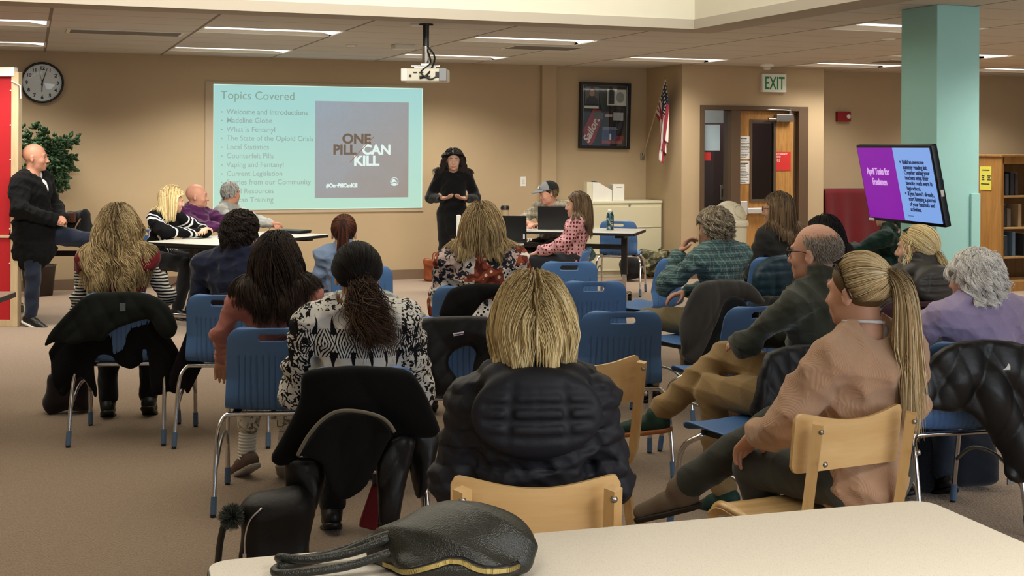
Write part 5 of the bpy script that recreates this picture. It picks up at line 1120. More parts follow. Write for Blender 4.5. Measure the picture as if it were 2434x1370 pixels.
    for sx in (-1, 1):
        F.ell(Hh(sx*0.036, 0.062, -0.035), np.array([0.022, 0.022, 0.024])*hs, 0.02, Rh); F.cut_ell(Hh(sx*0.030, 0.102, 0.002), np.array([0.017, 0.014, 0.010])*hs, 0.012, Rh)
        if ears: F.ell(Hh(sx*0.079, -0.008, -0.012), np.array([0.0085, 0.019, 0.031])*hs, 0.006, Rh @ rotm(sx*-20, 0, 0)); F.cut_ell(Hh(sx*0.089, 0.0, -0.008), np.array([0.006, 0.009, 0.017])*hs, 0.004, Rh)
    F.cone(Hh(0, 0.088, 0.006), Hh(0, 0.108, -0.036), 0.0085*hs, 0.0125*hs, 0.012)
    for sx in (-1, 1): F.cone(Hh(sx*0.009, 0.098, -0.040), Hh(sx*0.011, 0.095, -0.041), 0.0075*hs, 0.0075*hs, 0.006)
    F.cone(Hh(-0.034, 0.083, 0.020), Hh(0.034, 0.083, 0.020), 0.0095*hs, 0.0095*hs, 0.014); F.cone(Hh(-0.018, 0.087, -0.064), Hh(0.018, 0.087, -0.064), 0.0075*hs, 0.0075*hs, 0.008); F.cone(Hh(-0.015, 0.088, -0.075), Hh(0.015, 0.088, -0.075), 0.0075*hs, 0.0075*hs, 0.008); F.cut_cone(Hh(-0.022, 0.099, -0.0695), Hh(0.022, 0.099, -0.0695), 0.0035, 0.0035, 0.004)
    for q in 'LR':
        armp(F, q, -0.004 if bare else -0.014, r2=0.034 if not bare else 0.027); legp(F, q, -0.014 if not bare else -0.004); fw_ = unit(J['T'+q]-J['A'+q]); dn_ = -unit(np.array([0, 0, 1.0])-fw_*fw_[2]); F.cone(J['A'+q]+dn_*0.01, J['A'+q]+fw_*0.11+dn_*0.035, 0.028, 0.016, 0.02)
        hd = (hands or {}).get(q, {})
        if hd is not None:
            E, Wr = J['E'+q], J['W'+q]; dr = hd.get('d', unit(Wr-E)); nr = hd.get('n', (0, 0.0, -1.0)); hand_prims(F, Wr, dr, nr, hd.get('curl', 0.55), hd.get('side', 1 if q == 'R' else -1), hd.get('s', 0.98), hd.get('spread', 0.2), hd.get('thumb', 0.6))
    if extra: extra(F, J, Cc, Rh, 'body')
    body = fobj(F, 'person', skinmat(skin), None); body.location = loc; body.rotation_euler = (0, 0, h); tag(body, label, 'person')
    B = dict(C=Cc, R=Rh, hs=hs, obj=body, J=J, T=T, Hh=Hh)
    # --- clothing
    if trousers:
        t_ = trousers; F = Field(lo, hi, vox); F.ell(T((0, 0, 0.55)), np.array([0.172*ws, 0.132*ws, 0.118+0.004]), 0.04); e = t_.get('e', 0.012)
        for q in 'LR': legp(F, q, e, stop=t_.get('stop', 0.93), cut=t_.get('cut', 0.012))
        F.folds(t_.get('fold', 0.0035), 46, 3); fobj(F, t_.get('name', 'trousers'), t_['mat'], body)
    if top:
        for gi, t_ in enumerate(top if isinstance(top, list) else [top]):
            F = Field(lo, hi, vox); e = t_.get('e', 0.012); torso(F, e, low=t_.get('low', True))
            if t_.get('sleeves', True):
                for q in 'LR': armp(F, q, e+t_.get('ae', 0.0), 0.03, t_.get('stop', 0.95))
            if t_.get('hem', 0):
                F.cone(T((0, 0, 0.56)), T((0, 0, 0.56-t_['hem'])), t_.get('hr', 0.15)*ws+e, t_.get('hr', 0.15)*1.03*ws+e, 0.05, ((0, 1, 0), 0.82))
            ch = t_.get('collar', 0.0); nb = T((0, -0.012, 1.045)); nt = unit(Cc+Rh @ np.array([0, -0.02, -0.06])-nb)
            if t_.get('neck', 0.0) is not None:
                x_ = unit(cross(nt, (0, 1, 0))); y_ = cross(nt, x_); Mn = np.stack([x_, y_, nt], 1); nr_ = 0.062*ws+t_.get('nw', 0.0)
                F.cut_cone(nb+nt*0.02, nb+nt*0.25, nr_, nr_+0.01, 0.006)
                zz = 0.0
                while zz <= ch+1e-6: F.torus(nb+nt*(0.018+zz), Mn, nr_+0.004, t_.get('ct', 0.0075), 0.012); zz += 0.008
            if t_.get('front'): fo = t_['front']; F.cut_cone(T((0, 0.06, 1.05)), T((0, 0.16, fo)), 0.035, 0.012, 0.01)
            if t_.get('quilt'):
                qs, qa = t_['quilt'], t_.get('qa', 0.010); F.apply(lambda x, y, z: -qa*(np.abs(np.sin(np.pi*(z+0.02*np.abs(x)*np.sin(20*x))/qs))**0.55-0.75))
            F.folds(t_.get('fold', 0.007), t_.get('ff', 34), t_.get('seed', 5), aniso=t_.get('an', (1, 1, 1)))
            F.folds(t_.get('fold', 0.007)*0.45, t_.get('ff', 34)*2.3, t_.get('seed', 5)+1, aniso=t_.get('an', (1, 1, 1)))
            if t_.get('fn'): t_['fn'](F, J, T, Cc, Rh)
            fobj(F, t_.get('name', 'shirt'), t_['mat'], body)
    if trousers and trousers.get('socks'):
        for q in 'LR':
            A, K = J['A'+q], J['K'+q]; u_ = unit(K-A); F = Field(np.minimum(A, A+u_*0.14)-0.07, np.maximum(A, A+u_*0.14)+0.07, 0.004); F.cone(A-u_*0.01, A+u_*0.11, 0.041, 0.042, 0); F.plane(A+u_*0.105, u_, 0.006); F.apply(lambda x, y, z: -0.003*np.sin(z*420)); fobj(F, 'sock', trousers['socks'], body)
    if shoes:
        for q in 'LR':
            A, Tt = J['A'+q], J['T'+q]; fw = unit((Tt-A)*np.array([1, 1, 1])); up = np.array([0, 0, 1.0]) if shoes.get('up') is None else shoes['up']; dn = -unit(up-fw*np.dot(up, fw))
            F = Field(np.minimum(A, Tt)-0.12, np.maximum(A, Tt)+0.12, 0.005); he = A+dn*0.035-fw*0.035
            to = he+fw*0.235; F.cone(he+fw*0.01, he+fw*0.10, 0.036, 0.036, 0.02); F.cone(he+fw*0.10, to-fw*0.03+dn*0.012, 0.037, 0.030, 0.02); F.cone(A+dn*0.0, he+fw*0.02, 0.040, 0.036, 0.02); F.plane(he+dn*0.034, dn, 0.008)
            if shoes.get('boot'): F.cone(A, A+unit(J['K'+q]-A)*shoes['boot'], 0.042, 0.048, 0.02)
            so_ = fobj(F, 'shoe', shoes['mat'], body)
            F = Field(np.minimum(A, Tt)-0.12, np.maximum(A, Tt)+0.12, 0.005); sl_c = dn*0.030; F.cone(he+fw*0.008+sl_c, he+fw*0.10+sl_c, 0.040, 0.041, 0.02); F.cone(he+fw*0.10+sl_c, to-fw*0.03+sl_c, 0.042, 0.036, 0.02); F.plane(he+dn*0.045, dn, 0.004); F.plane(he+dn*0.024, -dn, 0.004); fobj(F, 'sole', shoes.get('sole', M['black']), so_)
    if face_:
        for sx in (-1, 1):
            e_ = MB(); e_.lathe([(0.0125*math.sin(t_), -0.0125*math.cos(t_)) for t_ in [math.pi*k/10 for k in range(11)]], n=16); c_ = Hh(sx*0.030, 0.0755, 0.002); o = e_.build('eye', plain('eye white', 'b3aaa2', 0.3), body, smooth=True, loc=c_)
            g_ = Hh(sx*0.030, 0.0862, 0.002); MB().lathe([(0.0, 0.0035), (0.0045, 0.0025), (0.006, 0.0)], n=14).build('iris', plain('brown iris', '3a2618', 0.2), o, M=Matrix.Translation(Vector(g_-c_)) @ Matrix([list(r_) for r_ in Rh]).to_4x4() @ Matrix.Rotation(R_(-90), 4, 'X'))
            F = Field(Hh(0, 0.08, 0.02)-0.07, Hh(0, 0.08, 0.02)+0.07, 0.003); F.cone(Hh(sx*0.014, 0.094, 0.021), Hh(sx*0.034, 0.089, 0.027), 0.0035, 0.0035, 0); F.cone(Hh(sx*0.034, 0.089, 0.027), Hh(sx*0.047, 0.078, 0.022), 0.0035, 0.002, 0.002); fobj(F, 'eyebrow', face_ if not isinstance(face_, bool) else plain('dark brow', '3b2a20', 0.8), body)
        F = Field(Hh(0, 0.09, -0.07)-0.05, Hh(0, 0.09, -0.07)+0.05, 0.0025); F.cone(Hh(-0.019, 0.0885, -0.0655), Hh(0.019, 0.0885, -0.0655), 0.0055, 0.0055, 0); F.cone(Hh(-0.014, 0.090, -0.074), Hh(0.014, 0.090, -0.074), 0.0065, 0.0065, 0.002); F.cut_cone(Hh(-0.025, 0.099, -0.0697), Hh(0.025, 0.099, -0.0697), 0.0025, 0.0025, 0.001); fobj(F, 'lips', plain('lips '+skin, '9c5c50', 0.45), body)
    if glasses:
        g = MB(); gm = glasses.get('mat', M['black']); r_ = glasses.get('r', 0.0022)
        if glasses.get('up'):   # pushed up on the crown
            oy, oz, px_ = glasses.get('oy', 0.045), glasses.get('oz', 0.108), 0.03
        else: oy, oz, px_ = 0.108, 0.0, 0.03
        for sx in (-1, 1):
            pts = []
            for k_ in range(17):
                t_ = 2*math.pi*k_/16; x = sx*px_+0.026*math.cos(t_); zz = 0.019*math.sin(t_)
                pts.append(Hh(x, oy-0.35*abs(x)**1.2*(1 if not glasses.get('up') else 0.6), oz+zz*(0.5 if glasses.get('up') else 1)+0.0) if not glasses.get('up') else Hh(x, oy+zz*0.9, oz-0.5*zz*0.9-2.6*x*x))
            g.tube([Vector(q) for q in pts], r_*1.1, 6)
            if glasses.get('lens'): pass
            if glasses.get('up'): tp = [Hh(sx*0.056, oy, oz-0.012), Hh(sx*0.074, oy-0.03, oz-0.04), Hh(sx*0.083, oy-0.055, oz-0.09), Hh(sx*0.083, oy-0.075, oz-0.125)]
            else: tp = [Hh(sx*0.056, 0.098, 0.006), Hh(sx*0.073, 0.07, 0.008), Hh(sx*0.082, 0.01, 0.006), Hh(sx*0.082, -0.018, -0.012)]
            g.tube(smoothpath([Vector(q) for q in tp], 5), r_, 6)
        g.tube([Vector(Hh(-0.006, oy, oz+0.002)), Vector(Hh(0.006, oy, oz+0.002))], r_, 6)
        gl_ = g.build('eyeglasses' if not glasses.get('up') else 'sunglasses', gm, body, smooth=True)
        if glasses.get('lens'):
            for sx in (-1, 1):
                l_ = MB(); pts = [Vector(Hh(sx*px_+0.025*math.cos(t_), oy+0.018*math.sin(t_)*0.9, oz-0.5*0.018*math.sin(t_)*0.9-2.6*(sx*px_+0.025*math.cos(t_))**2)) for t_ in [2*math.pi*k_/16 for k_ in range(16)]]; l_.add(pts, [tuple(range(16))]); o = l_.build('lens', glasses['lens'], gl_); sm = o.modifiers.new('s', 'SOLIDIFY'); sm.thickness = 0.002
    if hair:
        w = ws; e = 0.022
        coll = [(T((0, -0.008, 0.87)), np.array([0.158*w+e, 0.112*w+e, 0.175*s+e]), None), (T((0.10*w, -0.015, 0.975)), np.array([0.10+e, 0.06+e, 0.06+e]), None), (T((-0.10*w, -0.015, 0.975)), np.array([0.10+e, 0.06+e, 0.06+e]), None)]
        make_hair(hair, B, coll+hair.get('coll', []), vox)
    return B
# ------------------------------------------------------------ cloth materials
def stripes(name, c1, c2, period, duty=0.5, axis=2, rough=0.9, warp=0.0):
    n = NT(name); s3 = n.n('SeparateXYZ', i_0=n.co()); u = s3.outputs[axis]
    if warp: u = n.math('ADD', u, n.math('MULTIPLY', n.noise(9, 2), warp))
    f = n.math('LESS_THAN', n.math('MODULO', n.math('ADD', u, period*200), period), period*duty); return n.out(n.mix(f, lin(c1), lin(c2)), rough, spec=0.2, sheen=0.1)
def plaid(name, base, line, line2, per=0.021):
    n = NT(name); s3 = n.n('SeparateXYZ', i_0=n.co()); nz = n.math('MULTIPLY', n.noise(4, 1), 0.006)
    def ln(o, p, d): return n.math('LESS_THAN', n.math('MODULO', n.math('ADD', n.math('ADD', o, nz), p*200), p), p*d)
    xy = n.math('ADD', s3.outputs[0], n.math('MULTIPLY', s3.outputs[1], 0.8))
    c = n.mix(n.math('MULTIPLY', ln(xy, per, 0.35), 0.6), lin(base), lin(line)); c = n.mix(n.math('MULTIPLY', ln(s3.outputs[2], per, 0.35), 0.6), c, lin(line)); c = n.mix(n.math('MULTIPLY', ln(s3.outputs[2], per*2, 0.15), 0.8), c, lin(line2)); c = n.mix(n.math('MULTIPLY', ln(xy, per*2, 0.12), 0.6), c, lin(line2))
    return n.out(c, 0.9, spec=0.15, sheen=0.1)
def dots(name, base, ring, core, sc_=34):
    n = NT(name); vo = n.n('TexVoronoi', i_Scale=sc_, i_Randomness=0.25); n.l(n.co((1, 1, 0.8)), vo.inputs[0]); d = vo.outputs['Distance']
    return n.out(n.ramp(d, [(0.0, lin(core)), (0.18, lin(ring)), (0.36, lin(base)), (0.9, lin(base))], True), 0.85, spec=0.2)
def ikat(name):
    n = NT(name); s3 = n.n('SeparateXYZ', i_0=n.co()); X, Y, Z = s3.outputs; w = n.math('MULTIPLY', n.math('SUBTRACT', n.noise(22, 2), 0.5), 0.16)
    def tri(o, per, ph=0.0): return n.math('ABSOLUTE', n.math('SUBTRACT', n.math('MODULO', n.math('ADD', n.math('DIVIDE', o, per), 50+ph), 1.0), 0.5))
    u = tri(n.math('ADD', X, n.math('MULTIPLY', Y, 0.5)), 0.066); v = n.math('ABSOLUTE', n.math('DIVIDE', n.math('SUBTRACT', Z, 0.845), 0.13)); s_ = n.math('ADD', n.math('ADD', n.math('MULTIPLY', u, 2.0), n.math('MULTIPLY', v, 1.3)), w)
    ringf = n.math('LESS_THAN', n.math('MODULO', n.math('MULTIPLY', s_, 3.3), 1.0), 0.42); inband = n.math('LESS_THAN', v, 0.42); f1 = n.math('MULTIPLY', ringf, inband)
    u2 = tri(n.math('ADD', X, n.math('MULTIPLY', Y, 0.5)), 0.066, 0.5); flame = n.math('LESS_THAN', n.math('ADD', n.math('MULTIPLY', u2, 2.4), n.math('ADD', n.math('MULTIPLY', v, 0.75), w)), 0.60); f1 = n.math('MAXIMUM', f1, n.math('MULTIPLY', flame, n.math('GREATER_THAN', v, 0.25)))
    f1 = n.math('MULTIPLY', f1, n.math('LESS_THAN', v, 0.85)); yz = n.math('GREATER_THAN', Z, 0.965); up = n.math('GREATER_THAN', n.noise(38, 3, dist=1.5), 0.56); f2 = n.math('MULTIPLY', up, yz); side = n.math('MULTIPLY', n.math('GREATER_THAN', n.math('ABSOLUTE', X), 0.17), n.math('GREATER_THAN', n.noise(34, 3, dist=2.0), 0.52))
    f = n.math('MAXIMUM', n.math('MAXIMUM', f1, f2), side); return n.out(n.mix(f, lin('dcd9d2'), lin('15151a')), 0.85, spec=0.2)
def patchwork(name):
    n = NT(name); s3 = n.n('SeparateXYZ', i_0=n.co()); X, Y, Z = s3.outputs
    vb = n.n('TexVoronoi', i_Scale=7.0, distance='CHEBYCHEV'); n.l(n.co((1, 0.6, 1)), vb.inputs[0]); sel = n.n('SeparateColor', i_0=vb.outputs['Color']).outputs[0]
    vs = n.n('TexVoronoi', i_Scale=48.0); n.l(n.co(), vs.inputs[0]); spots = n.ramp(vs.outputs['Distance'], [(0, lin('1a1517')), (0.34, lin('1a1517')), (0.36, lin('e0dad2'))], True)
    vt = n.n('TexVoronoi', i_Scale=26.0); n.l(n.co(), vt.inputs[0]); rust = n.ramp(vt.outputs['Distance'], [(0, lin('e6d8c8')), (0.22, lin('e6d8c8')), (0.24, lin('8e4630')), (0.6, lin('5c2a22'))], True)
    white = n.mix(n.math('GREATER_THAN', n.noise(26, 2, dist=1.2), 0.60), lin('ded9d4'), lin('19181c')); navy = n.mix(n.math('GREATER_THAN', n.noise(30, 3, dist=1.0), 0.52), lin('23232f'), lin('b9a49c'))
    c = n.mix(n.math('GREATER_THAN', sel, 0.28), white, spots); c = n.mix(n.math('GREATER_THAN', sel, 0.55), c, rust); c = n.mix(n.math('GREATER_THAN', sel, 0.82), c, navy); return n.out(c, 0.85, spec=0.2)
def floral(name, base, a_, b_, sc_=12, th=0.56):
    n = NT(name); c = n.mix(n.math('GREATER_THAN', n.noise(sc_, 3, dist=1.0), th), lin(base), lin(a_)); c = n.mix(n.math('GREATER_THAN', n.noise(sc_*1.4, 3, n.co((1, 1, 1), (1, 2, 0.5)), 1.0), th+0.03), c, lin(b_)); return n.out(c, 0.85, spec=0.2)
def puffer(name, c, rough=0.42, sheen=0.0): return plain(name, c, rough, 0, 0.4, 0.10, 6, 0.25, 45)
def knit(name, c, per=0.006):
    n = NT(name); s3 = n.n('SeparateXYZ', i_0=n.co()); wv = n.math('SINE', n.math('MULTIPLY', n.math('ADD', s3.outputs[0], n.math('MULTIPLY', s3.outputs[1], 0.6)), 6.283/per)); r, g, b, _ = lin(c)
    nz = n.noise(6, 3); n.bump(wv, 0.35, 0.0015); return n.out(n.mix(nz, (r*0.88, g*0.86, b*0.84, 1), (r*1.1, g*1.1, b*1.1, 1)), 0.95, spec=0.15, sheen=0.25)
KH = fabric('khaki twill', '8f7650', 0.12); JN = fabric('navy denim', '1b2232', 0.2); BK = fabric('black cloth', '0f0f11', 0.2); GRJ = fabric('charcoal jeans', '3b3d38', 0.12)
LEA = plain('black leather', '141414', 0.4, bump=0.3, bs=80)
WHS = plain('white rubber', 'd8d6cf', 0.6)
H_blonde = hairmat('golden blonde hair', '8c6f42', 'e8cd90', 'fff3c8'); H_hl = hairmat('highlighted blonde hair', '5a452a', 'cfb07a', 'fff2cf'); H_dk = hairmat('near black hair', '060404', '0f0a08', '1c130e', 0.55); H_br = hairmat('dark brown hair', '17100d', '2c2019', '45342a'); H_tail = hairmat('brown tail hair', '1d130d', '3a271b', '664a34')
H_db = hairmat('dirty blonde hair', '4a3a26', '9a8058', 'd2bb8c'); H_md = hairmat('medium brown hair', '2b2016', '5b4631', '8b7253'); H_gr = hairmat('grey blond curls', '453a2d', '8a7c68', 'b5a892'); H_wh = hairmat('white hair', 'c4bfb6', 'efece6', 'ffffff'); H_rd = hairmat('auburn hair', '24110b', '46251a', '6b3d2a'); H_st = hairmat('steel grey hair', '56544f', '8b8a85', 'b9b8b4'); H_dt = hairmat('black curly hair', '0c0806', '1c1310', '35241c')
# ------------------------------------------------------------ back row seats nearest the camera
def hood(cz, ry=0.065, w_=0.155, h_=0.11, y0=-0.15):
    def f(F, J, T, Cc, Rh):
        c = T((0, y0, cz)); F.ell(c, (w_, ry, h_), 0.02); F.cone(T((-0.10, -0.09, 1.035)), T((0.10, -0.09, 1.035)), 0.035, 0.035, 0.03); F.cone(T((-0.11, -0.02, 1.03)), T((-0.07, 0.05, 1.0)), 0.03, 0.028, 0.02); F.cone(T((0.11, -0.02, 1.03)), T((0.07, 0.05, 1.0)), 0.03, 0.028, 0.02)
        for sx in (-1, 1): F.cut_cone(T((sx*0.062, y0-ry*0.84, cz+0.085)), T((sx*0.080, y0-ry*0.86, cz-0.085)), 0.010, 0.010, 0.012)
        for dz in (-0.055, -0.015, 0.025, 0.06): F.cut_cone(T((-0.13, y0-ry*0.62, cz+dz)), T((0.0, y0-ry*1.02, cz+dz*1.1)), 0.008, 0.010, 0.010); F.cut_cone(T((0.13, y0-ry*0.62, cz+dz)), T((0.0, y0-ry*1.02, cz+dz*1.1)), 0.008, 0.010, 0.010)
    return f
person('woman with chin-length blonde hair in a navy quilted puffer jacket, seen from behind', (1266, 660, 3.34), 4, top=dict(mat=puffer('navy puffer shell', '12151f', 0.62), e=0.022, quilt=0.046, qa=0.007, ae=0.0, collar=0.03, ct=0.016, nw=0.012, name='puffer_jacket', fn=hood(0.95, 0.045, 0.162, 0.112, -0.138), fold=0.006, ff=52, hem=0.04),
    trousers=dict(mat=BK), shoes=dict(mat=LEA), hair=dict(style='bob', mat=H_blonde, n=11000, len=0.215, thick=0.0007, vol=0.026, clump=0.62, ng=170, curl=0.006, cf=0.9, back=0.5, part=0.0, lift0=0.15, stiff=0.80, seed=4, m=18, cap=0.010, taper=0.5, maxw=0.125), arms=dict(EL=(-0.205, 0.02, 0.72), ER=(0.205, 0.02, 0.72), WL=(-0.13, 0.24, 0.66), WR=(0.13, 0.24, 0.66)), hs=1.0, bulk=1.0, sh=0.155)
person('woman with long highlighted blonde ponytail in a beige knit sweater, legs crossed', (2038, 610, 4.17), 30, 'b98468', yaw=14, pitch=-2, lean=0.02, slouch=0.02,
    top=[dict(mat=fabric('white undershirt', 'd9d9dc'), e=-0.016, fold=0.0005, name='undershirt', ct=0.006, nw=0.0, collar=0.004, hem=0.07, sleeves=False), dict(mat=knit('beige knit', 'b8957a'), e=0.022, ae=0.012, name='sweater', collar=0.0, ct=0.006, nw=0.012, fold=0.009, ff=26, hem=0.02, stop=0.88)], trousers=dict(mat=GRJ, stop=0.86, cut=0.015), shoes=dict(mat=plain('taupe suede', '6e5f4f', 0.85, bump=0.3), sole=plain('dark heel', '2b241e', 0.6), boot=0.06),
    hair=dict(style='pony', mat=H_hl, n=7000, thick=0.0007, tie=(0.10, -0.93, 0.30), len=0.50, vol=0.012, seed=3, tw=0.008, sp=0.06, nt=4200, tng=110, tst=0.62, wisps=0, tiemat=H_blonde, fan=1.4), glasses=dict(up=True, mat=plain('tortoise frame', '2a1d16', 0.25), r=0.003, lens=plain('dark lens', '202428', 0.15)),
    arms=dict(EL=(-0.275, 0.06, 0.72), WL=(-0.20, 0.29, 0.63), ER=(0.25, 0.05, 0.74), WR=(0.08, 0.28, 0.66)), legs=dict(KR=(-0.02, 0.40, 0.62), AR=(-0.19, 0.70, 0.36), TR=(-0.28, 0.84, 0.30), KL=(-0.12, 0.38, 0.50), AL=(-0.03, 0.33, 0.10), TL=(-0.05, 0.47, 0.04)), hands=dict(L=dict(d=(0.2, 0.75, -0.6), curl=0.6)), sh=0.17)
person('woman with dark low ponytail in a white blouse with black ikat print', (849, 583, 4.98), 5, 'b88c6c', top=dict(mat=ikat('black and white ikat print'), e=0.022, ae=0.012, name='blouse', fold=0.008, ct=0.006, nw=0.016), trousers=dict(mat=BK), shoes=dict(mat=LEA, boot=0.2),
    hair=dict(style='pony', mat=H_dk, tailmat=H_tail, n=6000, thick=0.0009, tie=(0.18, -0.86, -0.52), len=0.27, vol=0.016, seed=8, tw=0.012, sp=0.28, nt=2600, tng=46, curl=0.018, cf=1.8, tst=0.74, swing=(0.06, -0.01, 0.03), tiemat=H_dk, fan=1.8), sh=0.18, hs=0.98, bulk=1.04, pitch=-4)
# ------------------------------------------------------------ left block
person('woman with long dark brown hair in a dusty pink top', (658, 558, 5.82), 6, 'b58468', yaw=-6, top=dict(mat=fabric('dusty pink jersey', 'ab6f65', 0.08), e=0.012, fold=0.007, name='top', sh=0), trousers=dict(mat=floral('floral leggings', 'd8d4c6', '7d7466', 'a49a86', 26), stop=0.62, cut=0.010, name='leggings', socks=plain('white sock', 'd6d3c8', 0.9, bump=0.3)), shoes=dict(mat=plain('brown trainer', '5a463c', 0.7, bump=0.4), sole=plain('pale sole', '9d968c', 0.6)),
    hair=dict(style='long', mat=H_br, taper=0.22, n=7000, len=0.31, thick=0.0010, vol=0.022, clump=0.5, ng=150, part=0.0, back=0.45, lift0=0.10, seed=12, m=20, curl=0.012, cf=1.1, stiff=0.78, cap=0.007), legs=dict(KL=(-0.15, 0.42, 0.50), AL=(-0.165, 0.42, 0.11), TL=(-0.24, 0.53, 0.045), KR=(0.05, 0.42, 0.50), AR=(0.02, 0.36, 0.12), TR=(0.03, 0.48, 0.05)), arms=dict(EL=(-0.24, 0.0, 0.74), WL=(-0.26, 0.2, 0.60)), sh=0.172)
person('woman with long wavy blonde hair in a dark red vest over striped sleeves', (280, 490, 7.2), 8, 'b98a6c', top=[dict(mat=stripes('black and white stripes', 'd5d2ca', '16161a', 0.017, 0.5, warp=0.02), e=0.010, name='striped_shirt'), dict(mat=fabric('dark red vest', '5d0f18', 0.12), e=0.030, sleeves=False, name='vest', fold=0.008, collar=0.02, ct=0.012)], trousers=dict(mat=BK), shoes=dict(mat=LEA, boot=0.2),
    hair=dict(style='long', mat=H_db, taper=0.20, n=6500, len=0.44, thick=0.0012, vol=0.026, clump=0.55, ng=110, part=0.0, back=0.4, lift0=0.12, seed=5, m=24, curl=0.016, cf=2.2, stiff=0.78, cap=0.007), arms=dict(ER=(0.27, 0.03, 0.74)), legs=dict(AR=(0.12, 0.42, 0.10), KR=(0.12, 0.42, 0.5)), sh=0.17, hs=0.99)
person('woman with short dark wavy hair in a navy blue fleece', (573, 505, 7.25), -8, 'a9795c', yaw=-12, top=dict(mat=fabric('navy fleece', '141b33', 0.12, sheen=0.3), e=0.028, collar=0.045, ct=0.010, fold=0.007, name='fleece'), trousers=dict(mat=BK), shoes=dict(mat=LEA), hair=dict(style='short', mat=H_dt, n=4500, len=0.085, thick=0.0013, vol=0.02, lift=0.15, mess=0.35, curl=0.010, cf=1.3, clump=0.5, ng=170, seed=2, m=10, lo=-0.75, cap=0.010), bulk=1.12, sh=0.19)
person('girl with long auburn ponytail in a pale blue long-sleeved shirt', (818, 515, 8.65), 4, 'b98a6c', yaw=0, top=dict(mat=fabric('pale blue jersey', '7285a3', 0.10), e=0.014, fold=0.008, name='shirt', nw=-0.012), trousers=dict(mat=JN), shoes=dict(mat=LEA), hair=dict(style='pony', mat=H_rd, n=4500, thick=0.0013, tie=(0.0, -0.85, 0.52), len=0.30, vol=0.012, seed=6, tw=0.010, sp=0.06, nt=2200, tng=50, tst=0.5, fan=0.6), bulk=0.96, sh=0.165)
person('small child in a pale floral t-shirt standing before the woman in ikat print', (856, 606, 6.25), 5, 'c39a7c', hz=0.50, top=dict(mat=floral('grey pink floral jersey', '8f9391', 'b88478', 'b9bcb8', 10, 0.54), e=0.012, stop=0.3, name='tshirt', fold=0.006, hem=0.05), trousers=dict(mat=JN), hair=dict(style='short', mat=H_br, n=2500, len=0.09, thick=0.0014, cap=0.008, seed=9), legs=dict(HL=(-0.07, 0, 0.48), HR=(0.07, 0, 0.48), KL=(-0.08, 0.02, 0.27), KR=(0.08, 0.02, 0.27), AL=(-0.08, 0, 0.07), AR=(0.08, 0, 0.07), TL=(-0.09, 0.13, 0.03), TR=(0.09, 0.13, 0.03)), shoes=dict(mat=LEA), arms=dict(ER=(0.27, -0.02, 0.74), WR=(0.31, 0.18, 0.66), EL=(-0.2, 0.08, 0.66), WL=(-0.12, 0.2, 0.6)), bulk=1.05, hs=0.92, sh=0.165, bare=True)
# ------------------------------------------------------------ centre
person('woman with layered light brown hair in a multicoloured patchwork print blouse', (1146, 488, 7.42), -4, 'b98a6c', top=dict(mat=patchwork('patchwork print'), e=0.026, ae=0.006, name='blouse', fold=0.008, hem=0.03), trousers=dict(mat=fabric('cream corduroy', 'a4957a', 0.1)), shoes=dict(mat=LEA), hair=dict(style='bob', mat=H_db, n=6000, len=0.25, thick=0.0012, vol=0.030, clump=0.55, ng=150, part=-0.1, back=0.4, lift0=0.10, seed=7, m=16, curl=0.006, cf=1.2, stiff=0.80, cap=0.010), legs=dict(KL=(-0.28, 0.36, 0.52), AL=(-0.33, 0.30, 0.10), TL=(-0.37, 0.42, 0.04), KR=(0.12, 0.42, 0.5)), bulk=1.12, sh=0.18)
# ------------------------------------------------------------ right block
person('man with curly grey-blond hair in a green plaid shirt, hand on chin', (1698, 497, 7.95), 36, 'b07c62', yaw=8, pitch=-4, lean=0.10, top=dict(mat=plaid('green blue plaid', '3f5a5c', '7f9694', '1c2c34'), e=0.020, ae=0.008, name='plaid_shirt', collar=0.018, ct=0.010, fold=0.008), trousers=dict(mat=fabric('olive khaki', '7c6f50', 0.1)), shoes=dict(mat=LEA), hair=dict(style='curly', mat=H_gr, n=5500, len=0.075, thick=0.0012, vol=0.018, lift=0.5, mess=0.5, curl=0.012, cf=1.6, clump=0.6, ng=230, seed=2, m=12, lo=-0.72, cap=0.010, fr=1.0), arms=dict(EL=(-0.27, 0.22, 0.74), WL=(-0.13, 0.24, 0.93), ER=(0.22, 0.2, 0.74), WR=(0.0, 0.32, 0.68)), hands=dict(L=dict(d=(0.35, -0.25, 0.8), n=(0.5, -0.7, 0), curl=0.7)), sh=0.185, bulk=1.0, legs=dict(KL=(-0.24, 0.40, 0.52), AL=(-0.22, 0.40, 0.09), TL=(-0.26, 0.53, 0.035)))
person('woman with long brown hair and glasses in a charcoal sweater near the door', (1848, 460, 9.6), 30, 'b98a6c', yaw=32, top=dict(mat=fabric('charcoal sweater', '2a2927', 0.1), e=0.016, name='sweater', collar=0.02, fold=0.005), trousers=dict(mat=BK), shoes=dict(mat=LEA), hair=dict(style='long', mat=H_md, n=5500, len=0.28, thick=0.0015, vol=0.020, clump=0.45, ng=90, part=0.0, back=0.5, lift0=0.10, seed=15, m=16, stiff=0.74, cap=0.008, front=0.2), glasses=dict(mat=plain('red brown frame', '4a1f1c', 0.3)), sh=0.165, hs=1.0)
person('person with dark hair seated behind the bald man in olive pullover', (1957, 514, 8.6), 30, 'a9795c', yaw=10, top=dict(mat=fabric('dark grey top', '26272a', 0.1), e=0.014, name='top'), trousers=dict(mat=BK), shoes=dict(mat=LEA), hair=dict(style='long', mat=H_dk, n=4500, len=0.34, thick=0.0015, vol=0.022, clump=0.4, ng=70, part=-0.1, back=0.3, lift0=0.12, seed=16, m=14, cap=0.010), sh=0.165)
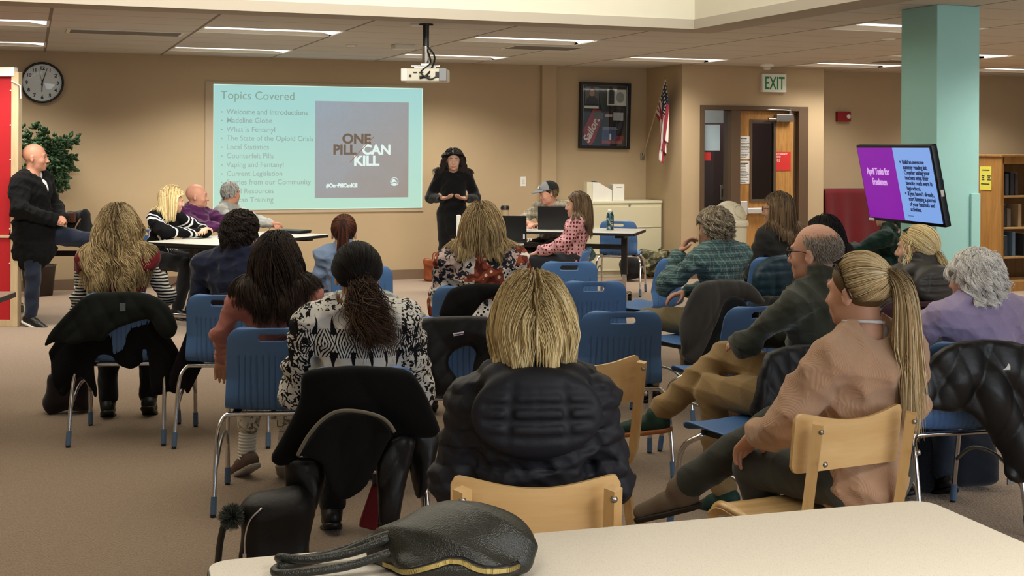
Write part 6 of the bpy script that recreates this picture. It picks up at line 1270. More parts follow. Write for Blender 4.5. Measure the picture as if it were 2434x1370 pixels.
person('balding man with glasses in an olive pullover and khaki trousers, legs crossed', (1938, 533, 5.42), 40, 'b9836a', yaw=14, lean=-0.02, top=dict(mat=fabric('olive fleece', '33362c', 0.1, sheen=0.3), e=0.018, ae=0.003, name='pullover', collar=0.04, ct=0.012, nw=0.010, fold=0.008), trousers=dict(mat=KH, fold=0.005, e=0.016), shoes=dict(mat=plain('green trainer', '16382f', 0.7, var=0.4, scale=30, bump=0.3), sole=plain('orange sole', 'a0653a', 0.6)), hair=dict(style='fringe', mat=hairmat('cropped grey fringe', '5d554c', '8f877c', 'aaa298'), n=9000, len=0.017, thick=0.0008, seed=3, top=0.36, lo=-0.62, m=4), glasses=dict(mat=M['black'], r=0.0022), arms=dict(EL=(-0.27, 0.16, 0.76), WL=(-0.02, 0.27, 0.80), ER=(0.25, 0.14, 0.76), WR=(0.0, 0.30, 0.76)), hands=dict(L=dict(d=(0.85, 0.1, 0.25), n=(0, -1, -0.2), curl=0.5)), legs=dict(KR=(0.0, 0.47, 0.66), AR=(-0.26, 0.66, 0.40), TR=(-0.34, 0.84, 0.36), KL=(-0.13, 0.45, 0.52), AL=(-0.10, 0.40, 0.09), TL=(-0.13, 0.53, 0.035)), sh=0.185, bulk=1.03, hs=1.03)
person('person in a dark green shirt whose head is hidden behind the television', (2112, 472, 10.1), 58, 'c39a82', top=dict(mat=fabric('dark green jersey', '122b25', 0.12), e=0.018, ae=0.012, name='shirt', fold=0.010), trousers=dict(mat=BK), shoes=dict(mat=LEA), hair=dict(style='short', mat=H_br, n=2500, len=0.06, thick=0.0016, cap=0.006, seed=19), arms=dict(EL=(-0.25, 0.16, 0.80), WL=(-0.12, 0.36, 0.82), ER=(0.24, 0.12, 0.76), WR=(0.05, 0.34, 0.78)), hands=dict(L=dict(d=(0.3, 0.8, 0.1), n=(0.9, -0.2, -0.3), curl=0.4)), bulk=1.2, sh=0.195)
person('woman with blonde low ponytail in a grey quilted jacket with hood', (2178, 540, 6.9), 22, 'c39a7c', yaw=34, top=dict(mat=puffer('grey puffer shell', '3f3d3b', 0.45), e=0.028, quilt=0.058, qa=0.012, collar=0.03, ct=0.015, nw=0.012, name='quilted_jacket', fn=hood(0.945, 0.055, 0.14, 0.10, -0.14), fold=0.006), trousers=dict(mat=JN), shoes=dict(mat=LEA), hair=dict(style='pony', mat=H_blonde, n=5500, thick=0.0011, tie=(-0.05, -0.82, -0.50), len=0.24, vol=0.014, seed=13, tw=0.008, sp=0.10, nt=1800, tng=40, tst=0.72, swing=(0.05, -0.03, 0), tiemat=M['black'], fan=1.0, wisps=50), glasses=dict(up=True, mat=M['black'], r=0.0026, lens=plain('dark lens', '202428', 0.15)), sh=0.168)
person('white-haired woman with sunglasses on her head in a lavender fleece', (2316, 600, 5.55), 14, 'b98a76', yaw=30, pitch=-3, top=dict(mat=fabric('lavender fleece', '9d90b3', 0.08, sheen=0.35), e=0.024, ae=0.008, name='fleece', collar=0.035, ct=0.012, nw=0.010, fold=0.007), trousers=dict(mat=fabric('blue grey jeans', '2d3644', 0.1)), shoes=dict(mat=LEA), hair=dict(style='curly', mat=H_wh, n=7000, len=0.095, thick=0.0010, vol=0.022, lift=0.25, mess=0.35, curl=0.012, cf=1.3, clump=0.6, ng=220, seed=21, m=13, lo=-0.85, cap=0.012, fr=1.0), glasses=dict(up=True, mat=M['black'], r=0.0032, lens=plain('dark lens', '202428', 0.15)), bulk=1.06, sh=0.178, arms=dict(EL=(-0.29, 0.10, 0.74), WL=(-0.16, 0.34, 0.66)))
# ------------------------------------------------------------ panel at the left table
def stripe_sweater():
    n = NT('black sweater with white bands'); s3 = n.n('SeparateXYZ', i_0=n.co()); X, Y, Z = s3.outputs; ax = n.math('ABSOLUTE', X); q = n.math('ADD', Z, n.math('MULTIPLY', ax, 0.9)); q2 = n.math('SUBTRACT', n.math('MULTIPLY', ax, 1.6), n.math('MULTIPLY', Z, 1.0))
    f = n.math('LESS_THAN', n.math('ABSOLUTE', n.math('ADD', q2, 0.62)), 0.010); g = n.math('LESS_THAN', n.math('ABSOLUTE', n.math('ADD', q2, 0.57)), 0.010); arm = n.math('LESS_THAN', n.math('ABSOLUTE', n.math('SUBTRACT', ax, 0.225)), 0.006)
    c = n.mix(n.math('MAXIMUM', f, g), lin('0b0b0d'), lin('d9d9d9')); return n.out(n.mix(arm, c, lin('d9d9d9')), 0.9, spec=0.15)
person('blonde woman in a black sweater with white stripes leaning on the table', (410, 447, 11.95), -112, 'c39a7c', yaw=46, pitch=-8, lean=0.25, top=dict(mat=stripe_sweater(), e=0.018, ae=0.008, name='sweater', fold=0.006), trousers=dict(mat=BK), shoes=dict(mat=LEA), hair=dict(style='bob', mat=H_blonde, n=4500, len=0.23, thick=0.0018, vol=0.030, clump=0.5, ng=80, part=0.1, back=0.3, lift0=0.10, seed=31, m=14, cap=0.010), arms=dict(EL=(-0.26, 0.30, 0.80), WL=(-0.04, 0.50, 0.79), ER=(0.26, 0.28, 0.80), WR=(0.05, 0.50, 0.80)), hands=dict(L=dict(d=(0.9, 0.3, 0.3), curl=0.7), R=dict(d=(-0.8, 0.3, 0.3), curl=0.7)), legs=dict(KL=(-0.14, 0.42, 0.50), AR=(0.10, 0.30, 0.10), AL=(-0.12, 0.30, 0.10)), sh=0.172)
person('bald man in a purple shirt at the table, looking towards the slide', (468, 438, 12.65), -112, 'b5785e', yaw=28, top=dict(mat=fabric('purple shirt', '4b1c4a', 0.15), e=0.024, ae=0.008, name='shirt', fold=0.011, collar=0.012, ct=0.010), trousers=dict(mat=fabric('dark slacks', '1d1e20')), shoes=dict(mat=LEA), arms=dict(EL=(-0.26, 0.26, 0.80), WL=(-0.05, 0.45, 0.79), ER=(0.26, 0.26, 0.80), WR=(0.06, 0.46, 0.80)), hands=dict(L=dict(d=(0.8, 0.5, 0), curl=0.5), R=dict(d=(-0.8, 0.5, 0), curl=0.5)), bulk=1.08, sh=0.19, face_=plain('faint brow', '7c5a48', 0.8), hs=1.0)
person('grey-haired man in a pale grey shirt at the table, head turned away', (549, 433, 13.25), -100, 'b5785e', yaw=62, top=dict(mat=fabric('pale grey shirt', '989a94', 0.06), e=0.020, name='shirt', fold=0.007, collar=0.018, ct=0.010), trousers=dict(mat=fabric('dark slacks', '1d1e20')), shoes=dict(mat=LEA), hair=dict(style='short', mat=H_st, n=4500, len=0.032, thick=0.0016, vol=0.008, lift=0.3, mess=0.15, clump=0.3, ng=100, seed=33, m=6, lo=-0.55, cap=0.004), arms=dict(EL=(-0.26, 0.24, 0.80), WL=(-0.05, 0.44, 0.79), ER=(0.26, 0.24, 0.80), WR=(0.06, 0.45, 0.80)), bulk=1.08, sh=0.19)
# ------------------------------------------------------------ man leaning by the ficus
def lapels(F, J, T, Cc, Rh): F.cut_cone(T((0, 0.10, 1.04)), T((0.0, 0.17, 0.76)), 0.05, 0.008, 0.01)
person('bald man in black jacket and dark jeans half sitting on a table, hands clasped', (84, 342, 11.45), -98, 'a86a50', hz=0.83, yaw=14, top=[dict(mat=fabric('white dress shirt', 'd6d8da', 0.04), e=0.010, name='dress_shirt', collar=0.022, ct=0.010, stop=0.985), dict(mat=fabric('black blazer', '070708', 0.15, sheen=0.02), e=0.032, ae=0.010, name='blazer', stop=0.90, hr=0.172, hem=0.15, fn=lapels, fold=0.008, nw=0.018)], trousers=dict(mat=JN), shoes=dict(mat=LEA, sole=WHS),
    arms=dict(EL=(-0.27, 0.04, 1.02), WL=(-0.05, 0.25, 0.93), ER=(0.27, 0.02, 1.02), WR=(0.07, 0.24, 0.92)), hands=dict(L=dict(d=(0.75, 0.35, 0.0), n=(-0.2, -0.6, -0.5), curl=0.8), R=dict(d=(-0.75, 0.4, 0.05), n=(0.2, -0.6, -0.4), curl=0.8)), legs=dict(HL=(-0.10, 0.0, 0.80), HR=(0.10, 0.0, 0.80), KR=(0.11, 0.06, 0.46), AR=(0.12, 0.04, 0.09), TR=(0.14, 0.19, 0.035), KL=(-0.15, 0.44, 0.74), AL=(-0.15, 0.40, 0.36), TL=(-0.16, 0.52, 0.30)), bulk=1.14, sh=0.195, hs=1.03, face_=plain('faint brow', '7c5a48', 0.8))
# ------------------------------------------------------------ presenter
person('standing woman with long dark curly hair all in black, hands raised in front', (1078, 357, 14.3), 184, 'b98f7c', hz=0.86, yaw=0, top=dict(mat=fabric('black knit tunic', '08080a', 0.1), e=0.012, ae=0.008, name='tunic', hem=0.16, collar=0.004, fold=0.004), trousers=dict(mat=fabric('black leggings', '0b0b0e')), shoes=dict(mat=LEA), arms=dict(EL=(-0.25, -0.03, 1.02), WL=(-0.13, 0.20, 1.02), ER=(0.25, -0.03, 1.02), WR=(0.13, 0.20, 1.02)), hands=dict(L=dict(d=(0.55, 0.6, 0.1), n=(0.15, 0.1, 1), curl=0.3, spread=0.4, thumb=0.2, side=-1, s=1.05), R=dict(d=(-0.55, 0.6, 0.1), n=(-0.15, 0.1, 1), curl=0.3, spread=0.4, thumb=0.2, side=1, s=1.05)),
    legs=dict(HL=(-0.09, 0, 0.84), HR=(0.09, 0, 0.84), KL=(-0.09, 0.02, 0.46), KR=(0.09, 0.02, 0.46), AL=(-0.09, 0, 0.08), AR=(0.09, 0, 0.08), TL=(-0.11, 0.14, 0.03), TR=(0.11, 0.14, 0.03)), hair=dict(style='long', mat=H_dt, n=5000, len=0.26, thick=0.0018, vol=0.030, clump=0.65, ng=110, part=0.05, back=0.25, lift0=0.25, seed=41, m=22, curl=0.016, cf=3.2, stiff=0.82, cap=0.008, front=0.55), face_=True, bulk=0.98, sh=0.17)
# ------------------------------------------------------------ right table
BMAN = person('man in a grey and black cap and tan plaid shirt working on a laptop', (1304, 434, 13.85), 148, 'b5785e', yaw=-42, pitch=-12, lean=0.14, top=dict(mat=plaid('tan grey plaid', '8d8674', 'b3aa95', '55534c', 0.03), e=0.020, name='plaid_shirt', collar=0.012, fold=0.008, stop=0.55), trousers=dict(mat=fabric('dark slacks', '1d1e20')), shoes=dict(mat=LEA), hair=dict(style='short', mat=H_md, n=2000, len=0.03, thick=0.0018, seed=50, m=5, cap=0.003), arms=dict(EL=(-0.27, 0.24, 0.80), WL=(-0.10, 0.44, 0.78), ER=(0.27, 0.24, 0.80), WR=(0.02, 0.42, 0.78)), hands=dict(L=dict(d=(0.5, 0.8, 0), curl=0.4), R=dict(d=(-0.5, 0.8, 0), curl=0.4)), sh=0.19, bulk=1.05, bare=True, face_=plain('faint brow', '7c5a48', 0.8))
Hh, Rh = BMAN['Hh'], BMAN['R']; F = Field(BMAN['C']-0.2, BMAN['C']+0.2, 0.005); F.ell(Hh(0, -0.012, 0.038), (0.090, 0.110, 0.095), 0, Rh); F.plane(Hh(0, 0, 0.035), Rh @ np.array([0, 0.08, -1.0])); cp = fobj(F, 'cap', None, BMAN['obj'])
n = NT('grey and black cap'); tcx = n.n('TexCoord'); s3 = n.n('SeparateXYZ', i_0=tcx.outputs['Object']); fv = Rh @ np.array([0, 1, 0]); c0_ = float(np.dot(fv, Hh(0, 0.01, 0))); dt = n.math('ADD', n.math('MULTIPLY', s3.outputs[0], float(fv[0])), n.math('ADD', n.math('MULTIPLY', s3.outputs[1], float(fv[1])), n.math('MULTIPLY', s3.outputs[2], float(fv[2]))))
cp.data.materials.clear(); cp.data.materials.append(n.out(n.mix(n.math('GREATER_THAN', dt, c0_), lin('101012'), lin('83888a')), 0.9))
F = Field(BMAN['C']-0.25, BMAN['C']+0.25, 0.004); F.ell(Hh(0, 0.105, 0.040), (0.072, 0.085, 0.016), 0, Rh); F.cut_ell(Hh(0, 0.0, 0.030), (0.088, 0.105, 0.05), 0.002, Rh); F.cut_ell(Hh(0, 0.10, 0.026), (0.075, 0.10, 0.012), 0.002, Rh); fobj(F, 'visor', plain('grey visor', '7d8284', 0.9), cp)
MB().lathe([(0.0, 0.004), (0.018, 0.002), (0.02, 0.0)], n=20).build('cap_emblem', plain('cap emblem white', 'd8dada', 0.7), cp, M=Matrix.Translation(Vector(Hh(0, 0.098, 0.085))) @ Matrix([list(r_) for r_ in Rh]).to_4x4() @ Matrix.Rotation(R_(-60), 4, 'X'))
person('woman with long light brown hair in a red and pink ring print blouse', (1373, 458, 11.85), 78, 'c08e76', yaw=4, lean=-0.10, top=dict(mat=dots('red ring print', 'c9989a', '6e1826', '2a0a12', 36), e=0.020, ae=0.010, name='blouse', fold=0.007, collar=0.0), trousers=dict(mat=fabric('slate trousers', '2b2c30', 0.12)), shoes=dict(mat=LEA), hair=dict(style='long', mat=H_md, n=5000, len=0.30, thick=0.0018, vol=0.016, clump=0.45, ng=80, part=0.0, back=0.6, lift0=0.15, seed=55, m=16, stiff=0.72, cap=0.006, front=0.50), arms=dict(EL=(-0.22, 0.06, 0.70), WL=(-0.12, 0.28, 0.63), ER=(0.22, 0.06, 0.70), WR=(0.05, 0.28, 0.63)), hands=dict(L=dict(d=(0.1, 0.9, -0.3), curl=0.35), R=dict(d=(-0.3, 0.9, -0.3))), legs=dict(KL=(-0.10, 0.44, 0.55), AL=(-0.04, 0.52, 0.14), TL=(-0.04, 0.66, 0.08)), face_=plain('brown brow', '5d4433', 0.8), sh=0.165)
# ============================================================ coats hung on chairs
def sdpoly(pts, X, Z):
    d = np.full(X.shape, 1e9); sgn = np.ones(X.shape); n_ = len(pts)
    for i in range(n_):
        ax, az = pts[i]; bx, bz = pts[i-1]; ex, ez = bx-ax, bz-az; wx, wz = X-ax, Z-az; t = np.clip((wx*ex+wz*ez)/(ex*ex+ez*ez+1e-12), 0, 1)
        d = np.minimum(d, (wx-ex*t)**2+(wz-ez*t)**2); c1 = Z >= az; c2 = Z < bz; c3 = ex*wz > ez*wx; sgn[(c1 & c2 & c3) | (~c1 & ~c2 & ~c3)] *= -1
    return sgn*np.sqrt(d)
def sheet3d(name, polypx, d, a, mat, parent, root, t=0.020, seed=0, amp=0.014, ff=26, belly=0.02, off=0.0, vox=0.007, quilt=0, vfold=1.0, smooth=1):
    """cloth hanging in a vertical plane through depth d with heading a; outline given by where it is seen"""
    cx = sum(p[0] for p in polypx)/len(polypx); cy = sum(p[1] for p in polypx)/len(polypx); C0 = P(cx, cy, d); h = face(a); nx = Vector((-math.sin(h), math.cos(h), 0)); ux = Vector((math.cos(h), math.sin(h), 0)); C0 = C0-nx*off
    pts = []
    for p in smooth2(polypx): r = ray(*p); k = (C0-Vector((0, 0, CH))).dot(nx)/r.dot(nx); q = Vector((0, 0, CH))+r*k; pts.append(((q-root).dot(ux), q.z))
    y0 = (C0-root).dot(nx); xs = [p[0] for p in pts]; zs = [p[1] for p in pts]; rng = np.random.RandomState(seed)
    F = Field((min(xs), y0-0.10, min(zs)), (max(xs), y0+0.08, max(zs)), vox); X, Z = np.meshgrid(F.ax[0], F.ax[2], indexing='ij'); sd = sdpoly(pts, X, Z)
    # gathered vertical folds that fan out below the chair top, plus diagonal pulls
    zt = max(zs); dn = np.clip((zt-Z)/0.35, 0, 1.4); xc = (min(xs)+max(xs))/2; u = (X-xc)*(1-0.25*dn); f = np.zeros_like(X)
    for i in range(4): fr = ff*(0.6+0.8*rng.rand()); sl = rng.uniform(-0.5, 0.5)*(2.2-vfold); ph = rng.rand()*6.28; f += (1-2*np.abs(np.sin(0.5*fr*(u+sl*Z)*2+ph+0.8*np.sin(6*Z+ph)))**0.85)*(0.35+0.65*dn)
    f2 = np.sin(9*X+11*Z+rng.rand()*6)*0.5+np.sin(17*Z-7*X+rng.rand()*6)*0.35; yc = y0+amp*(f*0.45+f2*0.5)-belly*np.clip(-sd/0.12, 0, 1)
    if quilt: yc = yc-0.006*np.abs(np.sin(np.pi*Z/quilt))**0.6
    edge = np.clip(-sd/0.02, 0, 1); th = t*(0.45+0.55*np.sqrt(edge)); Y = F.ax[1].reshape(1, -1, 1)
    D2 = np.abs(Y-yc[:, None, :])-th[:, None, :]; s3 = sd[:, None, :]+0*D2; r_ = 0.008; A = np.maximum(D2+r_, 0); B_ = np.maximum(s3+r_, 0); F.f = (np.sqrt(A*A+B_*B_)+np.minimum(np.maximum(D2, s3)+r_, 0)-r_).astype(np.float32)
    return fobj(F, name, mat, parent, smooth)
def smooth2(p):
    out = []; n_ = len(p)
    for i in range(n_): a, b = p[i], p[(i+1) % n_]; out += [(a[0]*0.78+b[0]*0.22, a[1]*0.78+b[1]*0.22), (a[0]*0.22+b[0]*0.78, a[1]*0.22+b[1]*0.78)]
    return out
def coat(name, label, cat, px, py, d, a):
    r = P(px, py, d); t = thing(name, label, cat, (r.x, r.y, 0), face(a)); return t, Vector((r.x, r.y, 0))
cg = fabric('dark green black wool', '131715', 0.25, sheen=0.05); cg2 = fabric('dark coat lining', '0b0c0d', 0.2, sheen=0.02); cb = plain('black nylon shell', '0c0d0f', 0.42, 0, 0.4, 0.1, 6, 0.2, 60); cf = fabric('black soft fabric', '0b0b0c', 0.2, sheen=0.03)
t, r = coat('draped_coat', 'dark green coat hanging wide over the farthest left blue chair', 'coat', 275, 800, 7.12, 6)
sheet3d('coat_lining', [(112, 815), (225, 765), (300, 735), (360, 730), (400, 790), (432, 845), (418, 890), (438, 914), (420, 939), (400, 929), (391, 938), (359, 939), (354, 850), (343, 838), (338, 866), (315, 878), (294, 872), (278, 862), (262, 842), (238, 842), (226, 860), (229, 900), (234, 938), (228, 948), (214, 914), (192, 890), (171, 922), (149, 949), (128, 914)], 6.93, 6, cg2, t, r, seed=2, t=0.018, amp=0.02)
b_ = sheet3d('coat_shell', [(206, 698), (275, 693), (345, 695), (382, 712), (404, 727), (424, 772), (418, 797), (398, 808), (376, 790), (355, 757), (330, 763), (290, 775), (262, 790), (250, 812), (222, 806), (180, 818), (130, 812), (102, 828), (118, 790), (160, 745)], 6.86, 6, cg, t, r, seed=3, t=0.022, amp=0.028, off=0.02, ff=18, vfold=0.4)
q = P(294, 729, 6.82)-r; h = face(6); q = Vector((q.x*math.cos(-h)-q.y*math.sin(-h), q.x*math.sin(-h)+q.y*math.cos(-h), q.z)); MB().box((-0.014, -0.004, -0.02), (0.014, 0.004, 0.02)).build('woven_label', plain('grey woven label', '5c6668', 0.8), t, loc=(q.x, q.y-0.03, q.z))
t, r = coat('draped_jacket', 'dark plum jacket slung over the chair behind the woman in navy', 'jacket', 500, 790, 6.95, 2)
sheet3d('jacket_body', [(462, 722), (500, 700), (568, 692), (575, 760), (549, 778), (521, 780), (515, 810), (497, 842), (475, 885), (464, 908), (447, 941), (438, 918), (420, 937), (403, 915), (412, 870), (436, 812), (450, 775), (452, 740)], 6.98, 2, fabric('dark plum nylon', '150d12', 0.25, sheen=0.03), t, r, seed=5, amp=0.022, off=0.02)
t, r = coat('draped_coat', 'black coat with pale fleece-edged hood over the chair of woman in ikat', 'coat', 850, 1000, 4.95, 5)
sheet3d('coat_body', [(716, 892), (740, 876), (850, 868), (955, 875), (984, 888), (1009, 930), (1027, 970), (1048, 1023), (1040, 1038), (977, 1042), (930, 1060), (850, 1080), (780, 1080), (735, 1078), (708, 1085), (669, 1109), (640, 1090), (669, 1041), (698, 987), (715, 945)], 4.58, 5, cf, t, r, seed=7, amp=0.014, off=0.0, vox=0.006, t=0.024, ff=16)
sheet3d('sleeve', [(675, 1088), (770, 1090), (776, 1145), (755, 1202), (735, 1250), (719, 1277), (700, 1295), (670, 1292), (683, 1191), (676, 1130)], 4.55, 5, cb, t, r, seed=8, amp=0.02, off=0.0, vox=0.006, t=0.032)
sheet3d('sleeve', [(893, 1080), (940, 1030), (992, 1035), (977, 1100), (969, 1130), (958, 1180), (948, 1245), (902, 1258), (896, 1150)], 4.57, 5, cb, t, r, seed=9, amp=0.02, off=0.0, vox=0.006, t=0.032)
sheet3d('hood', [(801, 982), (850, 978), (900, 990), (937, 1027), (912, 1070), (890, 1120), (868, 1160), (819, 1191), (798, 1178), (778, 1140), (765, 1098), (738, 1088), (708, 1083), (735, 1043), (762, 1003)], 4.50, 5, plain('black matte lining', '070708', 0.9), t, r, seed=10, amp=0.012, off=0.0, vox=0.006, t=0.018, belly=-0.035)
def ploc(px, py, d, r, a): q = P(px, py, d)-r; h = face(a); return Vector((q.x*math.cos(-h)-q.y*math.sin(-h), q.x*math.sin(-h)+q.y*math.cos(-h), q.z))
MB().tube(smoothpath([ploc(x, y, 4.47, r, 5) for x, y in ((707, 1084), (722, 1055), (738, 1030), (765, 1000), (801, 979), (850, 978), (900, 990), (925, 1008), (938, 1028))], 6), 0.0065, 8).build('fleece_edging', plain('grey beige fleece edging', '7d776a', 0.95, bump=0.6, bs=200), t, smooth=True)
t, r = coat('draped_jacket', 'second black jacket hanging under the fleece-edged coat, right side', 'jacket', 1010, 1100, 5.08, 5)
sheet3d('jacket_body', [(965, 1000), (1040, 1010), (1046, 1040), (1036, 1090), (1014, 1168), (990, 1190), (975, 1130), (965, 1060)], 4.68, 5, cb, t, r, seed=11, amp=0.02, vox=0.006, t=0.025)
t, r = coat('draped_jacket', 'black rain jacket with small purple logo on an empty blue chair', 'jacket', 1080, 840, 5.78, 0)
sheet3d('jacket_body', [(972, 788), (985, 765), (1015, 755), (1100, 750), (1170, 753), (1200, 795), (1198, 860), (1150, 882), (1120, 907), (1125, 865), (1134, 838), (1118, 822), (1098, 824), (1070, 842), (1064, 868), (1090, 903), (1078, 925), (1056, 942), (1024, 939), (1000, 905), (985, 860), (974, 845)], 5.84, 0, plain('black rain shell', '0c0d0f', 0.5, 0, 0.3, 0.1, 6, 0.15, 60), t, r, seed=12, amp=0.016, t=0.022, vox=0.006, ff=16)
lo_ = ploc(1090, 795, 5.76, r, 0); k_ = Matrix.Translation(lo_) @ Matrix.Rotation(R_(-10), 4, 'Y')
lg = MB().box((-0.024, 0.0, -0.006), (0.024, 0.004, 0.002), k_).build('logo_patch', plain('purple logo', '5a4b7e', 0.7), t); MB().box((-0.024, -0.001, 0.003), (0.024, 0.003, 0.008), k_).box((-0.022, -0.002, -0.004), (0.018, 0.0, -0.002), k_).build('logo_mark', M['white'], lg)
t, r = coat('draped_jacket', 'black jacket on the chair of the woman in patchwork blouse', 'jacket', 1110, 715, 7.3, 0)
sheet3d('jacket_body', [(1066, 690), (1098, 677), (1150, 673), (1200, 676), (1192, 700), (1150, 714), (1132, 738), (1120, 754), (1080, 758), (1040, 754), (1052, 720)], 7.12, 0, cf, t, r, seed=14, amp=0.012, t=0.024)
t, r = coat('draped_jacket', 'grey fleece jacket over the chair of the man in plaid', 'jacket', 1720, 760, 7.55, 30)
sheet3d('jacket_lining', [(1712, 719), (1738, 702), (1775, 715), (1768, 760), (1745, 800), (1705, 850), (1665, 880), (1630, 884), (1622, 850), (1670, 800)], 7.58, 30, plain('black teal lining', '0b1418', 0.7), t, r, seed=15, amp=0.02)
sheet3d('jacket_body', [(1641, 694), (1665, 669), (1715, 664), (1769, 667), (1792, 682), (1821, 724), (1802, 727), (1775, 715), (1737, 703), (1715, 719), (1702, 762), (1678, 809), (1640, 868), (1621, 850), (1612, 796), (1624, 742)], 7.50, 30, fabric('grey fleece', '3a3836', 0.15, sheen=0.25), t, r, seed=16, amp=0.018, t=0.024, ff=16, off=0.02)
t, r = coat('draped_jacket', 'teal quilted puffer jacket on the chair near the bin', 'jacket', 1845, 660, 9.1, 24)
sheet3d('jacket_body', [(1786, 660), (1798, 632), (1822, 614), (1850, 606), (1903, 604), (1905, 690), (1850, 715), (1822, 726), (1800, 705), (1788, 685)], 9.15, 24, puffer('dark teal shell', '15313f', 0.45), t, r, seed=17, amp=0.012, t=0.035, quilt=0.06, vox=0.008)
t, r = coat('draped_jacket', 'dark navy nylon jacket behind the man in olive pullover', 'jacket', 1890, 910, 5.0, 36)
sheet3d('jacket_body', [(1830, 834), (1880, 822), (1935, 818), (1990, 820), (1990, 990), (1900, 1005), (1850, 995), (1780, 1000), (1795, 920), (1812, 858)], 5.02, 36, plain('dark navy nylon', '0b0f18', 0.5, 0, 0.4, 0.1, 6, 0.2, 60), t, r, seed=18, amp=0.016, t=0.022, vox=0.006, ff=30, off=0.02)
t, r = coat('draped_jacket', 'black jacket with small white logo over the chair of white-haired woman', 'jacket', 2320, 900, 5.0, 12)
sheet3d('jacket_body', [(2192, 880), (2228, 828), (2275, 812), (2359, 807), (2422, 813), (2475, 840), (2482, 1100), (2450, 1135), (2417, 1150), (2375, 1132), (2385, 1090), (2358, 1042), (2328, 1009), (2300, 978), (2250, 978), (2200, 970), (2160, 960), (2172, 930)], 5.20, 12, cb, t, r, seed=19, amp=0.024, t=0.022, vox=0.006, ff=20, off=0.01, vfold=0.5)
lo_ = ploc(2394, 872, 5.08, r, 12); MB().add([lo_+Vector(q) for q in ((-0.018, 0, -0.012), (-0.004, 0, -0.004), (0.006, 0, 0.012), (0.012, 0, 0.002), (0.012, 0, -0.012))], [(0, 1, 2, 3, 4)]).build('logo_mark', M['white'], t).modifiers.new('s', 'SOLIDIFY').thickness = 0.003
t, r = coat('draped_jacket', 'teal satin jacket behind the woman in the ring print blouse', 'jacket', 1400, 606, 11.6, 60)
sheet3d('jacket_body', [(1384, 600), (1405, 584), (1424, 598), (1427, 612), (1412, 622), (1392, 624), (1380, 616)], 11.62, 20, plain('teal satin', '0f4a50', 0.35, 0, 0.5), t, r, seed=21, amp=0.012, t=0.03, vox=0.008)
# ============================================================ bags and boxes
def local(t, p): return t.matrix_world.inverted() @ p
def blobbag(name, label, cat, loc, a, w_, d_, h_, mat, seed=0, vox=0.008, extra=None, amp=0.012, rnd=0.06):
    t = thing(name, label, cat, loc, face(a)); F = Field((-w_/2-0.04, -d_/2-0.04, -0.01), (w_/2+0.04, d_/2+0.04, h_+0.05), vox); F.box((0, 0, h_/2), (w_/2, d_/2, h_/2), min(rnd, d_/2*0.95, h_/2*0.95)); F.folds(amp, 22, seed); F.plane((0, 0, 0.001), (0, 0, -1)); b = fobj(F, 'bag_body', mat, t, 2); return t
q = G(165, 990, 0); blobbag('backpack', 'dark maroon backpack on the floor under far left coat', 'backpack', (q.x, q.y+0.1, 0), 10, 0.30, 0.18, 0.27, fabric('maroon black bag', '190c0d', 0.2), 3, rnd=0.09)
q = P(655, 1300, 4.45); t = blobbag('backpack', 'small black backpack with silver zip and fur ball, front left', 'backpack', (q.x, q.y, 0), 10, 0.26, 0.17, 0.41, plain('black bag nylon', '0d0d0f', 0.5, bump=0.3, bs=90), 5, 0.006, rnd=0.085, amp=0.010)
zp = smoothpath([(-0.045, -0.088, 0.37), (-0.085, -0.092, 0.33), (-0.10, -0.094, 0.27), (-0.10, -0.094, 0.22)], 6); MB().tube(zp, 0.0035, 6).build('zipper', M['chrome'], t, smooth=True); MB().box((-0.107, -0.103, 0.185), (-0.095, -0.098, 0.225)).tube([(-0.101, -0.1, 0.185), (-0.108, -0.102, 0.16), (-0.118, -0.1, 0.15)], 0.004, 6).build('zip_pull', M['chrome'], t)
MB().tube(smoothpath([(-0.10, 0.05, 0.33), (-0.17, 0.0, 0.30), (-0.19, -0.03, 0.12), (-0.14, -0.02, 0.03)], 6), 0.012, 8, sx=1.6, sy=0.5).build('shoulder_strap', M['black'], t, smooth=True)
rng = np.random.RandomState(2); dd = unit_rows(rng.normal(size=(1500, 3))); c_ = np.array([-0.145, -0.05, 0.335]); Pt = c_+dd[:, None, :]*(0.012+0.034*np.linspace(0, 1, 4)[None, :, None]*(0.7+0.4*rng.rand(1500, 1, 1))); hair_obj(Pt, 0.0009, hairmat('grey black fur', '2a2d29', '5a5f58', '858a80'), t, 'fur_ball')
T5m = T5.location; q = P(185, 545, 11.95); t = blobbag('shoulder_bag', 'black bag with brown flap on the table beside the seated man', 'bag', (q.x, q.y, 0.741), -10, 0.27, 0.14, 0.25, fabric('black canvas', '0e0d0e', 0.2), 6, rnd=0.05, amp=0.02)
MB().box((-0.10, -0.085, 0.13), (0.02, -0.07, 0.22)).build('flap', plain('brown leather', '4a2a1c', 0.5), t, bevel=0.006); MB().tube([(0.0, -0.085, 0.0), (0.03, -0.09, 0.1), (0.07, -0.08, 0.17)], 0.007, 6).build('strap', plain('tan strap', '8a6a4c', 0.6), t); MB().lathe([(0, 0.004), (0.008, 0.002), (0.009, 0)], n=12).build('snap', M['chrome'], t, M=Matrix.Translation((-0.03, -0.086, 0.16)) @ RX)
q = G(1030, 671, 0); t = blobbag('tote_bag', 'orange-brown leather tote on the floor by the standing woman', 'bag', (q.x, q.y+0.1, 0), 0, 0.17, 0.12, 0.27, plain('tan leather', '8a4420', 0.4, var=0.3), 7, rnd=0.03); MB().tube(smoothpath([(0.02, -0.03, 0.26), (0.03, -0.03, 0.33), (0.07, -0.03, 0.33), (0.075, -0.03, 0.26)], 5), 0.007, 6).build('handle', plain('tan leather', '8a4420'), t, smooth=True)
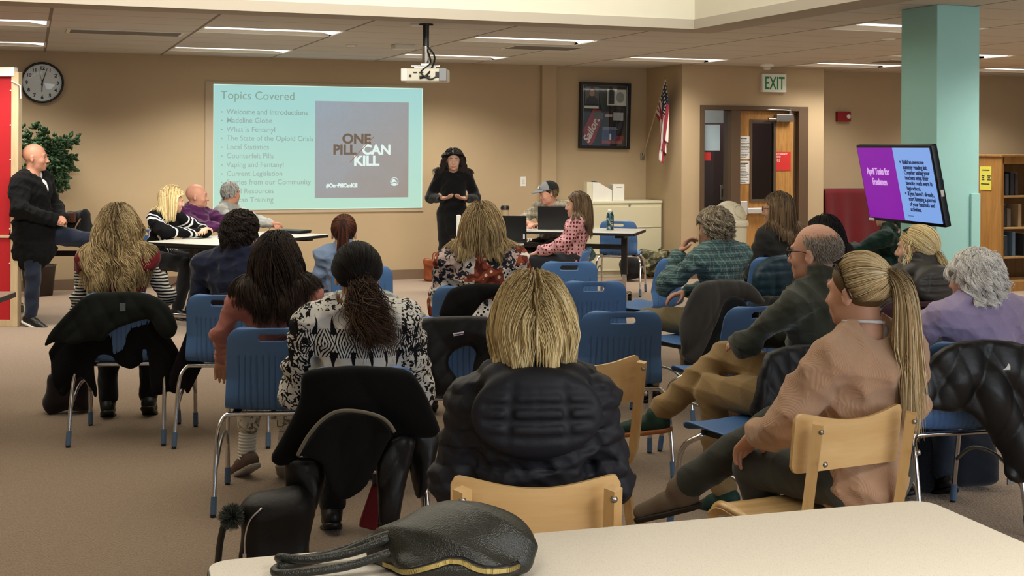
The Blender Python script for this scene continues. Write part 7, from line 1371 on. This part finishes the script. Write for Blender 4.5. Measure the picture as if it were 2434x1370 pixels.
q = onY(1536, 671, YB-0.75); t = thing('cardboard_box', 'plain cardboard box on the floor right of the filing cabinet', 'box', (q.x, YB-0.75, 0)); cbm = plain('cardboard', '9a7450', 0.8, var=0.05); MB().box((-0.095, 0, 0), (0.095, 0.26, 0.22)).build('box_body', cbm, t, bevel=0.003); MB().box((-0.096, -0.001, 0.155), (0.096, 0.26, 0.158)).build('tape_seam', plain('brown tape', '6e4e32', 0.5), t)
q = onY(1500, 670, YB-1.0); blobbag('duffel_bag', 'black duffel bag on the floor in front of filing cabinet', 'bag', (q.x, YB-1.0, 0), 20, 0.30, 0.30, 0.30, BK, 8, rnd=0.10, amp=0.02)
q = onY(1585, 640, YC-0.0); camo = NT('camouflage'); c_ = camo.ramp(camo.noise(16, 2, dist=0.6), [(0, lin('2a2a1c')), (0.45, lin('5d5a3c')), (0.58, lin('8a8260'))], True); camo = camo.out(c_, 0.8)
blobbag('duffel_bag', 'camouflage bag on the floor in the room corner under flag', 'bag', (XC-0.26, YC+0.22, 0), 0, 0.42, 0.34, 0.36, camo, 9, rnd=0.10, amp=0.03)
q = G(2335, 1168, 0); t = blobbag('backpack', 'grey backpack with hanging clips under the white-haired woman chair', 'backpack', (q.x, q.y+0.08, 0), 5, 0.24, 0.17, 0.33, fabric('slate grey nylon', '20262f', 0.15), 10, rnd=0.07); MB().tube(smoothpath([(0.10, -0.06, 0.26), (0.14, -0.07, 0.22), (0.13, -0.08, 0.12), (0.15, -0.08, 0.05)], 5), 0.006, 6).build('strap', M['black'], t); MB().box((0.135, -0.095, 0.03), (0.165, -0.083, 0.06)).build('buckle', M['steel'], t)
q = G(2212, 1180, 0); blobbag('tote_bag', 'dark fuzzy navy bag beside the grey backpack', 'bag', (q.x, q.y+0.08, 0), 0, 0.18, 0.16, 0.34, fabric('fuzzy navy', '0e141d', 0.4, bump=1.0), 11, rnd=0.08)
q = G(1727, 1088, 0); t = thing('paper_bag', 'brown paper bag under the chair of the man in olive', 'bag', (q.x, q.y, 0), face(10)); MB().box((-0.085, 0, 0), (0.085, 0.12, 0.22)).build('bag_body', plain('kraft paper', '6d5038', 0.8), t, bevel=0.003); MB().tube(smoothpath([(-0.03, 0.0, 0.21), (-0.025, 0, 0.27), (0.025, 0, 0.27), (0.03, 0, 0.21)], 4), 0.003, 5).build('handle', plain('kraft handle', '7d5f44', 0.8), t)
q = P(872, 1180, 4.9); t = thing('tote_bag', 'red bag hanging under the black coats, front left', 'bag', (q.x, q.y, 0), face(5)); MB().add([(-0.03, 0, 0.15), (0.04, 0, 0.13), (0.045, 0, 0.30), (0.02, 0, 0.30), (-0.03, 0.07, 0.15), (0.04, 0.07, 0.13), (0.045, 0.07, 0.30), (0.02, 0.07, 0.30)], [(0, 1, 2, 3), (7, 6, 5, 4), (0, 4, 5, 1), (1, 5, 6, 2), (2, 6, 7, 3), (3, 7, 4, 0)]).build('bag_body', plain('dark red canvas', '6d101a', 0.8), t, bevel=0.006); MB().tube([(0.03, 0.03, 0.29), (0.03, 0.03, 0.44)], 0.006, 6).build('strap', M['black'], t)
# ============================================================ things on the tables
def laptop(label, px, py, a, open_=105, w_=0.33, stick=False, z=0.741):
    q = G(px, py, z); t = thing('laptop', label, 'laptop', (q.x, q.y, z), face(a)); MB().box((-w_/2, 0.0, 0), (w_/2, 0.23, 0.018)).build('keyboard_base', M['black'], t, bevel=0.003)
    Mx = Matrix.Translation((0, 0.0, 0.016)) @ Matrix.Rotation(R_(8), 4, 'X'); lid = MB().box((-w_/2, -0.006, 0), (w_/2, 0.002, 0.225), Mx).build('lid', plain('black laptop lid', '0c0c0e', 0.4), t, bevel=0.002)
    MB().box((-w_/2+0.012, 0.002, 0.015), (w_/2-0.012, 0.0035, 0.213), Mx).build('display', emis('laptop display', '8fa3b8', 0.5), lid)
    if stick: MB().box((-w_/2+0.01, -0.009, 0.11), (-w_/2+0.085, -0.006, 0.17), Mx).build('sticker', plain('grey sticker', 'a9adb5', 0.6), lid); MB().box((w_/2-0.03, -0.009, 0.02), (w_/2-0.015, -0.006, 0.06), Mx).build('small_label', M['white'], lid)
    return t
laptop('open black laptop in front of the man in cap', 1317, 546, -4)
laptop('open black laptop with grey sticker on the small table', 1207, 577, -3, stick=True)
q = G(690, 554, 0.741); t = thing('folder_stack', 'black folders lying on the panel table', 'folder', (q.x, q.y, 0.741), face(-25))
for i in range(3): MB().box((-0.16+0.01*i, -0.11, 0.011*i), (0.16+0.01*i, 0.12-0.01*i, 0.011*i+0.009)).build('folder', M['black'], t, bevel=0.002)
q = G(1450, 547, 0.741); t = thing('water_bottle', 'teal printed water bottle with white cap on the right table', 'bottle', (q.x, q.y, 0.741)); n = NT('teal printed bottle'); c_ = n.ramp(n.noise(18, 3, dist=1.5), [(0, lin('0d2c33')), (0.45, lin('1f5f66')), (0.56, lin('c9a79a')), (0.62, lin('16323a'))], True)
MB().lathe([(0.0, 0), (0.036, 0.0), (0.038, 0.01), (0.038, 0.145), (0.032, 0.165), (0.026, 0.175), (0.026, 0.185), (0, 0.185)], n=24).build('bottle_body', n.out(c_, 0.3), t, smooth=True); MB().lathe([(0.0, 0.215), (0.02, 0.213), (0.025, 0.20), (0.025, 0.18), (0, 0.18)][::-1], n=20).build('bottle_cap', M['offwhite'], t, smooth=True)
q = G(1200, 545, 0.741); t = thing('travel_mug', 'tan travel mug with black lid behind the stickered laptop', 'mug', (q.x, q.y, 0.741)); MB().lathe([(0, 0), (0.032, 0), (0.042, 0.20), (0, 0.20)], n=22).build('mug_body', plain('tan mug', 'a08a6c', 0.4), t, smooth=False); edge_smooth(t.children[0]); MB().lathe([(0.045, 0.2), (0.045, 0.225), (0.036, 0.24), (0.0, 0.24)], n=22).build('mug_lid', M['black'], t, smooth=False); edge_smooth(t.children[1])
q = G(1100, 578, 0.741); t = tag(MB().box((-0.02, -0.015, 0), (0.02, 0.015, 0.24)).build('white_box', M['white'], loc=(q.x, q.y+0.12, 0.741), bevel=0.01), 'white upright device behind the woman in patchwork blouse', 'device')
q = G(1245, 546, 0.741); t = tag(MB().lathe([(0, 0), (0.03, 0), (0.035, 0.05), (0, 0.05)], n=16).build('paper_cup', M['white'], loc=(q.x, q.y+0.15, 0.741)), 'small white cup on the right table near the laptops', 'cup')
q = G(1268, 549, 0.741); tag(MB().box((-0.07, -0.008, 0), (0.07, 0.008, 0.006)).build('pen', M['black'], loc=(q.x, q.y+0.1, 0.741)), 'dark pen lying on the right table left of laptop', 'pen')
# ============================================================ leather handbag on the foreground table
q = P(1075, 1300, 2.60); t = thing('handbag', 'black leather handbag with gold zip slumped on the foreground table', 'handbag', (q.x, q.y, 0.741), face(-6))
lb = NT('black pebbled leather'); v = lb.n('TexVoronoi', i_Scale=330.0); lb.l(lb.co(), v.inputs[0]); lb.bump(lb.math('ADD', v.outputs[0], lb.math('MULTIPLY', lb.noise(12, 3), 1.6)), 0.35, 0.0025); lbm = lb.out(lb.mix(lb.noise(9, 3), lin('14150f'), lin('23251f')), 0.42, spec=0.5)
F = Field((-0.24, -0.17, -0.01), (0.22, 0.16, 0.20), 0.004); F.ell((0.03, 0.0, 0.055), (0.135, 0.105, 0.075), 0.0); F.ell((-0.03, 0.02, 0.05), (0.13, 0.095, 0.055), 0.04); F.cone((0.10, -0.03, 0.035), (0.145, -0.05, 0.03), 0.045, 0.018, 0.04); F.cone((-0.08, -0.02, 0.03), (-0.16, 0.02, 0.02), 0.045, 0.018, 0.04); F.ell((0.02, -0.08, 0.03), (0.12, 0.05, 0.032), 0.03)
F.apply(lambda x, y, z: -0.0035*(1-2*np.abs(np.sin(13*x+3*np.sin(9*z+5*y)+9*y))**0.8)*np.clip(z/0.05, 0, 1)-0.0015*np.sin(40*x+30*z+22*y)); F.folds(0.0028, 40, 4); F.plane((0, 0, 0.001), (0, 0, -1)); fobj(F, 'bag_body', lbm, t, 1)
def surf_y(x, z):
    i, k = int((x-F.lo[0])/F.v), int((z-F.lo[2])/F.v); col = F.f[min(max(i, 0), F.n[0]-1), :, min(max(k, 0), F.n[2]-1)]; j = np.nonzero(col < 0)[0]; return float(F.ax[1][j[0]]) if len(j) else None
zq = smoothpath([(-0.13, 0, 0.012), (-0.09, 0, 0.020), (-0.03, 0, 0.038), (0.01, 0, 0.050), (0.04, 0, 0.050), (0.07, 0, 0.040), (0.10, 0, 0.036), (0.14, 0, 0.036)], 16); zp = []
for p_ in zq:
    y_ = surf_y(p_.x, p_.z)
    if y_ is not None: zp.append(Vector((p_.x, y_-0.001, p_.z)))
for _ in range(4): zp = [zp[0]]+[(zp[i-1]+zp[i]*2+zp[i+1])/4 for i in range(1, len(zp)-1)]+[zp[-1]]
MB().tube(zp, 0.0085, 8, sx=0.6, sy=1.0).build('zip_tape', M['black'], t, smooth=True); gm = plain('gold zip', 'c9b676', 0.3, 0.85); b = MB()
for i in range(len(zp)-1):
    for k in range(2): p_ = zp[i].lerp(zp[i+1], k/2); dr = (zp[i+1]-zp[i]).normalized(); Mx = Matrix.Translation(p_+Vector((0, -0.0045, 0.0))) @ dr.to_track_quat('X', 'Z').to_matrix().to_4x4(); b.cbox((0, -0.002, 0), (0.0013, 0.006, 0.0085), Mx)
b.build('zip_teeth', gm, t)
for pts in ([(-0.10, -0.02, 0.075), (-0.15, -0.03, 0.06), (-0.22, -0.035, 0.03), (-0.29, -0.05, 0.015), (-0.335, -0.08, 0.012), (-0.32, -0.115, 0.012), (-0.25, -0.115, 0.02), (-0.18, -0.10, 0.03), (-0.11, -0.08, 0.05)], [(-0.08, 0.05, 0.07), (-0.13, 0.06, 0.06), (-0.19, 0.045, 0.03), (-0.26, 0.01, 0.013), (-0.325, -0.035, 0.012), (-0.335, -0.06, 0.026), (-0.27, -0.07, 0.028), (-0.19, -0.055, 0.04), (-0.12, -0.04, 0.065)]):
    MB().tube(smoothpath(pts, 8), 0.0085, 10).build('handle', lbm, t, smooth=True)
text('co', 0.02, plain('dark gunmetal', '2a2a28', 0.3, 0.8), t, (-0.06, -0.118, 0.060), rot=(R_(55), 0, R_(-4)), bold=0.0006, name='metal_letters')
